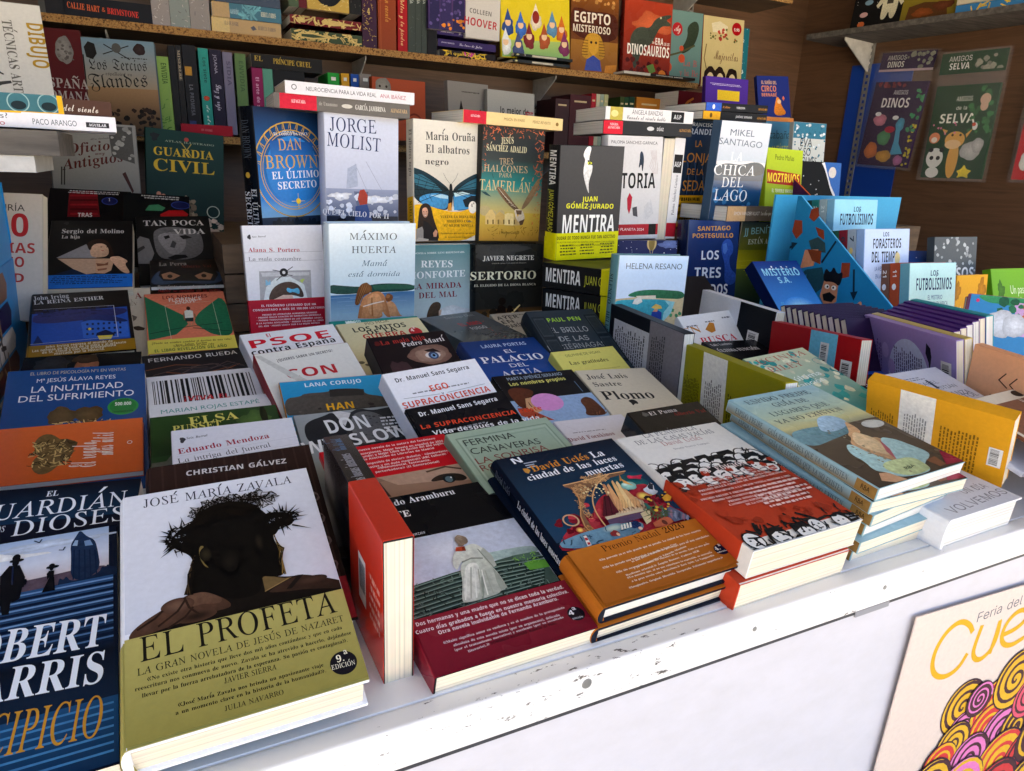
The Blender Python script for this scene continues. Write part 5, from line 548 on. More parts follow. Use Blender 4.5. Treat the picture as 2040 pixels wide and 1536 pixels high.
["paperback_book","white paperback with orange-red condensed capitals and black author name","soft","#e4e4ea","#d9d9df","",.35,[5.9,30.5,3.2,.2625,.6424,.9113],[.1365,.2156,.025],[["t","Dr. Manuel Sans Segarra","s","#25252b",8.7,8.1,88.3,7.5,3.3],["w","#77777c",12,18,80,20,1,0,.6],["t","EGO","s","#d0492c",36.3,19.7,56.7,19.3,4.8],["t","Y","s","#25252b",45,23.4,47.8,23.4,1.7],["l","#55555a",.4,[[7.5,20.9],[43,22.5]]],["l","#55555a",.4,[[51.3,22.5],[93.2,21.5]]],["t","SUPRACONCIENCIA","s","#d0492c",2.8,28.2,94.9,28.1,4.6]],[],0,0,0],
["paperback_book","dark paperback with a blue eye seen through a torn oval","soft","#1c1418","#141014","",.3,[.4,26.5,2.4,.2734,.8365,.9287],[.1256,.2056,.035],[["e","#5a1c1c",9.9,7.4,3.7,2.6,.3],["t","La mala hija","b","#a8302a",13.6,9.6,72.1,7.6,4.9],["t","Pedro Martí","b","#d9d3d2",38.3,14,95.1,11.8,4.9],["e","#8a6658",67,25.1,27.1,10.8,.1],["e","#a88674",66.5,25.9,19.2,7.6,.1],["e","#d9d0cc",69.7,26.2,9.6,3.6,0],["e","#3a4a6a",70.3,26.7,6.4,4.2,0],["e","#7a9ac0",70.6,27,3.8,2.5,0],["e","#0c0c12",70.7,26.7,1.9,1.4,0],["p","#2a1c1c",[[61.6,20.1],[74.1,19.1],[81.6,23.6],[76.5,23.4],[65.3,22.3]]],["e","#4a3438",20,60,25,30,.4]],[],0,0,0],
["paperback_book","cream paperback with black and red capitals and round red 4th edition sticker","soft","#d0c9a2","#c4bd96","",.35,[4.4,20.8,1.5,.2742,.9597,.927],[.1517,.2318,.0084],[["t","PÍO MOA","n","#5c5a46",32.5,4.4,62.2,2.9,3.4],["t","LOS MITOS","s","#1c1b16",14.3,12.4,79.1,11.5,6],["t","DE LA","s","#1c1b16",28.1,17.1,65.1,15.8,5.6],["t","GUERRA","s","#b5291c",20.9,21.9,72.8,22.1,5.9],["e","#b5202a",84.6,18.9,7.9,5.7,0],["t","4ª","s","#efe0dc",79.7,18.9,87.7,18.4,4.1],["s","#5c5746",2,45,60,100,50,4,0]],[],0,0,0],
["paperback_book","teal paperback peeking out above the cream one with black and red capitals","soft","#1c8a80","#187a72","",.35,[.1,20.2,.5,.2505,.9851,.9236],[.1603,.2421,.0083],[["e","#d9e4e0",22.7,3.5,5.6,2.4,0],["t","800.000","s","#d9ece8",16.9,3.9,34.3,3.6,3.1]],[],0,0,0],
["paperback_book","plastic-wrapped grey paperback with red lettering and city lights","soft","#54585c","#494d50","",.08,[11.2,6.3,2.1,.4818,1.0781,.9667],[.1347,.206,.0274],[["g","#5c6064","#43474b",0,0,100,100],["s","#2e3236",5,40,98,95,60,3,1],["s","#b0442f",50,30,98,90,14,2.5,1],["t","Santiago Díaz","I","#9aa0a4",34,12,86,12,6],["t","EL AMO","s","#c0343a",36,36,74,36,9],["t","FUEGO","s","#b9bcc0",42,48,70,48,7],["p","#b02a34",[[0,94],[100,94],[100,100],[0,100]]]],[],0,0,0],
["paperback_book","grey-green paperback of a panelled door with black and dark red capitals","soft","#8fa58f","#7c927c","",.35,[3.7,15.9,.7,.2793,.4831,.9276],[.1345,.2129,.025],[["g","#9db09a","#879c88",0,0,100,100],["l","#7c907d",1.2,[[6,5.4],[94,5.4],[94,100]]],["l","#7c907d",1.2,[[6,5.4],[6,100]]],["l","#a8baa6",1.2,[[8,7.2],[92,7.2],[92,100]]],["l","#a8baa6",1.2,[[8,7.2],[8,100]]],["l","#8ea28f",1.2,[[10,9],[90,9],[90,100]]],["l","#8ea28f",1.2,[[10,9],[10,100]]],["t","FERMINA","n","#2b302b",9,12.4,57,12.8,5.1],["t","CAÑAVERAS","n","#2b302b",9.6,19.7,75,21.5,4.9],["t","LA SONRISA","n","#7c3a34",8.2,27.7,76.5,27.5,4.7],["t","ROBADA","n","#7c3a34",7.6,33.5,56.7,33.4,4.6]],[],0,0,0],
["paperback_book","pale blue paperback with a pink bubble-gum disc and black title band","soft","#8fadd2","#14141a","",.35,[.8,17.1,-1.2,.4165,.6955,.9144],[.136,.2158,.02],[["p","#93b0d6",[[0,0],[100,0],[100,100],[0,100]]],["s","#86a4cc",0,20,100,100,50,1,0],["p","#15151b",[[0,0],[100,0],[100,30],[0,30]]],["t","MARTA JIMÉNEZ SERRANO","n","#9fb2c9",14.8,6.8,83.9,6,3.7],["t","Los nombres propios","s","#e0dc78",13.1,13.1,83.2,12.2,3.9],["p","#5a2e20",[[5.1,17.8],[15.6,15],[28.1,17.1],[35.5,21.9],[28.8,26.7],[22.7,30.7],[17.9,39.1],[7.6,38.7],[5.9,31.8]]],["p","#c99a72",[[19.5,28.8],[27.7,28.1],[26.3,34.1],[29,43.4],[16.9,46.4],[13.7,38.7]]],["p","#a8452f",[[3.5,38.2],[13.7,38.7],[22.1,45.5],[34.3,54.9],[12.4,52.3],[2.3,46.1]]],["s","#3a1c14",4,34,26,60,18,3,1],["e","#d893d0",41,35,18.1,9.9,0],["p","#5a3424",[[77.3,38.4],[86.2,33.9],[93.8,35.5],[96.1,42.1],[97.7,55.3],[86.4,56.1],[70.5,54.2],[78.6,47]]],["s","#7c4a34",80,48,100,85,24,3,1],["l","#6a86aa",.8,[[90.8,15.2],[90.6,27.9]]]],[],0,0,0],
["hardcover_book","deep blue hardcover with large white serif title about a water palace","hard","#1a3f8f","#152f6e","",.2,[2.3,15.3,-1.8,.4369,.8543,.9281],[.1484,.2282,.03],[["g","#16336e","#2258b8",0,0,100,100],["t","LAURA PORTAS","s","#a9c0e2",21.7,11.1,80.1,10.5,4.6],["t","EL","n","#dfe6f2",44.4,20.7,58.8,20.2,4.9],["t","PALACIO","b","#e6ecf6",9,32.5,87.2,32.9,8.5],["t","DEL","n","#dfe6f2",36.6,40.7,59.5,40.9,4.9],["t","AGUA","b","#cfd9ec",20.3,52.5,69.2,51.6,7.3]],[],0,0,0],
["paperback_book","beige paperback with dark condensed title, under the slate book with green author name","soft","#b9b1a2","#aaa292","",.35,[1.9,17.9,1.1,.6117,1.0958,.9104],[.1448,.2281,.02],[["t","AYER","s","#3a3632",5.2,11.2,41.3,10.3,5.9],["t","EN","s","#3a3632",6.5,19,28.8,17.6,5.8],["t","PARÍS","s","#3a3632",9.6,26.9,38,24.6,5.7],["w","#6a645c",12,4,60,7,1,0,.6]],[],0,0,0],
["paperback_book","white paperback with a faint sketch and plum title half under the navy golden-arch book","soft","#dcdce8","#d2d2de","",.4,[-2.3,9.9,-0.7,.4416,.5843,.9145],[.1069,.1915,.0075],[["l","#b9b9cc",.4,[[12,8],[30,22],[40,18]]],["l","#b9b9cc",.4,[[20,30],[45,40]]],["t","David Foenkinos","b","#7a2a4a",-0.5,27.7,65.1,26,4.7],["w","#8a8a9a",10,17,62,19,1,0,.6]],[],0,0,0],
["paperback_book","cream paperback with tall black title and a tiny hanging man","soft","#d9d3c2","#c9c3b2","",.45,[-9.1,7.7,-1.3,.5419,.7356,.9385],[.1234,.1983,.0075],[["t","José Luis","b","#3a3934",7.5,17.4,64.3,18.4,8.9],["t","Sastre","b","#3a3934",8.2,31.7,47,31.8,8],["t","Plomo","b","#1d1c1a",6.8,54.8,74.4,56.6,14.5],["p","#1c1b1a",[[34.2,58.3],[41.9,55.9],[45.6,60.3],[43.8,65],[40.1,63.2],[35.4,67.2],[36,61.8]]]],[],0,0,0],
["paperback_book","pale yellow paperback with a thin rule between author and black title","soft","#dcd672","#cfc962","",.45,[.9,24.8,.6,.5697,.805,.8979],[.1253,.2005,.0176],[["t","DELPHINE DE VIGAN","n","#6a6836",17.4,8,73.6,7.1,3.2],["l","#77743c",.5,[[22,27],[86,27]]],["t","Las gratitudes","b","#2c2a1a",15.4,18.1,76.9,18.4,4.4]],[],0,0,0],
["hardcover_book","slate hardcover with window shutters, green author name and grey thin capitals","hard","#2a333c","#1c242b","",.2,[-0.8,25.7,-0.8,.577,.9232,.9286],[.1416,.2198,.035],[["g","#2c3640","#36424c",0,0,100,100],["t","PAUL PEN","s","#93c23a",22.9,15.6,73.2,15.1,5.2],["t","EL BRILLO","i","#9aa2a8",17,29.6,73.5,30.1,6.6],["t","DE LAS","i","#9aa2a8",22.7,40.8,66.1,41.1,6.1],["t","LUCIÉRNAGAS","i","#8a9298",.7,50.8,85.2,49.7,5.9],["p","#222a31",[[3,8],[22,8],[22,70],[3,70]]],["p","#364049",[[5,10],[20,10],[20,34],[5,34]]],["p","#29323a",[[6,12],[19,12],[19,32],[6,32]]],["p","#364049",[[5,38],[20,38],[20,66],[5,66]]],["p","#29323a",[[6,40],[19,40],[19,64],[6,64]]],["p","#222a31",[[80,8],[99,8],[99,70],[80,70]]],["p","#364049",[[82,10],[97,10],[97,34],[82,34]]],["p","#29323a",[[83,12],[96,12],[96,32],[83,32]]],["p","#364049",[[82,38],[97,38],[97,66],[82,66]]],["p","#29323a",[[83,40],[96,40],[96,64],[83,64]]]],[],0,0,0],
["paperback_book","glossy black paperback with a faint puma head, behind the white crowd-drawing book","soft","#121013","#0d0c0e","",.08,[1.8,18.6,.6,.5086,.4942,.9247],[.117,.1925,.03],[["e","#5a554e",19.7,4.4,4,2.2,.3],["t","El Puma","b","#b9b4b0",24.3,6.4,62.4,6.5,3.7],["t","Alberto Val","b","#7a2420",52.9,10.4,96.9,11.9,3.5],["e","#3a322c",72,52,18,22,.3],["l","#6a5c4c",.6,[[60,40],[66,52],[72,60],[80,52],[84,38]]],["e","#8a7a5c",66,48,1.4,.9,0],["e","#8a7a5c",77,48,1.4,.9,0]],[],0,0,0],
["paperback_book","white paperback with golden capitals, a small castle and red capitals","soft","#dededf","#d2d2d4","",.4,[4.3,42.3,1.8,.8829,.8664,.8607],[.1473,.2296,.02],[["t","EN","b","#b5762a",-6.3,18.9,27.4,17.6,6.8],["t","BUSCA","b","#c0263a",15.2,29.3,79.6,29.8,6.5],["p","#b5762a",[[34.1,15.8],[48,9.4],[55.1,10.7],[50.4,18.5],[41.8,19.8]]],["w","#6a6a70",4,10,30,13,1,0,.6],["w","#6a6a70",40,8,62,11,1,0,.6],["w","#6a6a70",74,6,92,9,1,0,.6]],[],0,0,0],
["paperback_book","black paperback with small white serif title above the olive standing book","soft","#121217","#0d0d11","",.2,[-6.8,7.2,-1,.8569,.7998,.9544],[.1159,.1849,.0075],[["t","Luis Landero","b","#c9c9ce",8.4,12.3,47.9,10,5.6],["t","LA ÚLTIMA FUNCIÓN","b","#dadade",-8.5,28.8,82.6,26.1,6.8]],[],0,0,0],
["paperback_book","turquoise watercolour paperback with red thin capitals and white title","soft","#6fb3a8","#7a9a8a","",.35,[6.5,18.5,1.8,.7889,.5413,.9433],[.1466,.2239,.0111],[["g","#c9cfae","#3a9a9a",0,0,100,70],["s","#2f9a98",0,2,100,60,40,6,0],["s","#d9dcc0",0,2,100,60,30,6,0],["t","LUCINDA","r","#b0564a",-1.3,8.9,93.7,8.2,5.3],["t","RILEY","r","#b0564a",13.4,18.8,69,18.4,5.5],["t","última","n","#e9f2ee",26.3,32,73,30.7,4.7],["t","canción","n","#e9f2ee",17.2,38.5,67.1,37.2,4.5]],[],0,0,0],
["paperback_book","dark navy paperback with red title behind the stacked teal-spined books","soft","#161826","#11131e","",.2,[3.5,16.2,.9,.8694,.4816,.9176],[.1395,.2248,.03],[["g","#181a28","#1c3560",0,0,100,80],["e","#9a3a40",16.8,9.5,4.3,2.3,.3],["t","El pacto","b","#b23a44",19.3,11.4,56.3,10.2,3.5],["t","J. D. Barker","b","#c3c9d6",42.2,14.9,90.7,15.2,3.5],["l","#c9d0dc",1.5,[[74,3],[66,16]]]],[],0,0,0],
["hardcover_book","pale grey hardcover with thin capitals behind the mustard standing book","hard","#c3c8d8","#b4b9c9","",.2,[1.8,16.5,-0.2,.8759,.4102,.9546],[.1358,.2135,.0073],[["g","#ccd1df","#b5bbcd",0,0,100,100],["t","ISABEL","i","#5c6272",34.1,17.8,69.7,17,3.5],["t","SAN SEBASTIÁN","i","#5c6272",12.8,23.7,86.9,23.5,3.4],["t","LANZA","i","#5c6272",55.5,31.4,91.7,31.6,4.2],["t","ÓSTOL","i","#5c6272",55.4,35.9,96.8,35,4.1],["w","#7c8292",8,8,60,12,2,0,.6],["p","#3c4252",[[55,12],[58,12],[59,22],[54,22]]]],[],0,0,0],
["picture_book","brown patterned hardcover with cream border and round dark badge at the right edge","hard","#7a5140","#6a4636","",.35,[4.6,16.1,-0.1,.8904,.3179,.9627],[.1251,.1869,.005],[["g","#d3cbb9","#cfc6b4",0,0,100,100],["p","#7c5442",[[6,10],[100,10],[100,100],[6,100]]],["s","#5f3e30",8,12,98,98,90,2.5,1],["s","#94705c",8,12,98,98,60,2,1],["e","#1a1816",94.6,5.1,9.3,3.6,0],["t","Ø","b","#d9d2c2",80,14,86,14,5]],[],0,0,0],
["paperback_book","plain bright blue paperback lying beneath the lavender standing book","soft","#1f55c4","#1a4aab","",.35,[4,12,0,1.02,.66,.942],[.15,.22,.025],[],[],0,0,0],
["paperback_book","white paperback with red and black newspaper-like capitals at the far right edge","soft","#c9c9cc","#bdbdc0","",.35,[2,9,0,.985,.4,.947],[.15,.22,.03],[["t","HOY","s","#b52a3a",4,34,30,34,10],["t","ESPAÑA","s","#1d1d22",2,48,40,48,7],["t","CRISIS EN","s","#1d1d22",2,58,48,58,7],["s","#5c5c62",0,66,100,98,70,3,0]],[],0,0,0],
["paperback_book","small white paperback under the white and black standing book","soft","#dcdce0","#d0d0d4","",.35,[3,10,0,1.05,1,.952],[.14,.21,.02],[["w","#8a8a92",10,8,80,20,3,0,.6]],[],0,0,0],
["paperback_book","black paperback with red stripes leaning between the beach book and the white standing book","soft","#16141a","#1c1216","",.35,[-3,32,0,.96,1.08,.942],[.14,.21,.03],[["p","#7a1622",[[0,60],[100,60],[100,66],[0,66]]],["p","#7a1622",[[0,72],[100,72],[100,76],[0,76]]]],[],0,0,0],
["paperback_book","upright white paperback with framed girl's head, blue bow and red band","soft","#e4e4ea","#dadae0","",.35,[.7,84.4,.3,.1264,1.2713,.9306],[.1344,.2343,.02],[["e","#3a3a40",8.2,8.2,2.2,1.7,.4],["t","Seix Barral","B","#55555c",11.3,8.6,28.5,8.4,1.2],["t","Alana S. Portero","b","#b0303c",5.8,18.9,69.6,19.5,3],["t","La mala costumbre","r","#46464e",5.3,25.2,71.6,25.9,2.6],["l","#8a8a94",.3,[[1,19.4],[98.5,19.5]]],["l","#8a8a94",.3,[[.8,25.8],[98,26]]],["p","#a9a9ac",[[16.4,33],[81.7,33.4],[80.5,56.2],[14.7,55.2]]],["p","#c9c9cc",[[18.6,34.1],[79.8,34.9],[79.5,37.3],[19.8,37]]],["p","#d9e0e0",[[18.7,55.3],[23.5,44.8],[35.9,38.3],[54.1,37.7],[71.8,44],[75.4,56.1]]],["p","#4a3a32",[[24.5,54.5],[29.7,46.9],[40.2,42.3],[53.7,41.1],[65,43.9],[70.2,49.9],[70.4,54.4],[57.3,51.6],[44,51.2],[30.3,54.7]]],["p","#d9b8a8",[[32,54.2],[44,51.2],[55.6,51.5],[56.9,54],[33.5,55.3]]],["p","#5ab0d8",[[49.7,45.4],[56.1,47.6],[64.8,45.8],[65.7,51.8],[57.6,49.1],[52.5,49.9],[48.5,48.3]]],["e","#222226",47.1,34.5,5.3,3.1,0],["e","#d0d0d4",47.1,34.5,2,1.2,0],["l","#33333a",.9,[[33.4,32.4],[43.1,33.6]]],["l","#33333a",.9,[[51.4,33.3],[58.8,30.5]]],["l","#33333a",.9,[[37.3,40.1],[44.3,37]]],["l","#33333a",.9,[[50.2,36.2],[57.6,37]]],["p","#86bcd8",[[23.6,39],[27.3,41.5],[29.2,39.1],[29.5,43],[22.9,43.8]]],["p","#b9cc6a",[[66.3,40.9],[70.7,39.6],[73.1,40.1],[69.4,43]]]],[],["#b01a2e",54.2,100,[["t","EL FENÓMENO LITERARIO QUE HA","s","#efd6da",15.2,59.3,85.5,60.2,1.6],["t","CONQUISTADO A MÁS DE 100.000 LECTORES","s","#efd6da",4.4,62.2,96.7,63,1.5],["t","PREMIO DE LITERATURA ALMUDENA GRANDES","s","#efd6da",15.5,65.9,86.2,66.3,1.1],["t","· PREMIO DULCE CHACÓN DE NARRATIVA ESPAÑOLA","s","#efd6da",8,67.8,91.1,68.3,1.1],["t","· PREMIO TODOSTUSLIBROS DE LAS LIBRERÍAS (CEGAL)","s","#efd6da",8.1,69.8,93,70.6,1.1],["t","A LA AUTORA REVELACIÓN · PREMIO CÁLAMO AL LIBRO","s","#efd6da",7.3,72,94.1,72.7,1.1],["t","DEL AÑO · PREMIO VANITY FAIR A LA MEJOR NOVELA","s","#efd6da",9.7,74.3,88.6,74.5,1.1]]],0,0],
["hardcover_book","upright pale blue hardcover with a woman and child sitting by a lake","hard","#cfe0ea","#c3d6e2","",.12,[5.4,92.8,-0.2,.2513,1.2248,.9316],[.1594,.2423,.03],[["g","#d9e6ee","#c9dfea",0,0,100,64],["t","MÁXIMO","r","#34414c",24,11.3,79.6,11.8,4.7],["t","HUERTA","r","#34414c",26.1,20.7,78.1,21.4,4.8],["t","Mamá","I","#44687e",36.9,30.2,66.7,30.8,4.1],["t","está dormida","I","#44687e",21.4,37.6,82.5,38.6,3.6],["p","#24453e",[[-0.9,42.4],[14.2,43.8],[36.4,45.5],[51.6,43.6],[73.4,43.8],[100.4,45.6],[100.6,50.7],[51.6,49.9],[-1.2,50.4]]],["p","#2f5a48",[[48.6,44.9],[73.4,44.3],[100.4,46.4],[100.5,48.7],[51.6,48]]],["g","#3a6a9a","#8aa9bc",0,50.5,100,64.5],["g","#8aa9bc","#c9cdc9",0,64.5,100,100],["l","#7fa0c0",.5,[[0,52.5],[35,52.5]]],["l","#7fa0c0",.5,[[23,53.5],[58,53.5]]],["l","#7fa0c0",.5,[[46,54.5],[81,54.5]]],["l","#7fa0c0",.5,[[9,55.5],[44,55.5]]],["l","#7fa0c0",.5,[[32,56.5],[67,56.5]]],["l","#7fa0c0",.5,[[55,57.5],[90,57.5]]],["l","#7fa0c0",.5,[[18,58.5],[53,58.5]]],["l","#7fa0c0",.5,[[41,59.5],[76,59.5]]],["l","#7fa0c0",.5,[[4,60.5],[39,60.5]]],["l","#7fa0c0",.5,[[27,61.5],[62,61.5]]],["l","#7fa0c0",.5,[[50,62.5],[85,62.5]]],["l","#7fa0c0",.5,[[13,63.5],[48,63.5]]],["p","#b97d52",[[31.3,68.7],[34,59],[37.8,53.3],[45.5,50.2],[56.2,49.1],[62.8,51.8],[66.6,59.4],[70.8,69.7],[65.1,69.2],[59.4,63.1],[62.2,70.1],[39.2,69.3]]],["p","#c98f62",[[42.4,53.5],[50.1,50.3],[57.8,51.6],[60.9,59.2],[61,68.2],[51.6,68.7],[43.8,65.4]]],["p","#9a6238",[[47.3,53.7],[48.8,53.7],[49.7,67.6],[47.8,67.5]]],["l","#e6d3c4",1.2,[[38.1,60],[50,58.2],[62.2,57]]],["p","#a86c44",[[31.3,68.7],[34,59],[37.5,60.6],[35.4,68.9]]],["p","#a86c44",[[62.8,54.3],[66.6,60.4],[70.8,69.7],[67.3,69.3]]],["p","#70462a",[[27.8,58.4],[29.4,52.5],[32.7,45.9],[36.5,42.8],[42.8,42.8],[47,45.4],[48.9,48.8],[43.9,50.8],[37.9,51.6],[34.8,55.1],[32.9,59]]],["e","#8a5a34",40.9,46.4,6.7,3.9,.1],["l","#5f3c22",.5,[[36.4,44.1],[32.7,50.7],[29.5,57.4]]],["l","#9a6a40",.5,[[37.6,44.1],[33.8,50.7],[30.4,57.4]]],["l","#5f3c22",.5,[[38.8,44.1],[34.8,50.8],[31.3,57.4]]],["l","#9a6a40",.5,[[40.1,44.2],[35.9,50.8],[32.2,57.5]]],["l","#5f3c22",.5,[[41.3,44.2],[37,50.8],[33.1,57.5]]],["l","#9a6a40",.5,[[42.5,44.3],[38,50.9],[34,57.5]]],["l","#5f3c22",.5,[[43.7,44.3],[39.1,50.9],[34.9,57.6]]],["p","#c08a60",[[65.3,57.6],[70.7,56.8],[76.5,59.8],[81.7,68.2],[86.3,69.4],[75.3,69.3],[69.7,69.1],[68.1,63.5]]],["e","#7a4a2c",68.5,54.5,4.6,3.1,.1],["e","#a06a40",67.2,53.5,2.5,1.4,.1]],[],["#157a72",95.2,100,[["e","#d9e4e0",24,71.8,6.8,1.6,0]]],0,0],
["paperback_book","upright teal-to-white paperback with a woman's bun and red title words","soft","#a9c2c4","#98b2b4","",.35,[1.7,88.2,-0.1,.4202,1.3312,.8892],[.1532,.2332,.03],[["g","#4f8086","#c9d6d6",0,0,100,66],["g","#c9d6d6","#e0e2e0",0,66,100,100],["t","GRAN NOVELA SOBRE LENI RIEFENSTAHL","b","#d9e4e4",3.7,7.8,87.6,7.4,1.5],["t","REYES","b","#e9eeee",25,18.9,70.6,19.5,5.7],["t","MONFORTE","b","#e9eeee",5.7,28.4,88.7,27.9,5.7],["t","LA MIRADA","b","#7a1f2c",10.8,37.4,83,37.4,4.9],["t","DEL MAL","b","#7a1f2c",21.4,45.4,76.3,45.3,5],["e","#e3e6e6",75,62,40,8,.3],["p","#4a3a2c",[[32,62],[34.9,55.2],[40.5,49.6],[49.9,48.8],[53.9,52.4],[49.8,58],[51.6,63.9],[44,70.6],[32.9,67.8]]],["p","#c9a890",[[49.8,56.9],[53.9,55.9],[52.6,60.5],[49.7,61.5]]]],[],0,0,0],
["hardcover_book","upright dark hardcover with a comet over two children at sunset","hard","#1a1a1a","#131313","",.25,[.6,87.4,-0.2,.5678,1.3125,.8815],[.1579,.242,.035],[["g","#1d1d1c","#26241f",0,0,100,55],["g","#4a3420","#c98a2a",0,55,100,88],["g","#c98a2a","#4a2c14",0,88,100,100],["e","#3a3a38",30,6,40,8,.4],["s","#2c2216",0,58,100,75,25,6,0],["s","#d9a23a",10,72,100,84,14,5,0],["t","JAVIER NEGRETE","b","#d3d0c6",11.2,13.5,86.5,13.7,3.9],["t","AUTOR DE ODISEA Y LOS HIJOS DE HERACLES","b","#8f8c80",23.7,16.4,74.8,16.5,.9],["t","SERTORIO","b","#dcdabd",-7.6,29.5,90.9,30.1,6.8],["t","EL ELEGIDO DE LA DIOSA BLANCA","b","#cfcab6",-1.2,35.2,90,35.8,1.9],["p","#f0d48a",[[48,62],[66,52],[67,53],[50,63]]],["p","#1c120c",[[31.3,58.5],[34,52.4],[38.8,51.4],[44.7,53.9],[45.8,59.1]]],["e","#1c120c",39.7,48.6,5.4,3.2,0],["p","#1c120c",[[45.8,58.5],[47.7,55.1],[56.5,56],[57.6,58.3]]],["e","#1c120c",51.6,54.6,3.9,2.1,0]],[],0,0,0],
["hardcover_book","upright charcoal hardcover with half a hidden face, white MENTIRA title and yellow band","hard","#3b3b3d","#141416","",.35,[1.4,91.8,1.5,.7254,1.2715,1.0937],[.1548,.2263,.045],[["g","#454547","#373739",0,0,100,100],["p","#d9d9d9",[[40.4,.7],[48.4,.6],[46.1,7.2],[44.7,12.8],[49.9,13.9],[51.7,20.5],[45.8,31.8],[48.6,42.1],[44.4,37.5],[36.8,23.9],[38,16.1],[39.6,11.7],[35.2,8.4]]],["p","#2a2a2c",[[42.7,12.2],[49.8,13],[51.2,16.3],[44.1,16.3]]],["e","#c9d03a",46.4,14.8,3.7,1.2,0],["e","#111",46.4,14.8,1.4,.8,0],["t","JUAN","s","#dede2a",38.6,48.2,63,47.9,4.4],["t","GÓMEZ-JURADO","s","#dede2a",13.3,53.6,89.4,54.9,4.3],["t","MENTIRA","s","#efefec",7.7,75.5,92.7,76.5,16.2]],[["t","MENTIRA","s","#e3e3e0",4,70,34,70,55],["t","JUAN GÓMEZ-JURADO","n","#c9cc3a",38,65,78,65,40],["p","#dcd80a",[[80,0],[100,0],[100,100],[80,100]]]],["#dcd80a",75.5,100,[["t","DUDAR DE TODO NUNCA FUE TAN ADICTIVO","s","#2a2a14",1.6,81.4,95.1,81.7,3],["t","EL AUTOR MÁS LEÍDO EN ESPAÑOL DESLUMBRA CON SU PRIMER","n","#3a3a18",2.4,84.3,94.3,85.8,1.4],["t","THRILLER INDEPENDIENTE TRAS EL UNIVERSO REINA ROJA.","n","#3a3a18",6.1,87.4,92.1,88.7,1.4],["w","#55551c",6,86,34,97,4,0,.6],["w","#55551c",38,86,66,97,4,0,.6],["w","#55551c",70,86,96,97,4,0,.6]]],0,0],
["hardcover_book","upper flat black hardcover with yellow band under the upright hidden-face book","flat","#1a1a1b","#1a1a1b","",.3,[-63.9,90.2,.3,.692,1.2595,1.0432],[.23,.05,.15],[["t","MENTIRA","s","#e6e6e2",3,74,40,74,55],["t","JUAN GÓMEZ-JURADO","n","#b9bc3a",44,66,96,66,34]],[],0,["#dcd80a",.6],0],
["hardcover_book","second flat black hardcover with yellow band under the upright hidden-face book","flat","#1a1a1b","#1a1a1b","",.3,[-63.9,90.2,.3,.6958,1.2611,.9907],[.23,.05,.15],[["t","MENTIRA","s","#e6e6e2",3,74,40,74,55],["t","JUAN GÓMEZ-JURADO","n","#b9bc3a",44,66,96,66,34]],[],0,["#dcd80a",.6],0],
["hardcover_book","lowest flat black hardcover with yellow band, behind the slate shuttered book","flat","#1a1a1b","#1a1a1b","",.3,[-63.9,90.2,.3,.6997,1.2626,.9382],[.23,.05,.15],[["t","MENTIRA","s","#e6e6e2",3,74,40,74,55],["t","JUAN GÓMEZ-JURADO","n","#b9bc3a",44,66,96,66,34]],[],0,["#dcd80a",.6],0],
["hardcover_book","upright hardcover with an illustrated beach, turquoise sea and woman in a sun hat","hard","#a9c9e6","#5b8a92","",.12,[-3.9,89.6,-1.3,.725,1.0494,.9019],[.1504,.2301,.03],[["g","#b3cfee","#dbe6f2",0,0,100,52],["t","HELENA RESANO","n","#4a5666",10.7,10.7,92.2,10.9,4.5],["p","#c9b48a",[[.7,34.5],[33.4,32.7],[71.2,31.9],[100.7,33.1],[101.3,62.8],[-1.8,41.8]]],["p","#2f6a4a",[[14.8,32],[28.8,27.9],[51.1,27],[74.1,27.6],[99.7,28.8],[100.2,35.3],[71.7,34.5],[29.8,33.2]]],["s","#4a8a5c",35,44,98,52,24,3,0],["p","#d9cdb4",[[29.6,32.1],[57.7,31.8],[58.3,34.8],[31.8,34.2]]],["p","#3f9aa8",[[-1,35.5],[28.2,34.7],[66,35],[85.9,37.3],[81.9,46],[71.7,53.4],[65.3,59.9],[-1.8,41.8]]],["p","#8fc4c4",[[72,36.1],[86.9,37.3],[83,46.5],[71,54.5],[72.1,45.8],[78.8,40.5]]],["s","#7fc0c8",2,56,60,75,16,2.5,0],["p","#e0dccf",[[25.2,38.4],[28.1,34.2],[36.3,33.2],[39.5,36.9],[32.7,39]]],["p","#2a3f8a",[[53.7,49.9],[54.7,45.1],[62,43.6],[69.2,45.8],[69.8,53.4],[56,52.1]]],["p","#d9b25a",[[53.1,41.8],[59.1,38.7],[67.1,40.4],[69.1,42.6],[60,43]]],["p","#c98a6a",[[55.6,45.1],[58.1,43],[62.9,43.3],[62.3,45.2]]]],[["t","SILENCIO   HELENA RESANO","b","#2a4a52",15,70,88,70,40]],0,0,0],
["paperback_book","night-blue book with a gold balloon and stars, half behind the beach book","soft","#242a55","#1e2448","",.35,[-3.8,87,-0.2,.9114,1.3091,.8988],[.1579,.2298,.02],[["g","#262c58","#2c3468",0,0,100,100],["s","#dfe2ee",0,0,100,40,26,.8,0],["e","#c9b27a",56,3,8,7,0],["e","#8a7440",56,3,5,7,0],["l","#c9b27a",.8,[[53,9],[55,14],[57,14],[59,9]]],["e","#6a7ab0",85,4,16,4,.3]],[],0,0,0],
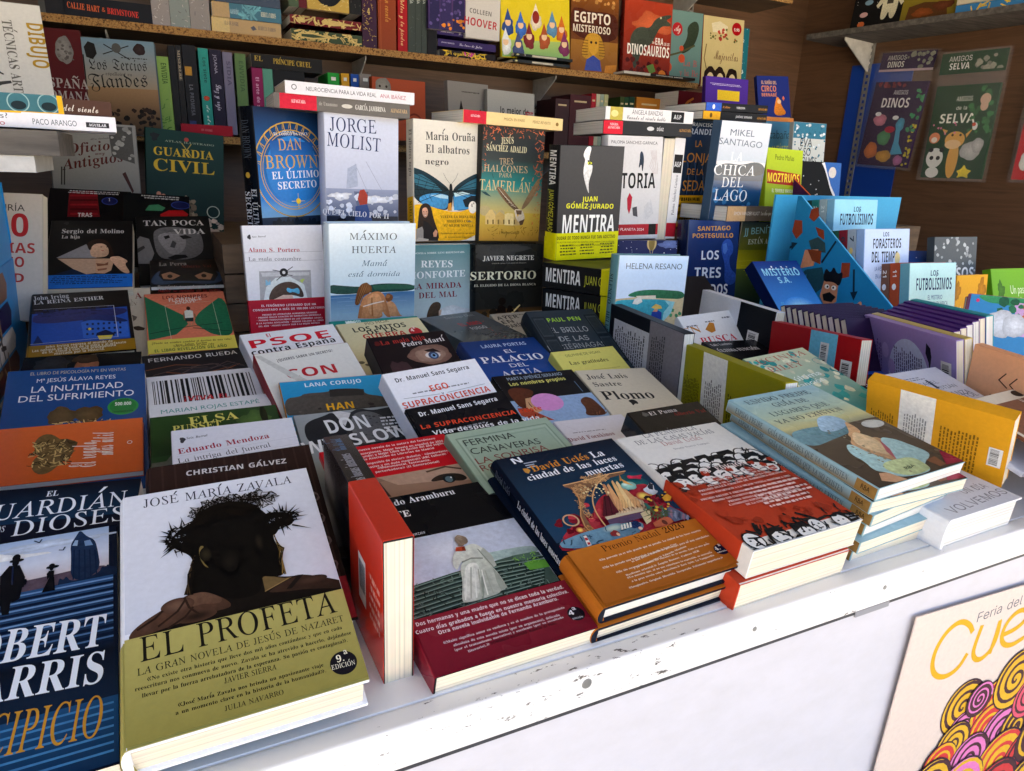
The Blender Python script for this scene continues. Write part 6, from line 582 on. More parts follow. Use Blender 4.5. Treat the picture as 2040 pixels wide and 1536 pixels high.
["hardcover_book","upright deep blue hardcover with a Roman bust and white capitals","hard","#16285c","#101c40","",.15,[-1.1,83.9,-1.4,1.1069,1.3046,.9346],[.1539,.2399,.045],[["g","#1b3068","#14244f",0,0,100,100],["t","SANTIAGO","s","#c9923c",17.7,10.6,83.3,8.9,4.3],["t","POSTEGUILLO","s","#c9923c",8.1,17.5,89.6,16.1,4.3],["t","LOS","s","#dfe4ee",26.8,38.4,63.7,37.9,8.7],["t","TRES","s","#dfe4ee",16.3,56.4,70.2,56.2,10.3],["t","MUNDOS","s","#dfe4ee",5.2,73.4,85.8,72.9,10.3],["p","#2a4a9a",[[65.9,25.6],[70.3,19.1],[80.5,17.1],[89.1,21.5],[91.8,30.6],[83.2,35.9],[87.6,47.7],[101.8,53],[98,63.6],[76.5,63.5],[76.2,42.4],[69.8,34.7]]],["p","#4a72c0",[[69.5,23],[75.9,21.6],[79.4,28.1],[74.9,33.3],[70.6,30.8]]]],[],0,0,0],
["hardcover_book","upright hardcover with a yellow-green glowing horizon and blue title","hard","#1c2a30","#10181c","",.15,[-0.5,90.1,-1,1.297,1.3551,.9329],[.1517,.2345,.035],[["g","#2a3438","#6a6a1c",0,0,100,30],["g","#8a8414","#c9b81c",0,30,100,50],["g","#5a6a2c","#12303c",0,50,100,100],["l","#d0c02a",.8,[[5,42],[55,41]]],["l","#d0c02a",.8,[[12,47],[59,46]]],["l","#d0c02a",.8,[[19,52],[63,51]]],["l","#d0c02a",.8,[[26,57],[67,56]]],["l","#3a6a6c",.8,[[33,62],[71,61]]],["l","#3a6a6c",.8,[[40,67],[75,66]]],["l","#3a6a6c",.8,[[47,72],[79,71]]],["l","#3a6a6c",.8,[[54,77],[83,76]]],["l","#3a6a6c",.8,[[61,82],[87,81]]],["t","JJ BENÍTEZ","n","#7fb0b4",9.2,13.9,89.1,10.9,6.8],["t","ESTÁN AQUÍ","b","#d3d6c4",19.6,24,82.9,22.6,5.3]],[],0,0,0],
["picture_book","leaning blue mystery children's book with bubble letters and glowing creatures","soft","#14307c","#0d1a44","",.2,[-0.2,43.1,-0.5,1.1223,.98,.9642],[.13,.201,.028],[["g","#14307a","#3f8fe0",0,0,100,70],["g","#3f8fe0","#1c3c7a",0,70,100,100],["se","#9fdcf8","#3a86d8",50,66,38,18],["t","MISTERIO","s","#8fd0ea",8.6,19.4,91.5,20.1,9.3],["t","S.A.","s","#8fd0ea",33.4,29.7,62.4,29.4,7.7],["s","#4fa0e0",5,55,60,95,40,4,0],["e","#6ab4ea",25,75,14,10,.2],["e","#c96a3a",70,80,9,8,.2],["e","#e0a83a",92,76,7,14,.2],["e","#e0b090",72,84,5,5,0],["s","#d9e9f6",10,8,96,12,8,2,0]],[],0,0,0],
["hardcover_book","upright blue hardcover with a golden clock ring and city skyline","hard","#14284c","#0d1118","",.2,[28.5,89.1,.7,.1683,1.3697,1.1289],[.1499,.2316,.045],[["g","#15203c","#2c7ac9",0,0,100,68],["g","#2c7ac9","#7fb4dd",0,68,100,82],["g","#2a3c54","#0d131c",0,82,100,100],["ring","#c9a23c",52,46,56,1.5],["ring","#c9a23c",52,46,47,1.1],["ring","#c9a23c",52,46,44,.7],["l","#c9a23c",1,[[98.2,40.2],[106,39.2]]],["l","#c9a23c",.6,[[98.5,38.2],[104.8,38.5]]],["l","#c9a23c",1,[[95.5,34.3],[103,32.3]]],["l","#c9a23c",.6,[[95.3,32.4],[101.6,31.8]]],["l","#c9a23c",1,[[91.2,28.9],[97.9,25.9]]],["l","#c9a23c",.6,[[90.4,27],[96.5,25.6]]],["l","#c9a23c",1,[[85.4,24.2],[91.1,20.3]]],["l","#c9a23c",.6,[[84,22.5],[89.6,20.2]]],["l","#c9a23c",1,[[78.2,20.3],[82.7,15.7]]],["l","#c9a23c",.6,[[76.4,18.8],[81.2,15.7]]],["l","#c9a23c",1,[[70.1,17.4],[73.2,12.3]]],["l","#c9a23c",.6,[[67.8,16.2],[71.8,12.5]]],["l","#c9a23c",1,[[61.2,15.6],[62.8,10.2]]],["l","#c9a23c",.6,[[58.6,14.7],[61.5,10.6]]],["l","#c9a23c",1,[[52,15],[52,9.5]]],["l","#c9a23c",.6,[[49.1,14.5],[50.9,10]]],["l","#c9a23c",1,[[42.8,15.6],[41.2,10.2]]],["l","#c9a23c",.6,[[39.8,15.4],[40.3,10.8]]],["l","#c9a23c",1,[[33.9,17.4],[30.8,12.3]]],["l","#c9a23c",.6,[[30.9,17.6],[30.2,13.1]]],["l","#c9a23c",1,[[25.8,20.3],[21.3,15.7]]],["l","#c9a23c",.6,[[22.9,20.9],[21,16.5]]],["l","#c9a23c",1,[[18.6,24.2],[12.9,20.3]]],["l","#c9a23c",.6,[[15.9,25.1],[12.9,21.2]]],["l","#c9a23c",1,[[12.8,28.9],[6.1,25.9]]],["l","#c9a23c",.6,[[10.4,30.2],[6.3,26.8]]],["l","#c9a23c",1,[[8.5,34.3],[1,32.3]]],["l","#c9a23c",.6,[[6.5,35.9],[1.6,33.1]]],["l","#c9a23c",1,[[5.8,40.2],[-2,39.2]]],["l","#c9a23c",.6,[[4.4,42],[-1.2,40]]],["e","#2d7cca",52,46,40,26,0],["g","#23549a","#2d7cca",20,24,84,46],["t","EL CÓDIGO DA VINCI","b","#d9dce4",26.5,20.2,77,18.8,2.1],["t","DAN","r","#c9a24a",33.2,31.1,69.4,30,8.5],["t","BROWN","r","#c9a24a",13,44.9,94,43.5,9.7],["t","EL ÚLTIMO","b","#e2e6ee",19.5,52.9,91.8,51,5.5],["t","SECRETO","b","#e2e6ee",26.3,60.7,87.2,59.1,5.6],["w","#b9c0cc",40,16.5,62,18,1,0,.6],["e","#e8c43c",56,70,3.5,2.3,0],["l","#e8c43c",.6,[[46,70],[66,70]]],["l","#e8c43c",.6,[[56,64],[56,76]]],["skyl","#1a2430",15,95,90,84,12]],[["t","DAN BROWN","r","#4a525e",10,68,38,68,46],["t","EL ÚLTIMO","b","#c9cdd6",60,42,94,42,34],["t","SECRETO","b","#c9cdd6",62,84,94,84,34],["e","#c9a23c",50,55,2.2,14,0]],0,0,0],
["hardcover_book","upright pale stormy sea hardcover with a red-haired figure and tall navy capitals","hard","#c3c9dc","#b4b9cc","",.2,[6,90.5,-0.7,.2837,1.3774,1.1286],[.1469,.2303,.035],[["g","#cfd4e6","#b9c0d6",0,0,100,58],["g","#8d97b4","#4a5674",0,58,100,84],["g","#20283a","#0f141e",0,80,100,100],["t","JORGE","r","#23305c",10,13.8,72.2,13.6,10.3],["t","MOLIST","r","#23305c",5.1,25.3,77,27.8,10.4],["l","#8a93ac",.5,[[40,38],[55,58]]],["l","#8a93ac",.5,[[55,36],[80,62]]],["p","#a3acc4",[[30,42],[42,38],[44,56],[28,58]]],["p","#5a6684",[[38,60],[58,60],[54,70],[42,72]]],["e","#dfe3ee",70,66,26,3,.4],["e","#dfe3ee",20,64,14,3,.4],["s","#c9d0e0",0,62,100,80,26,4,0],["p","#a03328",[[43,66],[46,59],[52,58],[57,63],[56,70],[46,71]]],["p","#2c4a86",[[40,72],[56,70],[64,86],[60,94],[38,92]]],["e","#11151f",22,90,14,8,.1],["e","#11151f",80,92,16,8,.1],["t","QUÉ EL CIELO POR TI","b","#e6e8ee",-4.3,78.4,86.5,82,4.2]],[],0,0,0],
["paperback_book","upright cream paperback with a dark teal butterfly and torn yellow band","soft","#d9d3c6","#cfc8b9","",.3,[4.9,88.3,-0.5,.4561,1.3706,1.1259],[.1483,.2318,.035],[["g","#dcd6ca","#cfc9bb",0,0,100,55],["t","María Oruña","b","#4a4744",17.5,16,92,14.8,6.4],["t","El albatros","b","#4a4744",17.4,26.2,83.6,25.9,6.5],["t","negro","b","#4a4744",16.4,35.7,51.9,35.5,4.9],["p","#122c36",[[-14.4,39.8],[-7.9,37.8],[12.2,40.4],[30.7,46.2],[49.2,53.9],[53.8,57.7],[52,68],[49.7,74.3],[28.7,71.6],[10.1,68.4],[-0.8,62.4],[-10,51]]],["p","#122c36",[[56.9,56.1],[68.8,49.5],[88.4,42.8],[100.3,40.6],[101,68.8],[81,73],[59.4,74.2],[58.1,62.5]]],["p","#3f8cc0",[[6.8,62.3],[28.8,58.8],[47.7,60.3],[51.9,61.5],[49.7,73.6],[28.7,71.4],[10.4,68.4]]],["p","#3f8cc0",[[58.9,61.2],[80.8,59.5],[100.4,60.3],[100.6,67.5],[81,72.3],[59.8,73.5]]],["p","#a9cfe0",[[23.1,61],[42,60.1],[50.6,61.5],[50.4,63.9],[38.2,63.3]]],["p","#b9d6dc",[[59.2,58.7],[72.9,57.5],[84.7,59.1],[61.2,62]]],["p","#0d1c26",[[73,64.5],[84.8,61.1],[100.4,59.8],[100.6,67.5],[89,70.9],[77,70.5]]],["p","#2c6478",[[-5.9,43.7],[12.2,44.3],[28.8,50.2],[42,57.4],[23.2,56.6],[3,52.8]]],["p","#2c6478",[[65,56],[80.6,49.2],[98.4,44.6],[98.6,54.3],[80.7,55.7]]],["l","#081418",.7,[[51.5,56.2],[-9.4,40.7]]],["l","#081418",.7,[[57.3,57.2],[100.3,42.3]]],["l","#081418",.7,[[51.5,56.2],[-6.3,45.9]]],["l","#081418",.7,[[57.3,57.2],[100.4,47.3]]],["l","#081418",.7,[[51.5,56.2],[-3.2,51.2]]],["l","#081418",.7,[[57.3,57.2],[100.6,52.3]]],["l","#081418",.7,[[51.5,56.2],[0,56.6]]],["l","#081418",.7,[[57.3,57.2],[100.7,57.4]]],["l","#081418",.7,[[51.5,56.2],[3.2,61.9]]],["l","#081418",.7,[[57.3,57.2],[100.9,62.4]]],["l","#081418",.7,[[51.5,56.2],[6.4,67.3]]],["l","#081418",.7,[[57.3,57.2],[101,67.5]]],["l","#081418",.5,[[-2.3,43.6],[-4.3,52.9],[4.7,61.1]]],["l","#081418",.5,[[8.5,46.2],[4.7,55.9],[12,62.9]]],["l","#081418",.5,[[19.5,48.9],[13.9,58.9],[19.4,64.7]]],["l","#081418",.5,[[30.7,51.7],[23.1,61.9],[26.8,66.5]]],["p","#11161a",[[52.4,51.7],[54.5,50.8],[56.7,51.6],[58.1,62.5],[55.9,74],[49.7,74],[51.9,62.6]]],["p","#c98a2c",[[50.8,68],[55.4,66.9],[56.3,74],[49.7,74]]],["l","#3a3a3c",.4,[[53.8,51.3],[47.6,47.2],[43.5,42.6]]],["l","#3a3a3c",.4,[[55.3,51.3],[62,46.4],[65.2,42.1]]],["p","#e2ac14",[[-17.6,70.5],[-4.6,69.8],[11.9,68.3],[24.9,70.6],[42,73.4],[55.5,74.7],[69.2,74.6],[79.4,72.7],[89,70.9],[101,67.9],[101.9,101.1],[-18.3,100.3]]],["p","#2a1c16",[[2.2,99.9],[4.2,91.8],[5.8,82.2],[7.8,72.1],[12.3,68.3],[19.4,67.6],[25.3,70.6],[28.7,81],[35.9,91.9],[37.4,100.2]]],["p","#c9957a",[[11.5,73.1],[14.9,71.3],[19,71.5],[20.8,75.2],[19.3,78.9],[15.9,80.2],[12.6,77.9]]],["e","#2a1c16",0,0,.1,.1,0],["p","#8f8a86",[[2.2,100],[3.1,89.7],[11.7,87.5],[15.8,94],[13.4,100.1]]],["p","#17151a",[[13.6,82.2],[21.1,84.3],[32.4,91.9],[36.2,100.2],[13.4,100.1]]],["p","#c08a70",[[27.9,93],[31.7,89.7],[34.7,91.9],[32.8,96.3],[28.6,96.2]]],["p","#a8a29a",[[2.2,100],[6,96.7],[21,98.2],[20.6,100.1]]],["e","#3a241c",14.1,74.9,.7,.3,0],["e","#3a241c",18.2,74.9,.7,.3,0],["p","#e6dcd4",[[14.4,77.7],[18.2,77.7],[16.3,78.5]]],["e","#e6e2d6",88.4,70.7,6.4,5.3,0],["t","4ª","b","#4a4030",85.4,70.4,91.4,70.3,2.6],["w","#8a8070",80,82.5,88,84.5,1,0,.6],["t","VUELVE LA REINA DEL","b","#4a3a10",39,80.2,93.2,80,2.2],["t","MISTERIO CON","b","#4a3a10",48.1,83.9,86,83.8,2.2],["t","SU MEJOR NOVELA","b","#4a3a10",43.5,87.6,89.7,87.6,2.2],["t","La aventura que más de un millón","b","#4a3a10",39.6,93.7,91.9,93.9,1.2],["t","de lectores están esperando","b","#4a3a10",45.5,97.1,87.4,97.3,1.2]],[["t","El albatros negro","b","#5a5650",8,60,46,60,40],["p","#e0aa12",[[62,0],[100,0],[100,100],[64,100]]],["t","MARÍA ORUÑA","b","#4a3a10",66,60,96,60,34]],0,0,0],
["hardcover_book","upright hardcover with coral foliage border, swooping falcon and desert domes","hard","#3a3a38","#2c2c2a","",.3,[3,89.8,-1.4,.5959,1.3716,1.1249],[.1476,.2296,.04],[["g","#302c28","#3a4242",0,0,100,28],["g","#3a4242","#2f8a88",0,28,100,50],["g","#2f8a88","#c9b46a",0,50,100,74],["g","#c9b04a","#b98a34",0,74,100,100],["t","JESÚS","b","#d9cfa8",29.9,14.8,49.9,13.4,5.5],["t","SÁNCHEZ ADALID","b","#d9cfa8",7,21.1,71.5,20.8,5.2],["t","TRES","r","#cfb28a",29.4,32.2,51.7,31.3,5.3],["t","HALCONES","r","#cfb28a",5.4,38.8,76.5,38.2,5.8],["t","PARA","r","#cfb28a",29.3,43.1,49.9,42.8,3.6],["t","TAMERLÁN","r","#e0c48a",-0.1,54.7,82.4,55.5,9],["s","#c9683f",82,2,100,60,60,3.4,1],["s","#c9683f",0,0,100,9,34,3,1],["s","#c9683f",0,0,20,14,20,2.4,1],["s","#c9683f",0,14,8,42,12,2.4,1],["s","#c9683f",20,0,82,4,16,2.4,1],["s","#c9683f",86,60,100,84,20,2,1],["e","#b9a878",8.9,72.9,8.8,4.4,0],["e","#b9a878",20.6,76.1,7.7,3.9,0],["e","#b9a878",34.4,74.7,6.2,3.1,0],["p","#d9bc78",[[10.4,84.9],[9.8,77.1],[15.8,72.2],[20.2,71.7],[25.3,76],[26.6,84.7]]],["p","#c9a860",[[26.1,85.1],[25.9,76.6],[32.2,73.1],[39.6,75.8],[41.1,84.9]]],["p","#e0cc90",[[41.1,85.2],[40.6,75.2],[45.7,74.2],[55.2,74.7],[56.6,85.3]]],["p","#b9a068",[[56.2,85.3],[55.8,77.2],[65.9,77.1],[67.2,85.1]]],["p","#7a6434",[[12.8,84.7],[12.5,80.7],[14.9,80.7],[15.2,84.6]]],["p","#7a6434",[[21.3,84.6],[21,80.6],[23.4,80.6],[23.8,84.5]]],["p","#7a6434",[[29.9,84.5],[29.6,80.5],[32,80.4],[32.4,84.4]]],["p","#7a6434",[[38.6,84.3],[38.2,80.4],[40.7,80.3],[41.1,84.3]]],["p","#7a6434",[[47.3,84.2],[46.9,80.2],[49.4,80.2],[49.8,84.2]]],["p","#7a6434",[[56.1,84.1],[55.7,80.1],[58.2,80.1],[58.6,84.1]]],["p","#7a6048",[[23.9,52.9],[29.8,50.8],[37.6,53.9],[47.5,60.3],[55.3,65.8],[65.3,71.3],[60.3,73.2],[48.3,68.5],[35.2,61.2]]],["p","#8f7658",[[93.9,41],[95.7,45.4],[91.1,53.6],[83.5,62.3],[74,69.1],[66.4,71.5],[71,64.3],[82.4,52.1]]],["l","#4a3828",.6,[[27.4,53],[41.5,62.7]]],["l","#e0d3bc",.5,[[28.3,52.6],[37,58.4]]],["l","#4a3828",.6,[[30.4,55.2],[44.5,64]]],["l","#e0d3bc",.5,[[31.8,54.9],[40.4,60.1]]],["l","#4a3828",.6,[[33.4,57.3],[47.6,65.3]]],["l","#e0d3bc",.5,[[35.3,57.3],[43.9,61.8]]],["l","#4a3828",.6,[[36.5,59.5],[50.6,66.6]]],["l","#e0d3bc",.5,[[38.8,59.7],[47.4,63.5]]],["l","#4a3828",.6,[[39.6,61.7],[53.6,67.9]]],["l","#e0d3bc",.5,[[42.3,62],[50.9,65.2]]],["l","#4a3828",.6,[[42.7,63.8],[56.7,69.2]]],["l","#e0d3bc",.5,[[45.8,64.4],[54.4,67]]],["l","#4a3828",.6,[[45.8,66],[59.8,70.5]]],["l","#e0d3bc",.5,[[49.4,66.9],[57.9,68.7]]],["p","#cfc3ae",[[55.1,70.4],[65.3,70.8],[70.1,71.8],[74.7,79.2],[68.8,84],[62.2,81.7],[57.9,77.2]]],["p","#6a5440",[[58,71.5],[68.5,71.5],[67.9,75.3],[60.5,75.4]]],["p","#d9a83c",[[60.5,75.4],[63.6,75.4],[62.2,77.7]]],["p","#5a4634",[[64.3,81.7],[73.8,79.2],[71,84.5],[66.8,85.1]]],["l","#2a4a50",.8,[[17.2,40.2],[19.5,43.9]]],["p","#2a4a50",[[.6,56],[8.6,56.3],[17.9,60.5],[8.8,59.1]]],["s","#8a6a1c",0,86,100,100,40,3,1],["t","HarperCollins","n","#5a5020",36,93,66,93,2.2]],[],0,0,0],
["hardcover_book","upright white hardcover with a small suited man, pencil roots and red base","hard","#d3d2d4","#c9c8ca","",.25,[-1.2,88.3,1.1,.9077,1.3716,1.1241],[.1486,.2265,.03],[["t","PALOMA SÁNCHEZ-GARNICA","n","#3a3a3e",6.4,7.6,90.1,7.7,2.9],["t","VICTORIA","s","#1d1d20",-7.5,50.1,90.5,49.7,14.8],["p","#2a3444",[[58.6,16.5],[61.4,13.6],[65,16.4],[67,22],[65.8,33.3],[63.9,33.3],[62.6,25.8],[58.8,30.2],[57.5,29.6],[59.1,22.1]]],["l","#a98a8a",.4,[[78.6,13.1],[81.8,20.6],[77.8,28.2],[86,35.7]]],["l","#a98a8a",.4,[[81,13.1],[83.8,20.6],[81.5,28.1],[87.7,35.7]]],["l","#a98a8a",.4,[[83.4,13.1],[85.7,20.5],[85.1,28.1],[89.4,35.7]]],["l","#a98a8a",.4,[[85.9,13],[87.7,20.5],[88.8,28.1],[91.1,35.7]]],["l","#a98a8a",.4,[[88.3,13],[89.6,20.5],[92.5,28],[92.8,35.6]]],["p","#b01a34",[[39.2,59.8],[43.5,54.1],[48.7,58.6],[47.3,68.8],[44.3,75.2],[40.7,70.1]]],["p","#4a4a50",[[49.7,68.8],[58,67.6],[60.3,78],[51.6,76.6]]],["p","#c9c9cc",[[71.4,67.7],[82.9,59.9],[89.4,74.3],[75.4,82]]],["p","#b01f2e",[[0,85.2],[100,85.2],[100,96],[0,96]]],["p","#17171a",[[82,85.2],[96,85.2],[96,96],[82,96]]],["t","PREMIO PLANETA 2024","n","#efdcdc",4,90.9,73.5,91.9,2.6]],[],0,0,0],
["hardcover_book","white hardcover spine with black label and red foot, right of the suited man cover","boardx","#d9d8da","#c9c8ca","",.35,[-4.3,89.9,-1,1.0888,1.3815,1.1248],[.0276,.2292,.15],[["p","#17171a",[[8,16],[92,16],[92,34],[8,34]]],["t","A&P","s","#d9d9dc",16,28,84,28,5],["tv","Paloma Sánchez-Garnica","b","#6a6a70",64,76,36,26,0],["p","#b01f2e",[[0,84],[100,84],[100,98],[0,98]]]],[],0,0,0],
["hardcover_book","white hardcover turned fore-edge out between the suited man cover and the labelled spine","boardx","#d3d2d4","#c9c8ca","",.35,[177.3,89.3,-0.3,1.1009,1.5343,1.1232],[.0298,.2303,.15],[],[],0,0,0],
["hardcover_book","upright blue hardcover of twisted columns with golden title words","hard","#203048","#182438","",.2,[-2.1,91.2,.7,1.1434,1.4906,1.142],[.1643,.2678,.035],[["g","#2a3c58","#18263c",0,0,100,100],["t","JUAN FRANCISCO","s","#d3d8e2",18.2,7.6,94,8,3.1],["t","FERRÁNDIZ","s","#d3d8e2",22.2,14.9,93.8,15,5],["l","#38527c",2,[[5,40],[12,60],[4,80],[14,100]]],["l","#10182a",1.4,[[10,40],[6,60],[10,80]]],["l","#38527c",2,[[19,40],[26,60],[18,80],[27,100]]],["l","#10182a",1.4,[[24,40],[20,60],[24,80]]],["l","#38527c",2,[[33,40],[40,60],[32,80],[40,100]]],["l","#10182a",1.4,[[38,40],[34,60],[38,80]]],["l","#38527c",2,[[47,40],[54,60],[46,80],[53,100]]],["l","#10182a",1.4,[[52,40],[48,60],[52,80]]],["l","#38527c",2,[[61,40],[68,60],[60,80],[66,100]]],["l","#10182a",1.4,[[66,40],[62,60],[66,80]]],["l","#38527c",2,[[75,40],[82,60],[74,80],[79,100]]],["l","#10182a",1.4,[[80,40],[76,60],[80,80]]],["l","#38527c",2,[[89,40],[96,60],[88,80],[92,100]]],["l","#10182a",1.4,[[94,40],[90,60],[94,80]]],["t","LA","n","#c98a3c",57.7,26.3,71.2,25.7,5.8],["t","LONJA","n","#c98a3c",34.9,40.1,92.4,39.9,8.4],["t","DE LA","n","#c98a3c",47.2,51.2,79.4,51.5,5.5],["t","SEDA","n","#c98a3c",41.8,66.3,84.7,66,9.6],["p","#d9a21c",[[0,70.3],[100,70.3],[100,100],[0,100]]],["w","#5a4010",5,72.3,95,98,4,0,.6]],[],0,0,0],
["paperback_book","upright paperback of a misty blue lake with tall white title","soft","#5a7a9a","#3a5674","",.15,[1.4,92.7,.4,1.1979,1.3624,1.1383],[.1603,.2589,.03],[["g","#d3d8e4","#aab9cc",0,0,100,36],["g","#3a5a74","#1d3a58",0,36,100,52],["g","#1d4a78","#12283f",0,52,100,100],["e","#e3e6ee",50,38,60,4,.3],["p","#22384c",[[0,40],[20,36],[50,38],[80,34],[100,38],[100,48],[0,48]]],["s","#2f6aa0",0,60,100,90,20,6,0],["t","MIKEL","n","#4a5a74",18.1,12.4,68.3,12.5,5.5],["t","SANTIAGO","n","#4a5a74",-0.2,20.2,87.6,22.1,5.5],["t","LA","r","#dfe6ee",28,34.3,52.9,34.1,7.7],["t","CHICA","r","#dfe6ee",-0.9,46.9,83.2,47,8.9],["t","DEL","r","#dfe6ee",18.1,57.7,62.6,57.6,8.8],["t","LAGO","r","#dfe6ee",6.3,69.6,74.8,70.6,9.9]],[],0,0,0],
["picture_book","lime green children's book with a pale big-eyed sprout creature and red banner","soft","#9fb41c","#8aa018","",.3,[5.8,83.2,-0.9,1.3911,1.3686,1.1308],[.142,.2169,.02],[["g","#b0c42a","#8fa81a",0,0,100,100],["p","#a3291c",[[2,24],[96,28],[98,42],[4,40]]],["t","MOZTRUOS","s","#f0d83a",4,38,94,38,10],["t","Pedro Mañas","n","#4a5a14",22,13,76,13,6],["t","EL TERRIBLE MANUAL","s","#eef0d0",18,50,80,50,4],["e","#dfe6c4",48,78,16,13,.1],["p","#dfe6c4",[[44,68],[50,56],[56,68]]],["e","#fff",42,76,5,3.3,0],["e","#fff",54,76,5,3.3,0],["e","#222",43,77,2,1.3,0],["e","#222",53,77,2,1.3,0],["s","#2f6a4a",0,60,14,100,16,3,1],["p","#c23a4a",[[70,94],[84,84],[98,92],[96,100],[72,100]]],["e","#6a3a7a",60,100,18,6,0]],[],0,0,0],
["paperback_book","white paperback lying flat atop the uprights, small round emblem on spine","flat","#dedde2","#dedde2","",.35,[-1.4,90,-1.1,.2205,1.3633,1.3844],[.2333,.0209,.145],[["e","#5a5a60",6.5,46,2,22.4,0],["e","#dedde2",6.5,46,1.4,15.7,0],["t","NEUROCIENCIA PARA LA VIDA REAL","n","#4a4a50",15,66,69,66,32],["t","ANA IBÁÑEZ","n","#b05a6a",72,66,93,66,32]],[],0,0,0],
["paperback_book","grey paperback with red-labelled spine, beneath the white emblem-spined one","flat","#6a6560","#6a6560","",.35,[-2.4,89.9,-1.1,.2013,1.3706,1.36],[.2444,.0253,.145],[["p","#cc1f38",[[4,0],[30,0],[30,100],[4,100]]],["t","ALFAGUARA","b","#efd3d8",12,58,22,58,22],["t","de Unamuno","b","#a9a49c",31.5,60,45,60,24],["e","#c9c4ba",52,52,4,14,0],["t","GARCÍA JAMBRINA","b","#dedad2",58,68,81,68,32],["t","ALFAGUARA","b","#c9a878",85,66,98,66,26]],[],0,0,0],
["paperback_book","cream paperback with red-labelled spine lying above the butterfly book","flat","#dfc48a","#dfc48a","",.35,[5.4,90.2,-0.7,.5545,1.3624,1.3556],[.2387,.0238,.145],[["p","#c21f34",[[0,0],[22,0],[22,100],[0,100]]],["t","ALFAGUARA","b","#efd3d8",7,50,16,50,18],["t","MISIÓN EN PARÍS","n","#7a6030",39,56,60,56,22],["t","PÉREZ-REVERTE","n","#7a6030",68,58,87,58,22],["e","#8a6a34",94,50,1.6,16,0]],[],0,0,0],
["paperback_book","white paperback with gold patch and black label on spine, above the suited man book","flat","#dcdadc","#dcdadc","",.35,[-4.3,89.9,.3,.8971,1.3832,1.3822],[.2282,.0269,.145],[["p","#b9a84a",[[5,0],[19,0],[19,100],[5,100]]],["e","#d9cf8a",10,50,4,26,0],["t","ÁNGELA BANZAS","n","#6a6a6e",29,48,64,48,34],["t","Cuando el viento hable","c","#4a4a4e",23,88,68,88,30],["p","#1a1a1c",[[74,8],[89,8],[89,92],[74,92]]],["t","A&P","s","#c9c9cc",77,66,86,66,34]],[],0,0,0],
["paperback_book","grey-black paperback with red label, second from top above the suited man book","flat","#2c2d30","#2c2d30","",.35,[-4,89.9,1,.8918,1.38,1.3525],[.2319,.0278,.145],[["p","#cf1f34",[[0,0],[21,0],[21,100],[0,100]]],["t","NEGRA","b","#f0d6da",7,36,16,36,18],["t","ALFAGUARA","b","#f0d6da",5,60,18,60,18],["e","#c9c9cc",52,50,4,16,0],["t","DÍAZ","s","#c9c9cc",59,64,67,64,24],["t","ALFAGUARA","b","#b98a4a",85,64,99,64,22]],[],0,0,0],
["paperback_book","black paperback with a blue spine label, topmost at far right of the uprights","flat","#17181c","#17181c","",.35,[3.6,89.8,1.9,1.1968,1.4114,1.421],[.2105,.0183,.145],[["p","#2f5ac0",[[0,0],[24,0],[24,100],[0,100]]],["e","#dfe4f2",12,50,2,30,0],["t","TERCERA","s","#c9c9cc",48,64,62,64,26],["t","ALFAGUARA","b","#c98a2a",84,66,99,66,26],["t","El último","B","#b97a3a",26,62,38,62,26]],[],0,0,0],
["paperback_book","black paperback with a yellow spine label, below the blue-labelled one","flat","#17181c","#17181c","",.35,[2.6,89.9,1.2,1.1888,1.4098,1.4016],[.2134,.0185,.145],[["p","#e0a41c",[[0,0],[26,0],[26,100],[0,100]]],["e","#6a4a0c",12,50,2,30,0],["t","JIMÉNEZ SERRANO","s","#c9c9cc",50,64,76,64,26],["t","ALFAGUARA","b","#c98a2a",84,66,99,66,26]],[],0,0,0],
["paperback_book","grey photo-spined paperback with a lime end, on the blue bust hardcover","flat","#5c524a","#5c524a","",.35,[9.5,89.8,-0.4,1.2201,1.3227,1.1697],[.2538,.0351,.145],[["p","#c9a478",[[0,0],[28,0],[28,100],[0,100]]],["t","SIMON VAN DER VLUGT","n","#d9d3cc",10,60,50,60,24],["t","Los días que vendrán","b","#d9d3cc",52,60,80,60,24],["p","#b4d63a",[[81,0],[100,0],[100,100],[81,100]]],["e","#6a8a1c",93,50,2.4,18,0]],[],0,0,0],
["paperback_book","white paperback spine on the top of the left side arm, dark grey and red print","flat","#dfdfe6","#dfdfe6","",.3,[3.1,90,-0.1,-0.2336,1.0816,1.2992],[.1967,.0181,.145],[["t","¿Crees en Dios?","n","#55555e",2,44,42,44,32],["t","su teléfono","n","#b0404a",14,88,40,88,32],["t","PACO ARANGO","n","#55606a",54,74,78,74,36],["p","#2c2c30",[[83,42],[96,42],[96,76],[83,76]]],["t","AGUILAR","b","#dfdfe6",84.5,68,94.5,68,18]],[],0,0,0],
["paperback_book","brown paperback with rounded spine and white script, behind the white side-arm spine","flat","#4a3026","#4a3026","",.35,[6.1,89.9,-1,-0.1871,1.0871,1.3179],[.1474,.0204,.145],[["t","la sombra del viento","c","#cfc6bc",36,72,90,72,40]],[],0,0,0],
["paperback_book","teal ornamented hardcover with yellow edge on the left side arm","flat","#3a6a74","#3a6a74","",.35,[6,89.8,.5,-0.2468,1.0758,1.3148],[.1553,.0226,.145],[["ring","#8fb0b0",10,45,7,.8],["e","#16262c",10,60,5,22,0],["ring","#8fb0b0",30,45,7,.8],["e","#16262c",30,60,5,22,0],["ring","#8fb0b0",50,45,7,.8],["e","#16262c",50,60,5,22,0],["ring","#8fb0b0",70,45,7,.8],["e","#16262c",70,60,5,22,0],["ring","#8fb0b0",90,45,7,.8],["e","#16262c",90,60,5,22,0],["p","#d9a81c",[[0,90],[100,90],[100,100],[0,100]]],["p","#d9a81c",[[96,0],[100,0],[100,100],[96,100]]]],[],0,0,0],
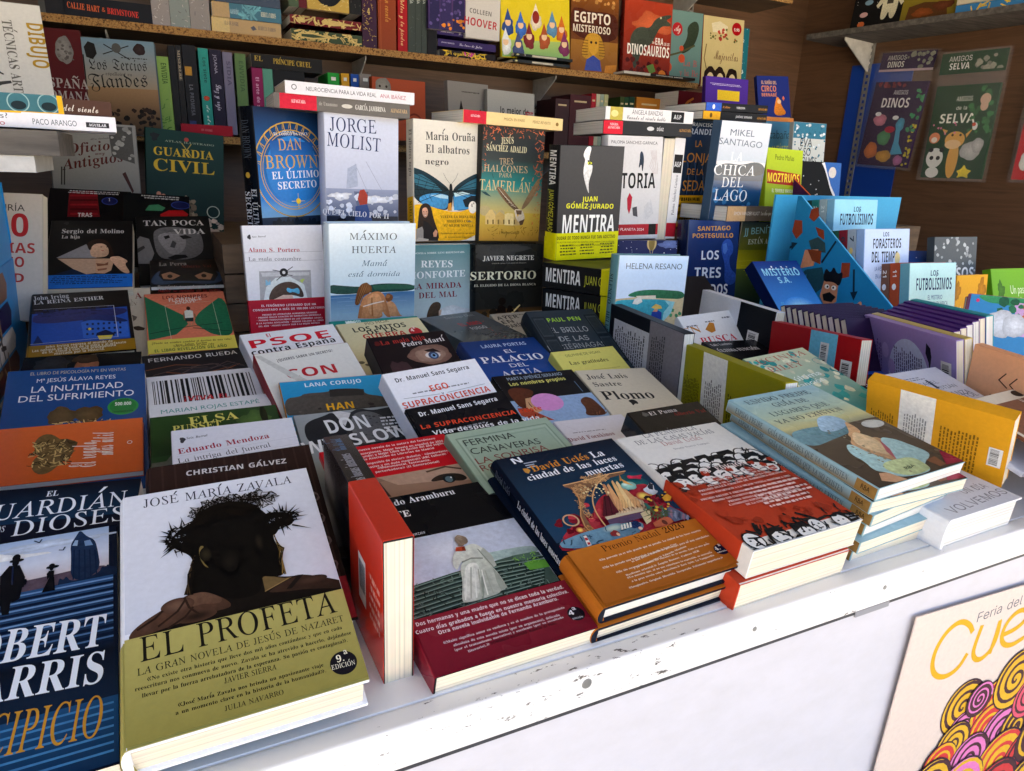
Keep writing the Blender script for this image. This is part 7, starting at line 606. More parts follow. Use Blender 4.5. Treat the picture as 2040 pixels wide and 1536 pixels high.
["picture_book","dark green hardcover atlas with yellow capitals and small soldiers, left back","hard","#16352c","#10281f","",.3,[-5.2,83.2,-4.2,-0.0314,2.2121,1.0784],[.1963,.2694,.02],[["g","#183a30","#122c24",0,0,100,100],["t","ATLAS ILUSTRADO","b","#9aa68a",24.8,12,87.9,11.6,1.8],["t","GUARDIA","b","#d9b52a",9.9,25.7,87,25.1,7.9],["t","CIVIL","b","#d9b52a",9.2,41,88.6,40.1,11.5],["l","#b9a24a",1.2,[[46,12],[58,24]]],["l","#b9a24a",1.2,[[58,12],[47,24]]],["e","#b9483a",52,8,3,2,0],["p","#b5614a",[[10,68],[16,62],[22,66],[26,76],[24,90],[12,90]]],["e","#c98a70",16,64,3,2.5,0],["e","#c98a70",22,66,3,2.5,0],["s","#8a7a62",34,66,64,96,30,4,0],["s","#6a5c48",34,70,66,96,20,4,0],["s","#c9b8a8",76,86,98,98,16,4,0],["ring","#b9c4b4",86,78,8,1.2],["e","#1c1c1c",12,8,5,4,.4]],[],0,0,0],
["picture_book","pale grey hardcover with brown script lettering and drawn hand tools","hard","#8f8c86","#7d7a74","",.35,[-2.4,80.8,-1,-0.236,2.1675,1.0813],[.1989,.2711,.02],[["g","#9a978f","#8a877f",0,0,100,100],["t","Atlas ilustrado","c","#4a342c",46.7,16.1,69.2,13.6,1.7],["t","Oficios","B","#5a241c",21.1,29.6,77.9,22.9,8.6],["t","muy","c","#5a241c",50.7,29.5,62.3,28.4,2.9],["t","Antiguos","B","#5a241c",14.2,44.7,84.3,33.8,9.3],["l","#3a3632",1.6,[[12,42],[10,58]]],["l","#3a3632",1.6,[[15,42],[13,58]]],["p","#4a2a22",[[80,46],[84,44],[92,62],[90,64]]],["p","#3a3a38",[[8,80],[24,80],[24,92],[8,92]]],["ring","#3a3632",84,82,6,1.6],["w","#55524c",40,78,64,94,6,0,.6],["p","#2c2a28",[[68,96],[96,96],[86,99],[88,100],[74,100]]],["p","#55524c",[[68,2],[96,2],[96,36],[70,30]]],["s","#a39f96",70,4,94,32,14,4,0]],[],0,0,0],
["picture_book","hardcover atlas with blackletter title, crossed swords and soldiers at dusk","hard","#6a7f8a","#5a6c76","",.35,[-9.3,84.6,.3,-0.1677,2.6018,1.3275],[.2074,.274,.025],[["g","#7a98aa","#a8977f",0,0,100,50],["g","#a8835c","#3a2c22",0,50,100,100],["t","Los Tercios","f","#1a1714",12.3,32.3,88.5,30.8,10.7],["t","españoles en","f","#1a1714",32.3,37.6,67.2,37.2,3.2],["t","Flandes","f","#1a1714",10.4,51.6,88.2,47.2,13.5],["w","#3a3c3c",54,18,90,20,1,0,.6],["p","#22201e",[[8,10],[14,4],[22,6],[24,16],[18,22],[10,20]]],["e","#3a2c2a",80,9,8,6,.1],["l","#2a2826",1.4,[[34,6],[66,20]]],["l","#2a2826",1.4,[[66,6],[32,16]]],["e","#5a5a56",50,9,6,5,0],["l","#22201e",2,[[6,18],[6,52]]],["s","#201a16",4,72,98,100,60,4,0],["s","#3a2a20",4,70,98,80,20,3,0]],[],0,0,0],
["picture_book","dark red book with a carved head and white capitals beside the blackletter atlas","hard","#5a1c1c","#4a1616","",.35,[-6,84,0,-0.345,2.6,1.327],[.19,.29,.02],[["t","ESPAÑA","b","#b9aca4",38,56,104,56,9],["t","ROMANA","b","#b9aca4",38,68,104,68,9],["e","#8f8a84",76,20,12,13,.1],["s","#6a645e",66,10,88,30,16,2.5,0],["e","#7a756e",46,14,6,9,.2],["e","#8a7a66",86,90,8,4,0]],[],0,0,0],
["picture_book","white leaning drawing manual with charcoal plant sketch and vertical lettering","soft","#cfccc4","#bdbab2","",.35,[6.8,79.4,.9,-0.357,1.7465,1.2755],[.1979,.275,.025],[["s","#3a3836",0,4,58,96,90,9,1],["tangle","#2c2a28",30,30,26,18,30,1,10],["tangle","#2c2a28",30,72,26,16,30,1,10],["tv","DIBUJO","s","#a8842a",86,12,44,14,1],["tv","TÉCNICAS ARTÍSTICAS","b","#6a665e",66,12,88,8,1]],[],0,0,0],
["paperback_book","upright cream paperback with big red numeral, squeezed behind the blue cardboard display","soft","#c9bfb4","#b9afa4","",.35,[-12.9,72,-1.4,-0.316,1.4016,1.0058],[.1305,.2113,.02],[["t","20","s","#b02a2c",40,34,86,34,18],["t","HISTORIAS","s","#b03a34",-10,47,92,47,8],["t","FANTÁSTICO","s","#b03a34",-20,58,80,58,8],["t","MADRID","s","#b03a34",0,70,80,70,7],["t","BELÉN URÍA","n","#4a4440",10,14,80,14,5],["w","#3a3432",10,84,50,97,3,1,.6]],[],0,0,0],
["picture_book","pale grey picture book with a letter A and a red fox on the back shelf","soft","#8f8a84","#7d7872","",.35,[18,86.8,.9,.9549,2.4687,1.3431],[.1908,.215,.02],[["t","A","b","#1c1a18",18,70,46,70,40],["p","#7a2a1c",[[50,90],[60,50],[80,40],[96,60],[94,100],[50,100]]],["p","#d9d2ca",[[60,90],[66,70],[74,90]]],["w","#55504a",30,14,80,18,1,0,.6]],[],0,0,0],
["picture_book","white picture book with square pictures and red sideways word, back shelf","soft","#a9a8a2","#97968f","",.35,[9,86.3,-0.1,1.1123,2.4875,1.3298],[.2127,.2145,.02],[["t","lo mejor de","s","#2a2826",26,36,88,36,10],["tv","ma","s","#a82a3a",97,40,30,22,1],["p","#4a8a5c",[[6,44],[30,44],[30,80],[6,80]]],["e","#1c1a1a",18,64,8,7.9,0],["p","#b98a2a",[[34,44],[58,44],[58,80],[34,80]]],["e","#1c1a1a",46,64,8,7.9,0],["p","#5a8a6a",[[62,44],[86,44],[86,80],[62,80]]],["e","#1c1a1a",74,64,8,7.9,0]],[],0,0,0],
["picture_book","orange picture book with a grey animal head, leaning on the back shelf","soft","#a8492a","#8f3c22","",.35,[13.9,89.9,.6,.6803,2.4673,1.3511],[.209,.196,.02],[["e","#8f8a80",20,16,14,16,.1],["e","#3a2c24",14,14,2,2.1,0],["e","#3a2c24",26,14,2,2.1,0],["ring","#7a2c18",78,70,14,3],["t","LEMUR","s","#6a2414",60,96,98,96,12]],[],0,0,0],
["picture_book","violet children's book with yellow plate and bubble capitals, right back","soft","#4a2a8a","#3c2070","",.35,[-1.3,83.4,.3,1.9387,2.2794,1.4077],[.2119,.2327,.02],[["g","#4f309a","#3a2474",0,0,100,100],["p","#d9b82a",[[28,20],[80,20],[80,36],[28,36]]],["t","EL SUPERPODER","s","#e6dcf0",20,56,88,56,12],["t","DE SER TÚ","s","#e6dcf0",36,74,88,74,12],["w","#c9bce6",10,10,90,14,2,0,.6],["e","#d94a4a",86,82,8,7.3,0]],[],0,0,0],
["picture_book","blue children's book with an orange fox and yellow lettering, right back","soft","#22307a","#1a2664","",.35,[-12.5,73,2.3,2.2145,2.285,1.5066],[.146,.1653,.02],[["t","EL SUEÑO DEL","s","#d9b28a",14,20,62,20,8],["t","CIRCO","s","#d98a5a",12,38,60,38,14],["t","BERNABÉ","s","#d98a5a",12,50,60,50,8],["p","#d9822a",[[46,90],[54,64],[60,48],[70,58],[72,72],[90,92],[60,98]]],["e","#e6c49a",66,62,6,5.3,0],["p","#d9734a",[[76,54],[80,48],[84,54],[80,60]]]],[],0,0,0],
["picture_book","white book with blue floral border and black hand lettering, right back","soft","#c9d0d0","#b4bcbc","",.35,[-2.7,84.7,.2,2.0075,1.8826,1.2417],[.151,.2213,.02],[["p","#3a7a96",[[0,0],[100,0],[100,24],[0,24]]],["s","#d9e4ea",4,2,96,40,24,4,0],["s","#2f6a86",0,4,100,60,30,3,0],["t","EVA","n","#1c2a34",22,36,60,36,12],["t","Y SO","n","#1c2a34",18,50,58,50,12],["t","HOLMES","n","#1c2a34",20,64,78,64,12],["e","#2a5a74",50,78,16,10.9,0],["e","#c9d0d0",50,78,14,9.5,0],["s","#c9683a",2,84,98,98,14,4,0],["s","#3a7a5a",2,80,98,98,14,4,0]],[],0,0,0],
["picture_book","pale blue book with yellow-green title behind the blue floral one","soft","#4a86a8","#3c7090","",.35,[15.7,84.4,2.2,2.0018,1.9918,1.2359],[.1961,.2477,.02],[["t","cabaña","n","#2c4a5c",10,30,90,30,12],["t","ANTÁRTIDA","n","#c9d06a",20,52,96,52,12],["p","#d98a4a",[[0,0],[100,0],[100,6],[0,6]]]],[],0,0,0],
["picture_book","frontmost pale mint football children's book in the tiered bin, giraffe and zebra","soft","#bfe0d4","#6fa8b4","",.25,[-1.5,79.1,-0.7,1.378,.9057,.8933],[.147,.226,.022],[["g","#bfe6e6","#d9eac0",0,0,100,100],["t","LOS","s","#2a4a6a",44,12,62,12,5],["p","#2a3a5a",[[0,0],[.1,0],[.1,.1],[0,.1]]],["t","FUTBOLÍSIMOS","s","#22324e",14,25,92,25,11],["t","EL MISTERIO","n","#3a5a7a",40,34,72,34,4],["t","DEL MUNDIAL EN ÁFRICA","n","#3a5a7a",26,40,84,40,4],["t","Roberto Santiago","n","#3a5a7a",56,48,92,48,4],["p","#e0b83a",[[4,38],[14,32],[20,44],[18,54],[22,74],[12,76],[10,54]]],["s","#c9682a",20,72,72,96,20,6,0],["s","#3a2a24",20,70,74,90,14,5,0],["s","#e0b49a",22,76,72,92,14,4,0],["p","#a8324a",[[30,96],[70,84],[72,100],[30,100]]],["s","#2c2c2c",84,70,98,100,14,4,0],["e","#7ab45a",92,62,10,14,.3]],[],0,0,0],
["picture_book","orange-red spined football children's book directly behind the giraffe cover","soft","#c0552e","#b04a28","",.35,[-1.5,79.1,-0.7,1.3787,.9291,.8909],[.147,.226,.022],[],[["t","LOS FUTBOLÍSIMOS","s","#2a2a3a",58,66,97,66,40],["t","11","s","#e6e2da",6,66,14,66,40],["e","#e6e6e6",22,50,3,22,0]],0,0,0],
["picture_book","brown spined football children's book, third in the front tier","soft","#8a5a44","#7a5240","",.35,[-1.5,79.1,-0.7,1.3793,.9522,.8864],[.147,.226,.022],[],[["t","LOS FUTBOLÍSIMOS","s","#2a2a3a",58,66,97,66,40],["t","21","s","#e6e2da",6,66,14,66,40],["e","#e6e6e6",22,50,3,22,0]],0,0,0],
["picture_book","grey-brown spined football children's book, last in the front tier","soft","#8d8684","#857e7c","",.35,[-1.5,79.1,-0.7,1.3798,.9753,.882],[.147,.226,.022],[],[["t","LOS FUTBOLÍSIMOS","s","#2a2a3a",58,66,97,66,40],["t","31","s","#e6e2da",6,66,14,66,40],["e","#e6e6e6",22,50,3,22,0]],0,0,0],
["picture_book","pale blue time-traveller children's book in the middle tier, black title","soft","#b4c9ea","#8fb0e0","",.25,[1,80.3,-0.1,1.3259,.986,.9547],[.147,.226,.02],[["g","#b9ccee","#c9d6ee",0,0,100,100],["t","LOS","s","#2a2c34",40,7,54,7,4],["t","FORASTEROS","s","#1f2026",18,18,82,18,9],["t","DEL TIEMPO","s","#1f2026",16,31,76,31,10],["e","#d9c48a",74,28,6,6,0],["t","LA AVENTURA DE LOS BALBUENA","n","#3a5a9a",24,39,92,39,4],["t","EN LAS ANTIGUAS OLIMPIADAS","n","#3a5a9a",26,46,90,46,4],["t","Roberto Santiago","n","#3a5a9a",56,54,92,54,4],["e","#e6e9f2",8,76,12,14,0]],[],0,0,0],
["picture_book","blue-grey spined book numbered 7 in the middle tier","soft","#8a9aaa","#9aaabc","",.35,[1,80.3,-0.1,1.3255,1.0075,.953],[.147,.226,.02],[],[["t","7","s","#2a3a4a",6,66,12,66,46],["e","#d9c47a",20,50,3,22,0],["t","LOS FORASTEROS","s","#c9d0dc",56,66,96,66,36]],0,0,0],
["picture_book","maroon spined book numbered 6 in the middle tier","soft","#8a2a3c","#7a2434","",.35,[1,80.3,-0.1,1.3252,1.0287,.9494],[.147,.226,.02],[],[["t","6","s","#2a3a4a",6,66,12,66,46],["e","#d9c47a",20,50,3,22,0],["t","LOS FORASTEROS","s","#c9d0dc",56,66,96,66,36]],0,0,0],
["picture_book","dark green spined book numbered 5 in the middle tier","soft","#2a5a4a","#2a5a4a","",.35,[1,80.3,-0.1,1.3248,1.0499,.9458],[.147,.226,.02],[],[["t","5","s","#2a3a4a",6,66,12,66,46],["e","#d9c47a",20,50,3,22,0],["t","LOS FORASTEROS","s","#c9d0dc",56,66,96,66,36]],0,0,0],
["picture_book","sky blue football children's book in the rear tier","soft","#8fcbe8","#7fb8d6","",.25,[.9,83.2,.2,1.3749,1.1247,1.0074],[.147,.226,.02],[["g","#8fcdec","#a9d8ea",0,0,100,100],["t","LOS","s","#2a4a6a",44,12,62,12,5],["p","#2a3a5a",[[0,0],[.1,0],[.1,.1],[0,.1]]],["t","FUTBOLÍSIMOS","s","#22324e",14,25,92,25,11],["t","EL MISTERIO","n","#3a5a7a",40,34,72,34,4],["t","DEL CAMPAMENTO DE VERANO","n","#3a5a7a",26,40,84,40,4],["t","Roberto Santiago","n","#3a5a7a",56,48,92,48,4],["e","#e9eef0",84,52,10,8,0],["e","#1c1c1c",84,52,4,3,0],["s","#1c1c1c",76,46,92,58,5,2,0],["e","#6a9a6a",92,60,18,8,.3],["e","#e0eaf0",4,60,12,24,0]],[],0,0,0],
["picture_book","pale grey spined book numbered 21 in the rear tier","soft","#9fb4b8","#9fb4b8","",.35,[.9,83.2,.2,1.3745,1.1463,1.0069],[.147,.226,.02],[],[["t","21","s","#d9e4e0",6,66,14,66,40],["e","#e6e6e6",24,50,3,22,0]],0,0,0],
["picture_book","teal spined book numbered 20 in the rear tier","soft","#2a7a74","#2a7a74","",.35,[.9,83.2,.2,1.3742,1.1676,1.0044],[.147,.226,.02],[],[["t","20","s","#d9e4e0",6,66,14,66,40],["e","#e6e6e6",24,50,3,22,0]],0,0,0],
["picture_book","dark green spined book, last in the rear tier","soft","#24443c","#24443c","",.35,[.9,83.2,.2,1.3738,1.189,1.0018],[.147,.226,.02],[],[["t","19","s","#d9e4e0",6,66,14,66,40],["e","#e6e6e6",24,50,3,22,0]],0,0,0],
["picture_book","yellow board book about a forest walk with brown tree drawings","soft","#e0a01e","#c98a18","",.35,[8.9,82.3,-2,1.5794,.9445,.9066],[.1559,.1752,.02],[["g","#e6a824","#d9951a",0,0,100,100],["t","Un paseo","n","#f2e2b4",8,54,78,54,14],["t","por el bosque","n","#f2e2b4",10,66,70,66,8],["l","#8a5a14",2,[[20,100],[24,84],[10,74]]],["l","#8a5a14",2,[[24,84],[40,72]]],["e","#b97a14",82,20,14,14,.4],["e","#b97a14",6,20,8,12,.4]],[],0,0,0],
["picture_book","lime green board book about a meadow walk at the right edge","soft","#6faa24","#5c9418","",.35,[1,71.5,-0.9,1.8052,.9741,.9131],[.1776,.176,.02],[["g","#76b02a","#66a020",0,0,100,100],["t","Un paseo","n","#e2ecc4",42,36,88,36,12],["t","por el prado","n","#e2ecc4",48,48,88,48,7],["e","#4a7a1c",20,30,8,12,.4],["e","#e6ead0",50,86,5,5,0],["e","#c96a2a",80,86,4,4,0]],[],0,0,0],
["picture_book","leaning blue and pink children's book with a cloud-shaped blurb at right edge","soft","#3a86b8","#b03a7a","",.35,[-43.9,77.6,-1.4,1.3199,.7684,.8885],[.2367,.1954,.015],[["g","#3a86bc","#4a8ac0",0,0,100,100],["p","#3a8a5a",[[3.9,1.1],[14.8,-1.5],[36.3,-0.5],[45.8,6.5],[31.2,8.5],[21,7.2],[11.9,7]]],["p","#c9a0cc",[[30.6,4.4],[45.6,5.1],[50,36.3],[36,35.7]]],["s","#c9683a",40,4,80,24,16,4,0],["s","#2f6a4a",20,2,70,22,20,4,0],["e","#d3d5dc",23.6,25.7,10.3,13.1,.1],["e","#d3d5dc",33.7,26.3,8.8,11,.1],["p","#b03a86",[[6.2,17.7],[9.3,17.9],[12.1,19.6],[12.9,29.4],[10.3,29.1],[7.3,26]]],["w","#4a4a55",30,52,72,98,10,1,.7],["e","#e0c43a",4.2,22.2,1,1.4,0],["e","#c93a6a",5.6,5.8,1.2,1.7,0]],[],0,0,0],
["picture_book","dark navy picture book with stars and barcode lying behind the middle tier","soft","#1c3f86","#16336e","",.35,[-12,42,0,1.5,1.12,1.022],[.26,.13,.012],[["s","#c9d0e6",4,10,96,90,10,1,0],["b",66,50,90,94,0]],[],0,0,0],
["picture_book","grey leafy-patterned book with white letters behind the yellow board book","soft","#5a5f62","#4a4f52","",.35,[-2,80,0,1.7,1.08,.942],[.16,.21,.02],[["s","#a9aeb0",0,0,100,60,50,4,0],["t","VERSOS","s","#e0e2e4",10,50,96,50,14]],[],0,0,0],
["picture_book","flat black children's book with white spine print behind the tiers","flat","#1c1a1c","#1c1a1c","",.35,[2,90,0,1.52,1.32,1.147],[.14,.028,.18],[["t","agus","s","#d9d3cc",30,70,66,70,44],["e","#c9c4bc",84,50,3,14,0]],[],0,0,0],
["picture_book","flat ochre children's book with orange spine print, under the black flat one","flat","#a8742a","#a8742a","",.35,[2,90,0,1.52,1.315,1.115],[.142,.028,.18],[["t","MURPHY","s","#e6dcc4",6,68,60,68,36],["t","TOM","s","#e0b81c",66,68,84,68,36]],[],0,0,0],
["picture_book","flat light blue children's book under the ochre one","flat","#5a9ad0","#5a9ad0","",.35,[2,90,0,1.5,1.29,1.087],[.13,.026,.18],[],[],0,0,0],
["picture_book","black picture book with a torn white edge, in front of the blue sheet","soft","#161719","#101113","",.35,[0,84,0,1.75,1.62,1.137],[.21,.19,.02],[["s","#c9c9cc",6,20,56,60,8,1.2,0],["p","#d9dade",[[56,0],[62,6],[70,20],[80,44],[92,60],[100,80],[100,0]]],["p","#3a6ab4",[[64,0],[100,0],[100,74],[90,50],[80,36],[70,14]]],["e","#d9d3cc",82,16,8,8.8,0]],[],0,0,0],
["picture_book","light blue picture book edge between the lime and black picture books","soft","#6fb4e0","#5a9ccc","",.35,[0,84,0,1.66,1.63,1.137],[.12,.185,.02],[["e","#c9724a",70,70,10,6.5,0],["e","#e6eef4",40,30,12,7.8,0]],[],0,0,0],
["picture_book","dark green cloth book with giraffe, panda and elephant in a clear bag on the wall","cloth","#0f3a1a","#173620","",.08,[-83.8,91.2,-0.2,3.081,2.1502,1.2998],[.2534,.3753,.02],[["t","AMIGOS","i","#d9dfd0",36,17,62,17,5],["t","de la","i","#d9dfd0",38,26,56,26,4],["t","SELVA","s","#e6e9dc",14,40,72,40,10],["s","#2f6a3a",62,2,100,50,30,5,0],["e","#d9a24a",46,58,16,9,0],["e","#d9a24a",48,80,9,20,0],["e","#e6c08a",44,63,13,5,0],["e","#2a1c14",41,53,2,1.4,0],["e","#2a1c14",54,53,2,1.4,0],["p","#d9a24a",[[28,52],[22,46],[32,48]]],["p","#d9a24a",[[62,52],[72,46],[64,56]]],["e","#dcdcd6",18,78,14,11,0],["e","#1c1c1c",10,69,4,2.7,0],["e","#1c1c1c",28,69,4,2.7,0],["e","#1c1c1c",13,78,3.5,2.4,0],["e","#1c1c1c",24,78,3.5,2.4,0],["e","#dcdcd6",18,94,11,6,0],["e","#b4b4b0",74,70,16,10,.1],["e","#b4b4b0",84,64,9,8,.1],["e","#d9845a",12,56,9,6,0],["e","#e6d9cc",12,58,5,3,0],["e","#c9a890",82,16,8,6,0],["e","#c9a890",82,23,6,5,0],["p","#e0c82a",[[58,92],[66,90],[70,84],[74,90],[84,91],[77,95],[80,100],[70,97],[60,100],[64,95]]],["e","#dcdcd6",74,44,4,4,0],["e","#c94a2a",72,42,3,2,0],["s","#d97a9a",6,40,50,52,8,2,0]],[],0,0,1],
["picture_book","purple cloth book with small pastel dinosaurs in a clear bag on the wall","cloth","#2a0d3c","#2c1438","",.08,[-88.8,87.9,-3.1,3.061,2.4774,1.3529],[.2587,.3661,.02],[["t","AMIGOS","i","#d9d0dc",40,15,68,15,5],["t","DINOS","s","#e6e2e6",20,30,76,30,11],["s","#7a2a3a",4,0,60,8,10,4,0],["e","#c97a94",26,45,13,7,.1],["e","#4a9ac0",68,50,8,8,.1],["p","#4a9ac0",[[62,54],[70,54],[74,72],[86,84],[62,86],[64,70]]],["e","#4a8a5c",42,66,13,9,.1],["e","#c9703a",22,82,13,10,.1],["e","#c9943a",50,88,15,7,.1],["e","#b06a9a",80,92,9,6,.1],["e","#e6e6ea",20,38,6,2.5,0],["e","#e6e6ea",56,42,6,2.5,0],["s","#c9b42a",90,50,100,98,20,3,0],["s","#3a8a5a",84,10,100,60,20,4,0],["e","#a81c3a",50,56,10,4,0]],[],0,0,1],
["picture_book","red cloth book with farm animals in a clear bag at the right edge","cloth","#b00c16","#94161e","",.08,[-82,90,0,3.1403,1.7958,1.302],[.26,.37,.02],[["t","GRANJA","s","#e9dfdc",12,36,88,36,10],["e","#dcd8d2",20,80,14,12,.1],["e","#2a1c1c",16,76,2,1.4,0],["e","#2a1c1c",24,76,2,1.4,0],["e","#e0a0b0",56,76,14,12,.1],["e","#c9c9cc",26,52,8,6,0],["e","#d9c8b0",48,58,20,14,.1]],[],0,0,1],
["picture_book","blue flat picture book on top of the far right pile","flat","#3f7fc0","#3f7fc0","",.2,[-8,90,0,1.74,1.2,.997],[.26,.016,.2],[],[],0,0,0],
["picture_book","cream flat picture book inside the far right pile","flat","#c9c3b6","#c9c3b6","",.2,[-3,90,0,1.76,1.22,.98],[.26,.016,.2],[],[],0,0,0],
["picture_book","sky blue flat picture book at the base of the far right pile","flat","#5aa0d0","#5aa0d0","",.2,[2,90,0,1.72,1.18,.963],[.26,.016,.2],[],[],0,0,0],
["picture_book","pale violet board book with rounded corners leaning at the back of the far right","soft","#b9c4e0","#b9c4e0","",.2,[-6,38,0,1.66,1.4,1.012],[.2,.2,.014],[["s","#e0b0c0",5,5,95,95,14,6,0],["s","#5a8ab0",5,5,95,95,10,5,0]],[],0,0,0],
["picture_book","light blue board book leaning at the back of the far right","soft","#8fc0e0","#8fc0e0","",.2,[-6,38,0,1.71,1.37,1.012],[.2,.2,.014],[["s","#e0b0c0",5,5,95,95,14,6,0],["s","#5a8ab0",5,5,95,95,10,5,0]],[],0,0,0],
["picture_book","red-orange thin picture book standing behind the blue and pink one","div","#c94a2a","#c94a2a","",.3,[-43.9,77.6,-1.4,1.3331,.7819,.8905],[.24,.185,.012],[],[],0,0,0],
["picture_book","yellow thin picture book standing behind the blue and pink one","div","#e0c030","#e0c030","",.3,[-43.9,77.6,-1.4,1.3489,.784,.8844],[.24,.185,.012],[],[],0,0,0],
["picture_book","green thin picture book standing behind the blue and pink one","div","#2f9a6a","#2f9a6a","",.3,[-43.9,77.6,-1.4,1.3647,.7861,.8784],[.24,.185,.012],[],[],0,0,0],
["picture_book","violet thin picture book standing behind the blue and pink one","div","#8a4aa8","#8a4aa8","",.3,[-43.9,77.6,-1.4,1.3805,.7883,.8723],[.24,.185,.012],[],[],0,0,0],
["paperback_book","grey paperback end at the far left of the top shelf","boardx","#4a4844","#4a4844","",.3,[0,90,0,-0.2518,2.66,1.66],[.0164,.2,.16],[],[],0,0,0],
["hardcover_book","black hardcover lying flat with orange-red lettering on its spine, top shelf","flat","#131115","#131115","",.3,[0,90,0,-0.1894,2.66,1.66],[.2342,.0539,.16],[["t","CALLIE HART","b","#d9622a",4,62,40,68,30],["t","&","b","#d9622a",42,62,46,64,20],["t","BRIMSTONE","b","#d93a2a",48,70,84,76,30]],[],0,0,0],
["paperback_book","dark book standing left of the orange-lettered black spine","boardx","#1a1718","#1a1718","",.3,[0,90,0,-0.2357,2.66,1.66],[.0491,.22,.16],[],[],0,0,0],
["paperback_book","leftmost shrink-wrapped tan book beside the orange-lettered spine","boardx","#8a7862","#8a7862","",.06,[0,90,0,.0446,2.66,1.66],[.0504,.24,.16],[["s","#b9a78c",0,0,100,100,30,9,1],["s","#4a4438",0,0,100,100,12,8,1],["s","#a8623a",10,45,90,62,6,10,1]],[],0,0,0],
["paperback_book","middle shrink-wrapped tan and green book on the top shelf","boardx","#7a7a62","#7a7a62","",.06,[0,90,0,.0957,2.66,1.66],[.0567,.24,.16],[["s","#b9a78c",0,0,100,100,30,9,1],["s","#4a4438",0,0,100,100,12,8,1],["s","#a8623a",10,45,90,62,6,10,1]],[],0,0,0],
["paperback_book","rightmost shrink-wrapped tan book, next to the gold and teal spines","boardx","#85745c","#85745c","",.06,[0,90,0,.1531,2.66,1.66],[.0578,.24,.16],[["s","#b9a78c",0,0,100,100,30,9,1],["s","#4a4438",0,0,100,100,12,8,1],["s","#a8623a",10,45,90,62,6,10,1]],[],0,0,0],
["hardcover_book","gold hardcover lying flat at the bottom of the dragon novel stack","flat","#b08a3a","#b08a3a","",.15,[0,90,0,.2143,2.66,1.66],[.2139,.0438,.16],[["p","#c9a850",[[0,0],[25,0],[25,100],[0,100]]],["t","ALAS DE SANGRE","b","#4a3a1c",18,48,38,50,26],["t","REBECCA YARROS","b","#5a4824",66,60,92,62,26],["p","#3a2c1c",[[55,50],[60,35],[64,60],[58,70]]]],[],0,0,0],
["hardcover_book","teal hardcover lying flat on the gold one, gold left end","flat","#1f5a66","#1f5a66","",.15,[0,90,0,.2177,2.66,1.702],[.213,.0452,.16],[["p","#b08a3a",[[0,0],[25,0],[25,100],[0,100]]],["t","ALAS DE FÉNIX","b","#b9cfd0",26,66,38,68,28],["t","REBECCA YARROS","b","#d9cfa8",70,64,92,66,30],["s","#5a9aa0",40,5,66,95,20,8,1]],[],0,0,0],
["hardcover_book","dark hardcover lying flat on the teal one, top of the dragon stack","flat","#1b1a20","#1b1a20","",.15,[0,90,0,.2283,2.66,1.748],[.2009,.0374,.16],[["t","ALAS","b","#a89a6a",20,60,40,62,34]],[],0,0,0],
["hardcover_book","green and gold ornate hardcover lying flat, foot of the ornate stack","flat","#3c4a30","#3c4a30","",.2,[0,90,0,.4603,2.66,1.66],[.2393,.0344,.16],[["s","#c9b06a",2,5,98,95,60,7,1],["p","#c9b06a",[[10,30],[30,20],[60,50],[30,80],[10,70]]],["p","#3c4a30",[[14,40],[30,34],[48,50],[30,66],[14,62]]]],[],0,0,0],
["hardcover_book","red and gold ornate hardcover lying flat on the green one","flat","#6a1c1c","#6a1c1c","",.2,[0,90,0,.4588,2.66,1.71],[.2399,.0274,.16],[["s","#c9b06a",2,5,98,95,36,6,1],["p","#c9b06a",[[10,25],[20,20],[20,80],[10,75]]],["p","#c9b06a",[[44,30],[60,20],[92,50],[60,80],[44,70]]]],[],0,0,0],
["paperback_book","green spine with gold railings standing on the ornate stack","boardx","#4a5a44","#4a5a44","",.3,[0,90,0,.4572,2.66,1.76],[.0322,.2,.16],[["s","#c9b06a",5,40,95,95,16,12,1]],[],0,0,0],
["paperback_book","maroon spine standing on the ornate stack","boardx","#5c1e24","#5c1e24","",.3,[0,90,0,.4902,2.66,1.76],[.0257,.2,.16],[["s","#c9a86a",10,30,90,90,8,14,1]],[],0,0,0],
["hardcover_book","face-out book with a gold frame round a dark oval on the ornate stack","soft","#b99a4a","#b99a4a","",.3,[0,90,0,.5172,2.66,1.76],[.1403,.2,.02],[["p","#1c1c1f",[[8,4],[92,4],[92,70],[70,90],[50,94],[30,90],[8,70]]],["s","#d9c07a",0,72,100,100,30,5,1],["ring","#e0c88a",50,52,40,3]],[],0,0,0],
["paperback_book","black lattice spine standing right of the gold oval frame","boardx","#1b1a1a","#1b1a1a","",.3,[0,90,0,.6592,2.66,1.76],[.0405,.18,.16],[["s","#6a665c",5,5,95,95,24,8,1]],[],0,0,0],
["hardcover_book","tall purple spine covered in gold filigree with the numeral 4","boardx","#3a2038","#3a2038","",.3,[0,90,0,.7021,2.66,1.66],[.051,.24,.16],[["s","#c9a850",0,0,88,100,70,9,1],["p","#3a2038",[[44,38],[64,50],[44,62],[26,50]]],["t","4","b","#d9bc6a",34,56,56,56,8]],[],0,0,0],
["paperback_book","orange-brown spine right of the gold filigree one","boardx","#8a3c1c","#8a3c1c","",.3,[0,90,0,.7582,2.66,1.66],[.0649,.22,.16],[["tv","Alguien cuenta","c","#c98a3a",40,4,60,34,1],["p","#a3522a",[[12,0],[16,0],[16,100],[12,100]]]],[],0,0,0],
["paperback_book","bright red spine with white script, top shelf","boardx","#a3141c","#a3141c","",.3,[0,90,0,.8298,2.66,1.66],[.035,.2206,.16],[["tv","Potter y la piedra","c","#e0c88a",30,20,92,40,1]],[],0,0,0],
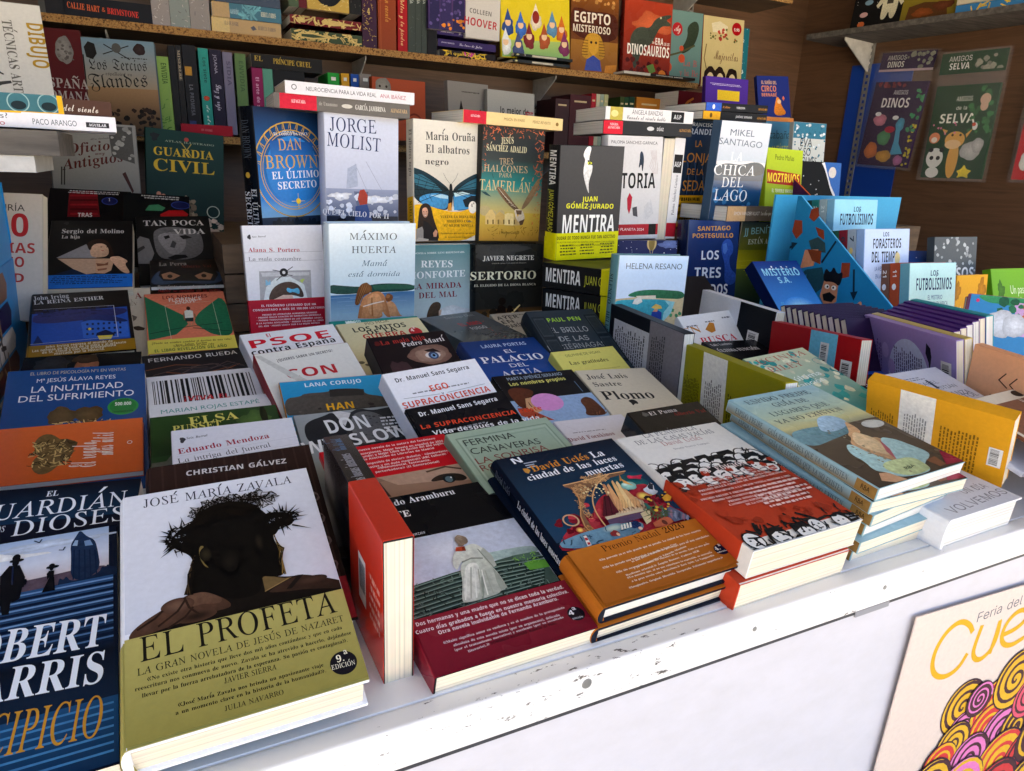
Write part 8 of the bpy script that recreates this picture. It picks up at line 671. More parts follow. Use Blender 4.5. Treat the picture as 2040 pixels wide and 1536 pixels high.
["paperback_book","grey-green spine with pale lettering in a row of three on the top shelf","boardx","#3c4440","#3c4440","grey-green trilogy spines",.3,[0,90,0,.8667,2.66,1.66],[.0266,.2253,.16],[["tv","TRILOGÍA","s","#b4bab4",30,3,30,40,1],["s","#58625c",0,45,100,98,8,16,1]],[],0,0,0],
["paperback_book","grey-green spine with pale lettering in a row of three on the top shelf","boardx","#3c4440","#3c4440","grey-green trilogy spines",.3,[0,90,0,.8942,2.66,1.66],[.0218,.2288,.16],[["tv","TRILOGÍA","s","#b4bab4",30,3,30,40,1],["s","#58625c",0,45,100,98,8,16,1]],[],0,0,0],
["paperback_book","grey-green spine with pale lettering in a row of three on the top shelf","boardx","#3c4440","#3c4440","grey-green trilogy spines",.3,[0,90,0,.9171,2.66,1.66],[.0205,.2317,.16],[["tv","TRILOGÍA","s","#b4bab4",30,3,30,40,1],["s","#58625c",0,45,100,98,8,16,1]],[],0,0,0],
["paperback_book","dark spine between the grey-green trilogy and the purple stack","boardx","#171518","#171518","",.3,[0,90,0,.94,2.66,1.66],[.0363,.12,.16],[],[],0,0,0],  # dark block put where there is only a shaded gap between books
["paperback_book","face-out purple book with lilac houses and lit orange windows","soft","#3a2a5c","#3a2a5c","",.3,[0,90,0,.9355,2.64,1.742],[.1439,.2,.02],[["g","#5c3a6a","#3c2c60",0,0,100,100],["p","#2a2450",[[4,40],[30,34],[30,100],[4,100]]],["p","#33295a",[[32,44],[62,36],[62,100],[32,100]]],["p","#2a2450",[[66,40],[96,36],[96,100],[66,100]]],["s","#5a4a86",6,48,94,92,24,5],["s","#d9822a",36,80,96,96,10,6]],[],0,0,0],
["paperback_book","face-out white book with grey and red author capitals","soft","#c9c5c2","#c9c5c2","",.3,[0,90,0,1.0778,2.635,1.727],[.1373,.22,.02],[["t","COLLEEN","s","#6a6866",10,62,76,64,7],["t","HOOVER","s","#b02a34",-6,80,92,84,12]],[],0,0,0],
["paperback_book","black and yellow patterned spine, bottom of the purple flat stack","flat","#1c1518","#1c1518","",.3,[0,90,0,.9866,2.66,1.66],[.226,.0213,.16],[["s","#c9a82a",2,10,98,90,22,6,1],["t","QUIERO TODO","s","#d9b83a",24,66,74,72,34],["s","#c93aa0",44,20,58,80,5,6,1]],[],0,0,0],
["paperback_book","middle purple spine with white script in the flat stack","flat","#33245c","#33245c","",.3,[0,90,0,.9794,2.66,1.692],[.2334,.0243,.16],[["t","JOANA MARCÚS","s","#c9c2d9",6,52,28,56,16],["t","Las luces de Julia","c","#dcd6e6",36,66,76,74,34]],[],0,0,0],
["paperback_book","upper purple spine with white script in the flat stack","flat","#33245c","#33245c","",.3,[0,90,0,.9772,2.66,1.73],[.2322,.0184,.16],[["t","JOANA MARCÚS","s","#c9c2d9",6,52,28,56,16],["t","Las luces de Julia","c","#dcd6e6",36,66,76,74,34]],[],0,0,0],
["paperback_book","upper thin dark volume in the pair below the yellow chess book","flat","#23282c","#23282c","",.3,[0,90,0,1.272,2.62,1.682],[.2567,.01,.16],[["p","#b9b4a4",[[30,15],[72,15],[72,85],[30,85]]],["t","1","s","#c9c9c4",16,66,20,66,40],["e","#c9c48a",6,50,2.4,30,0]],[],0,0,0],
["paperback_book","lower thin dark volume in the pair below the yellow chess book","flat","#23282c","#23282c","",.3,[0,90,0,1.2671,2.62,1.66],[.2496,.01,.16],[["p","#b9b4a4",[[33,15],[70,15],[70,85],[33,85]]],["e","#c9c48a",6,50,2.4,30,0]],[],0,0,0],
["picture_book","bright yellow children's chess book with a cartoon army, on the top shelf","hard","#d9c81c","#c9b818","",.25,[-3.3,88,3.1,1.2351,2.6506,1.6784],[.2885,.3731,.02],[["g","#dccb20","#d9c022",0,0,100,70],["g","#a8c06a","#7aa86a",0,84,100,100],["p","#3a8ac0",[[22,4],[72,0],[72,10],[22,14]]],["t","MI PRIMER LIBRO DE","s","#dfeaf0",26,11,72,11,4],["t","A","B","#b03a24",8,43.8,24,43.8,17],["t","J","B","#3a9ab8",27,43.2,36,43.2,17],["t","E","B","#c9522a",38,42.9,48,42.9,17],["t","D","B","#4a8a3a",50,42.5,62,42.5,17],["t","R","B","#a83a8a",64,42.1,76,42.1,17],["t","E","B","#7a4aa0",78,41.7,86,41.7,17],["t","Z","B","#2f6ab0",87,41.4,99,41.4,17],["e","#2f4a8a",10,72,8,8,.2],["e","#e6c09a",10,68,4,3.4,0],["p","#2f4a8a",[[5,66],[10,55],[15,66]]],["e","#3a6ac0",28,74,8,8,.2],["e","#e6c09a",28,70,4,3.4,0],["p","#3a6ac0",[[23,68],[28,57],[33,68]]],["e","#7a2a2a",40,84,8,8,.2],["e","#e6c09a",40,80,4,3.4,0],["p","#7a2a2a",[[35,78],[40,67],[45,78]]],["e","#a8522a",62,84,8,8,.2],["e","#e6c09a",62,80,4,3.4,0],["p","#a8522a",[[57,78],[62,67],[67,78]]],["e","#5a8ab0",74,72,8,8,.2],["e","#e6c09a",74,68,4,3.4,0],["p","#5a8ab0",[[69,66],[74,55],[79,66]]],["e","#c96a22",88,76,8,8,.2],["e","#e6c09a",88,72,4,3.4,0],["p","#c96a22",[[83,70],[88,59],[93,70]]],["e","#7a2f5a",92,90,8,8,.2],["e","#e6c09a",92,86,4,3.4,0],["p","#7a2f5a",[[87,84],[92,73],[97,84]]],["e","#dfe4e6",6,90,8,8,.2],["e","#e6c09a",6,86,4,3.4,0],["p","#dfe4e6",[[1,84],[6,73],[11,84]]],["e","#44507a",24,92,8,8,.2],["e","#e6c09a",24,88,4,3.4,0],["p","#44507a",[[19,86],[24,75],[29,86]]],["e","#e6d9c4",50,66,8,8,.2],["e","#e6c09a",50,62,4,3.4,0],["p","#e6d9c4",[[45,60],[50,49],[55,60]]],["e","#8a2a1c",50,62,5,6,0]],[],0,0,0],
["picture_book","brown hardcover about Egypt with a golden pharaoh mask","hard","#6a3a1a","#54300f","",.25,[-0.7,86.4,.9,1.5531,2.6791,1.6594],[.2263,.2954,.02],[["g","#8a5220","#5c3016",0,0,100,34],["p","#4a2014",[[0,22],[20,20],[40,24],[70,22],[100,26],[100,62],[0,58]]],["g","#9a6a2a","#7a4a1c",0,60,100,100],["t","EGIPTO","s","#e9dfcf",6,38,84,38,13],["t","MISTERIOSO","s","#e0d4c2",4,50,84,50,9],["p","#b5862a",[[30,56],[40,50],[56,50],[66,56],[74,78],[64,84],[32,84],[22,78]]],["l","#5c3c14",1.2,[[26,60],[36,60]]],["l","#5c3c14",1.2,[[60,60],[70,60]]],["l","#5c3c14",1.2,[[25.5,63.6],[36,63.6]]],["l","#5c3c14",1.2,[[60,63.6],[70.5,63.6]]],["l","#5c3c14",1.2,[[25,67.2],[36,67.2]]],["l","#5c3c14",1.2,[[60,67.2],[71,67.2]]],["l","#5c3c14",1.2,[[24.5,70.8],[36,70.8]]],["l","#5c3c14",1.2,[[60,70.8],[71.5,70.8]]],["l","#5c3c14",1.2,[[24,74.4],[36,74.4]]],["l","#5c3c14",1.2,[[60,74.4],[72,74.4]]],["l","#5c3c14",1.2,[[23.5,78],[36,78]]],["l","#5c3c14",1.2,[[60,78],[72.5,78]]],["p","#c9962f",[[38,54],[58,54],[58,72],[48,80],[38,72]]],["e","#2a1c14",43,62,2.4,1.8,0],["e","#2a1c14",53,62,2.4,1.8,0],["p","#3a4a9a",[[34,84],[48,78],[62,84],[66,98],[30,98]]],["p","#b5762a",[[74,90],[98,88],[96,100],[72,99]]],["s","#c08a4a",4,2,96,16,14,5,0]],[],0,0,0],
["picture_book","red-brown dinosaur hardcover with a roaring grey dinosaur and white title","hard","#7a2216","#5c1810","",.25,[-2.5,85.9,0,1.8028,2.6761,1.6665],[.2378,.2923,.03],[["g","#a83a22","#6a1c12",0,0,100,100],["e","#c9603a",60,30,40,14,.3],["p","#3c4238",[[20,40],[36,34],[54,36],[64,22],[84,16],[98,14],[98,18],[86,22],[98,26],[96,30],[78,30],[66,44],[60,56],[40,62],[30,88],[22,92],[20,70],[12,56]]],["e","#c9c09a",76,20,1.8,1.5,0],["t","ERA","s","#e9e4dc",66,56,84,56,9],["t","LA","s","#e9e4dc",60,55,65,55,3],["t","DE LOS","s","#e9e4dc",86,56,97,56,4],["t","DINOSAURIOS","s","#ece8e2",8,72,98,72,14],["s","#4a1410",4,78,96,98,24,5,0],["p","#5a7a3a",[[50,86],[64,82],[70,92],[58,96]]],["e","#c9722a",84,96,8,6.5,0]],[],0,0,0],
["picture_book","grey-teal picture book with a dark creature on a branch and a red round emblem","hard","#5c7a78","#4c6866","",.35,[-2,86,0,2.02,2.675,1.658],[.19,.285,.02],[["g","#6a8a86","#587876",0,0,100,100],["e","#a81c24",30,26,14,9.3,0],["t","Ag","c","#e0d4cc",22,29,40,29,8],["p","#2f3a2c",[[56,20],[80,10],[92,20],[84,40],[70,52],[48,60],[40,56],[60,36]]],["l","#4a4a30",4,[[0,66],[40,58],[80,46]]],["e","#b5482a",10,80,10,6.7,0],["e","#b5482a",44,52,6,4,0],["e","#b5482a",46,66,9,6,0],["t","La B","r","#b54a4a",52,76,92,76,9],["t","y la Be","r","#b54a4a",44,90,96,90,9]],[],0,0,0],
["picture_book","cream hardcover with a flowered hat and three drawn girls","hard","#b9a874","#7a3020","",.25,[-3.1,84.5,.1,2.228,2.6813,1.6535],[.2245,.2924,.03],[["g","#c9b884","#bfae78",0,0,100,100],["p","#d9cfae",[[20,10],[40,6],[60,12],[56,22],[24,22]]],["s","#a83a2a",14,16,80,32,10,4,0],["s","#6a6a3a",14,16,84,34,14,3,0],["l","#7a6a44",2.4,[[10,40],[6,60],[14,78]]],["t","Mujercitas","c","#6a4a34",30,60,90,60,13],["e","#a3141c",82,14,12,9.2,0],["t","5,95","s","#efe0da",75,17,89,17,4],["e","#2a1c18",22,86,14,16,.1],["e","#d9c49a",23,90,9,11,0],["e","#2a1c18",46,86,14,16,.1],["e","#d9c49a",47,90,9,11,0],["e","#2a1c18",76,86,14,16,.1],["e","#d9c49a",77,90,9,11,0]],[],0,0,0],
["picture_book","teal snowflake book with white handwritten title at the shelf end","hard","#1f6a78","#1a5a66","",.35,[-3,86,0,2.33,2.7,1.658],[.17,.26,.02],[["s","#7fb4ba",0,0,100,100,50,1.4,0],["t","El sueño","c","#cfe0e0",4,24,86,24,12],["t","elho","c","#cfe0e0",10,42,70,42,12],["t","de las","c","#cfe0e0",20,56,80,56,9],["t","nieves","c","#cfe0e0",6,74,92,74,13]],[],0,0,0],
["paperback_book","white and black flat book under the red-brown dinosaur cover","flat","#1f1a18","#1f1a18","",.3,[0,90,0,1.7599,2.6,1.66],[.3694,.01,.1],[["t","HISTORIA PARA DORMIR","s","#d3cfc6",44,66,82,68,34],["p","#b9b4aa",[[0,0],[36,0],[36,100],[0,100]]]],[],0,0,0],
["paperback_book","pale green spine with dark lettering and a plant, left end of the lower shelf","boardx","#86a850","#86a850","",.3,[0,90,0,.0387,2.62,1.347],[.0378,.219,.16],[["tv","ENVIDIA","s","#3a5a24",40,8,36,40,1],["s","#4a7a2a",0,55,100,98,14,22,1]],[],0,0,0],
["paperback_book","black spine between the two pale lettered spines on the lower shelf","boardx","#131214","#131214","",.3,[0,90,0,.0786,2.62,1.347],[.0191,.2533,.16],[],[],0,0,0],
["paperback_book","black spine with cream lettering on the lower shelf","boardx","#1a1718","#1a1718","",.3,[0,90,0,.0991,2.62,1.347],[.0162,.2553,.16],[["tv","MISERERE","b","#b9a88c",30,5,40,45,1]],[],0,0,0],
["paperback_book","black spine with blue and gold label on the lower shelf","boardx","#141318","#141318","",.3,[0,90,0,.1179,2.62,1.347],[.0389,.2589,.16],[["p","#b9862a",[[10,24],[60,24],[60,34],[10,34]]],["tv","LA PROMESA","s","#6a6a72",30,44,80,28,1],["p","#2a3a6a",[[10,86],[60,86],[60,94],[10,94]]]],[],0,0,0],
["paperback_book","turquoise spine with dark script on the lower shelf","boardx","#2a9488","#2a9488","",.3,[0,90,0,.1636,2.62,1.347],[.0292,.2538,.16],[["tv","Los siete","s","#1a4a48",40,10,40,34,1],["tv","de otro","c","#e0e8e4",40,66,94,34,1],["e","#c9482a",50,58,30,3,.1]],[],0,0,0],
["paperback_book","dark purple spine with white script on the lower shelf","boardx","#1f1830","#1f1830","",.3,[0,90,0,.1963,2.62,1.347],[.036,.2531,.16],[["tv","JOANA","n","#a9a4b9",34,6,28,24,1],["tv","Luz y rojo","c","#cfc9dc",34,40,72,44,1]],[],0,0,0],
["paperback_book","grey-lilac spine on the lower shelf","boardx","#77728a","#77728a","",.3,[0,90,0,.2352,2.62,1.347],[.029,.2489,.16],[["tv","SIDIA","s","#55506a",36,10,40,40,1]],[],0,0,0],
["paperback_book","dull green spine beside the grey-lilac one","boardx","#5c7a48","#5c7a48","",.3,[0,90,0,.2716,2.62,1.347],[.0335,.2484,.16],[["tv","ENVIDIA","s","#42603a",36,8,46,40,1]],[],0,0,0],
["paperback_book","red paperback lying flat under the spines on the lower shelf","flat","#b01428","#b01428","",.3,[0,90,0,.0936,2.6,1.34],[.1538,.0323,.16],[["t","SIN NOMBRE","b","#d9727c",38,58,60,62,20]],[],0,0,0],
["paperback_book","black and gold flat book on top of the lower shelf row","flat","#1b1713","#1b1713","",.3,[0,90,0,.322,2.62,1.557],[.228,.044,.16],[["t","EL","b","#b99a3a",4,48,16,50,34],["t","PRÍNCIPE CRUEL","b","#c9a63a",30,58,84,64,36]],[],0,0,0],
["paperback_book","magenta spine below the black and gold flat book","boardx","#8a1a52","#8a1a52","",.3,[0,90,0,.3207,2.62,1.347],[.034,.2135,.16],[["tv","El arte de ser nadie","s","#d9a0c0",34,14,90,30,1]],[],0,0,0],
["paperback_book","mint spine below the black and gold flat book","boardx","#5a9a84","#5a9a84","",.3,[0,90,0,.3555,2.62,1.347],[.031,.2125,.16],[],[],0,0,0],
["paperback_book","black spine right of the mint spine on the lower shelf","boardx","#141214","#141214","",.3,[0,90,0,.3882,2.62,1.347],[.1013,.2093,.16],[],[],0,0,0],
["paperback_book","bright green spine top behind the white emblem-spined book","boardx","#1f9a34","#1f9a34","",.3,[0,90,0,.5628,2.6,1.347],[.0391,.2141,.16],[["p","#e6e6e0",[[30,6],[70,6],[70,11],[30,11]]]],[],0,0,0],
["paperback_book","yellow spine top behind the white emblem-spined book","boardx","#d9a01e","#d9a01e","",.3,[0,90,0,.6087,2.6,1.347],[.0273,.2159,.16],[["p","#e6e6e0",[[30,6],[70,6],[70,11],[30,11]]]],[],0,0,0],
["paperback_book","royal blue spine top behind the white emblem-spined book","boardx","#1f4fa8","#1f4fa8","",.3,[0,90,0,.6415,2.6,1.347],[.0276,.2165,.16],[["p","#e6e6e0",[[30,6],[70,6],[70,11],[30,11]]]],[],0,0,0],
["paperback_book","grey photo spine top left of the orange animal book","boardx","#8a827c","#8a827c","",.3,[0,90,0,.6719,2.6,1.347],[.0406,.2203,.16],[["p","#e6e6e0",[[30,6],[70,6],[70,11],[30,11]]]],[],0,0,0],
["paperback_book","dark wine spine right of the wall bracket on the lower shelf","boardx","#3a2024","#3a2024","",.3,[0,90,0,1.4612,2.62,1.347],[.0638,.1977,.16],[["p","#c9b48a",[[20,10],[80,10],[80,13],[20,13]]]],[],0,0,0],
["paperback_book","maroon spine right of the wall bracket on the lower shelf","boardx","#42181f","#42181f","",.3,[0,90,0,1.5281,2.62,1.347],[.0965,.2177,.16],[["p","#c9b48a",[[20,10],[80,10],[80,13],[20,13]]]],[],0,0,0],
["paperback_book","narrow red spine on the lower shelf","boardx","#a01c28","#a01c28","",.3,[0,90,0,1.6271,2.62,1.347],[.0215,.2277,.16],[["p","#c9b48a",[[20,10],[80,10],[80,13],[20,13]]]],[],0,0,0],
["paperback_book","narrow cream spine on the lower shelf","boardx","#b9b49a","#b9b49a","",.3,[0,90,0,1.6512,2.62,1.347],[.0166,.2275,.16],[["p","#c9b48a",[[20,10],[80,10],[80,13],[20,13]]]],[],0,0,0],
["paperback_book","narrow grey-green spine on the lower shelf","boardx","#8a9a8a","#8a9a8a","",.3,[0,90,0,1.669,2.62,1.347],[.0173,.2278,.16],[["p","#c9b48a",[[20,10],[80,10],[80,13],[20,13]]]],[],0,0,0],
["paperback_book","narrow straw spine on the lower shelf","boardx","#a8a878","#a8a878","",.3,[0,90,0,1.6883,2.62,1.347],[.0193,.2282,.16],[["p","#c9b48a",[[20,10],[80,10],[80,13],[20,13]]]],[],0,0,0],
["paperback_book","olive spine in the middle of the lower shelf","boardx","#3a4a24","#3a4a24","",.3,[0,90,0,1.7662,2.62,1.347],[.0211,.2248,.16],[["p","#c9b48a",[[20,10],[80,10],[80,13],[20,13]]]],[],0,0,0],
["paperback_book","mid green spine on the lower shelf","boardx","#24442c","#24442c","",.3,[0,90,0,1.7886,2.62,1.347],[.0206,.2254,.16],[["p","#c9b48a",[[20,10],[80,10],[80,13],[20,13]]]],[],0,0,0],
["paperback_book","dark green spine on the lower shelf","boardx","#1f3a2c","#1f3a2c","",.3,[0,90,0,1.8112,2.62,1.347],[.0281,.2279,.16],[["p","#c9b48a",[[20,10],[80,10],[80,13],[20,13]]]],[],0,0,0],
["paperback_book","orange face-out book at the right of the lower shelf","boardx","#b5742a","#b5742a","",.3,[0,90,0,1.8493,2.62,1.347],[.1301,.2306,.16],[["p","#c9b48a",[[20,10],[80,10],[80,13],[20,13]]]],[],0,0,0],
["paperback_book","dark wine flat book leaning at the right end of the lower shelf","flat","#5a1620","#5a1620","",.3,[0,90,0,1.9699,2.5,1.482],[.3479,.121,.16],[["s","#a8622a",10,10,95,90,20,8,1]],[],0,0,0],
["picture_book","black picture book with an astronaut and planets on the right wall shelf","soft","#1a191a","#1a191a","",.35,[-82,84,0,2.8583,2.4686,1.917],[.23,.3,.02],[["s","#d9d9d0",0,0,100,100,24,1],["e","#c96a3a",22,95,7,4,0],["e","#a84a2a",40,34,14,4,0],["e","#b9c4c4",34,52,9,3.5,0],["e","#7a9ab0",30,66,8,3.5,0],["e","#c9a0a0",24,82,8,3.5,0],["e","#5a7a9a",72,40,17,14,0],["e","#e0b48a",72,42,10,8,0],["p","#d9d2b4",[[58,56],[86,56],[88,78],[84,92],[76,92],[72,80],[68,92],[58,92],[58,76]]],["p","#d9d2b4",[[58,58],[46,72],[50,76],[60,68]]],["p","#d9d2b4",[[86,58],[98,72],[94,76],[86,68]]],["p","#4a443a",[[66,64],[78,64],[78,72],[66,72]]]],[],0,0,0],
["picture_book","white page-edged picture book just behind the astronaut one","soft","#c9b8b0","#c9b8b0","",.35,[-82,84,0,2.8835,2.4904,1.917],[.23,.3,.02],[],[],0,0,0],
["picture_book","second thin picture book behind the astronaut one","soft","#c9b8b0","#c9b8b0","",.35,[-82,84,0,2.9033,2.5075,1.917],[.23,.3,.02],[],[],0,0,0],
["picture_book","third thin picture book behind the astronaut one","soft","#c9b8b0","#c9b8b0","",.35,[-82,84,0,2.9231,2.5246,1.917],[.23,.3,.02],[],[],0,0,0],
["picture_book","yellow-brown story treasury with the white word minutos on the right wall shelf","soft","#8a7a2a","#8a7a2a","",.35,[-82,84,0,2.8893,2.2477,1.917],[.3028,.28,.02],[["g","#a8962f","#7a6a24",0,0,100,100],["e","#a81c20",56,46,14,7,0],["t","minutos","b","#dedad0",34,63,78,64,9],["p","#5a3a20",[[10,80],[30,76],[60,80],[64,98],[8,98]]],["e","#8a4a24",30,90,14,6,.2],["e","#6a3a24",56,84,14,6,.2],["p","#3a5a2a",[[0,0],[30,0],[20,30],[0,40]]]],[],0,0,0],
["picture_book","purple-edged white book at the top of the flat pile, right wall shelf","soft","#b9b4b4","#b9b4b4","",.35,[-82,84,0,3.0411,2.0292,1.917],[.2111,.2,.02],[["p","#55565a",[[10,20],[40,10],[50,60],[20,70]]]],[],0,0,0],
["picture_book","light blue flat book at the bottom of the right wall shelf pile","flat","#3a7ab0","#3a7ab0","",.35,[-82,90,0,2.8929,2.0063,1.917],[.33,.026,.2],[["s","#d9b43a",0,10,60,90,8,6,1]],[],0,0,0],
["picture_book","cream-spined flat book in the middle of the right wall shelf pile","flat","#c9c0a8","#c9c0a8","",.35,[-82,90,0,2.8929,2.0063,1.945],[.33,.026,.2],[["p","#4a2a50",[[0,0],[100,0],[100,30],[0,30]]],["t","Del cuerpo de la Piqueta","c","#5a5450",44,80,86,80,30],["e","#8a847a",36,64,4,16,0]],[],0,0,0],
["picture_book","purple flat book on top of the right wall shelf pile","flat","#3a2440","#3a2440","",.35,[-82,90,0,2.8929,2.0063,1.973],[.33,.026,.2],[],[],0,0,0],
["fair_poster","cream book fair poster with thin yellow title and coloured spirals, taped to the white panel","sheet","#d6c3b5","#333333","",.5,[0,90,-3.2,.645,.381,.152],[.48,.68,.0012],[["g","#d9c8bb","#d3beaf",0,0,100,100],["t","Feria del Libro","i","#6a6a70",24.6,4.9,55.6,3.4,1.9],["l","#d3a21e",1.5,[[24.4,6.5],[22.6,5],[19.2,3.7],[16.1,3.7],[12.9,5.1],[11,7.7],[11.1,10.5],[12.8,12.7],[15.8,14.1],[19.5,14.5],[23.2,13.5],[24.9,11.2]]],["l","#d3a21e",1.5,[[27.9,6.1],[27.3,9.8],[27.7,11.7],[29.6,13.1],[32.4,13.5],[35.6,12.1],[36.5,9.5],[35.4,5.5],[35.7,8.6],[35.4,12.7]]],["l","#d3a21e",1.5,[[39.1,9.6],[44.1,9.3],[47.5,8.2],[47.9,6.5],[45.5,5.3],[41.6,5.5],[38.7,7.3],[38.3,9.9],[40.7,12],[45,12.8],[49.5,12]]],["l","#d3a21e",1.5,[[57.1,11.4],[53,6.9],[53.7,5.4],[58.8,6.6],[64.1,12.5]]],["l","#d3a21e",1.5,[[72.5,8.2],[66.7,7.8],[65.7,10],[69.5,12.6],[75.1,12.7]]],["l","#d3a21e",1.5,[[83.6,9],[77.4,8.6],[77.5,11],[81.2,13.2],[86.7,12.8],[84.3,8.7],[88.7,14]]],["e","#3a2430",30.4,23.2,8.5,6,0],["e","#d9a82a",30.4,23.2,8,5.6,0],["spiral","#4a2c30",30.4,23.2,8,3,1],["e","#3a2430",33,28.9,6.4,4.5,0],["e","#d977b0",33,28.9,6,4.2,0],["spiral","#4a2c30",33,28.9,6,3,.7],["e","#3a2430",46.1,26.9,10.8,7.6,0],["e","#d9a82a",46.1,26.9,10.2,7.2,0],["spiral","#c93a3a",46.1,26.9,10.2,3,1.2],["e","#3a2430",45.6,31.4,8.9,6.3,0],["e","#c93a3a",45.6,31.4,8.4,5.9,0],["spiral","#d9a82a",45.6,31.4,8.4,3,1],["e","#3a2430",53.1,33.9,9.8,6.9,0],["e","#d977b0",53.1,33.9,9.2,6.5,0],["spiral","#4a2c30",53.1,33.9,9.2,3,1.1],["e","#3a2430",60.9,33.9,8.6,6.1,0],["e","#4a2c30",60.9,33.9,8.1,5.7,0],["spiral","#d9a82a",60.9,33.9,8.1,3,1],["e","#3a2430",52.2,21.3,9.5,6.7,0],["e","#d9a82a",52.2,21.3,9,6.4,0],["spiral","#4a2c30",52.2,21.3,9,3,1.1],["e","#3a2430",62.2,27,7.4,5.2,0],["e","#d9566a",62.2,27,7,4.9,0],["spiral","#4a2c30",62.2,27,7,3,.8],["e","#3a2430",36.9,22.6,5.5,3.9,0],["e","#4a2c30",36.9,22.6,5.2,3.7,0],["spiral","#d977b0",36.9,22.6,5.2,3,.6],["e","#3a2430",30.5,31.2,7.2,5.1,0],["e","#d9a82a",30.5,31.2,6.8,4.8,0],["spiral","#4a2c30",30.5,31.2,6.8,3,.8],["e","#3a2430",26.5,34.7,7.1,5,0],["e","#c93a3a",26.5,34.7,6.7,4.7,0],["spiral","#d9a82a",26.5,34.7,6.7,3,.8],["e","#3a2430",40.1,36.8,8.7,6.1,0],["e","#d977b0",40.1,36.8,8.2,5.8,0],["spiral","#4a2c30",40.1,36.8,8.2,3,1],["e","#3a2430",56.5,41.6,11.8,8.3,0],["e","#d9a82a",56.5,41.6,11.1,7.8,0],["spiral","#c93a3a",56.5,41.6,11.1,3,1.3],["e","#3a2430",69.6,42.6,10.3,7.3,0],["e","#c93a3a",69.6,42.6,9.7,6.8,0],["spiral","#4a2c30",69.6,42.6,9.7,3,1.2],["e","#3a2430",73.8,38.1,10.4,7.3,0],["e","#4a2c30",73.8,38.1,9.8,6.9,0],["spiral","#d9a82a",73.8,38.1,9.8,3,1.2],["e","#3a2430",74,33.3,9.1,6.4,0],["e","#d977b0",74,33.3,8.6,6.1,0],["spiral","#c93a3a",74,33.3,8.6,3,1],["e","#3a2430",76.4,29,10.3,7.3,0],["e","#d9a82a",76.4,29,9.7,6.8,0],["spiral","#4a2c30",76.4,29,9.7,3,1.2],["e","#3a2430",88.9,48.2,12.6,8.9,0],["e","#d9566a",88.9,48.2,11.9,8.4,0],["spiral","#4a2c30",88.9,48.2,11.9,3,1.4],["e","#3a2430",24.4,39.1,9,6.4,0],["e","#d9a82a",24.4,39.1,8.5,6,0],["spiral","#4a2c30",24.4,39.1,8.5,3,1],["e","#3a2430",39.2,43.4,10.8,7.6,0],["e","#d977b0",39.2,43.4,10.2,7.2,0],["spiral","#d9a82a",39.2,43.4,10.2,3,1.2],["e","#3a2430",57.8,49.2,12.1,8.5,0],["e","#c93a3a",57.8,49.2,11.4,8,0],["spiral","#4a2c30",57.8,49.2,11.4,3,1.4],["e","#3a2430",76.6,52.7,13.2,9.4,0],["e","#d9a82a",76.6,52.7,12.5,8.8,0],["spiral","#4a2c30",76.6,52.7,12.5,3,1.5]],[],0,0,0]
]
for i, row in enumerate(BOOKS): make_book(i, row)

# ------------------------------------------------------------------ the stall
def slab(name, x0, y0, z0, x1, y1, z1, mat, parent=None):
    mb = MB(); mb.box(x0, y0, z0, x1, y1, z1); return mb.build(name, mat, parent)
Zc = .90                                   # counter top
FY = .383                                  # its front edge
# ground and walls
mb = MB(); mb.face([(-80, -80, 0), (80, -80, 0), (80, 80, 0), (-80, 80, 0)], (.5, .5, .5)); tag(mb.build('ground', M_PAVE), kind='structure')
ct = empty('stall_counter', (.6, FY, 0)); tag(ct, 'long white painted stall counter with chipped front edge and white front panel', 'counter')
def part(name, x0, y0, z0, x1, y1, z1, mat, root=ct):
    o = slab(name, x0, y0, z0, x1, y1, z1, mat); o.parent = root; o.matrix_parent_inverse = Matrix.Translation(root.location).inverted(); return o
part('counter_top', -1.6, FY + .02, Zc - .03, 2.6, 2.0, Zc, M_WHITE)
tr = part('edge_trim', -1.6, FY, Zc - .0375, 2.6, FY + .02, Zc - .0005, M_TRIM)
bv = tr.modifiers.new('worn_edge', 'BEVEL'); bv.width = .003; bv.segments = 3
part('gasket_strip', -1.6, FY + .002, Zc - .041, 2.6, FY + .02, Zc - .0375, M_GASKET)
part('front_panel', -1.6, FY + .004, .02, 2.6, FY + .02, Zc - .041, M_PANEL)
rs = random.Random(5)
for x in (-.45, .268, .445, .62, .98, 1.4):
    z = Zc - .006 - .012 * rs.random(); m2 = MB(); n = 14; rad = .0042 if abs(x - .268) < .01 else .0022
    m2.face([(x + rad * math.cos(6.2832 * j / n), FY - .0006, z + rad * math.sin(6.2832 * j / n)) for j in range(n)], (.5, .5, .5))
    for j in range(n):
        a, b = 6.2832 * j / n, 6.2832 * (j + 1) / n
        m2.face([(x + rad * math.cos(a), FY - .0006, z + rad * math.sin(a)), (x + rad * math.cos(b), FY - .0006, z + rad * math.sin(b)), (x + rad * 1.3 * math.cos(b), FY + .001, z + rad * 1.3 * math.sin(b)), (x + rad * 1.3 * math.cos(a), FY + .001, z + rad * 1.3 * math.sin(a))], (.5, .5, .5))
    o = m2.build('screw', M_STEEL, ct); o.matrix_parent_inverse = Matrix.Translation(ct.location).inverted()
for xa, xb in ((.585, .635), (1.02, 1.05)):
    o = slab('tape_patch', xa, FY + .0012, Zc - .044, xb, FY + .003, Zc - .0376, plain('grey_tape', '#8c8c90', .4)); o.parent = ct; o.matrix_parent_inverse = Matrix.Translation(ct.location).inverted()

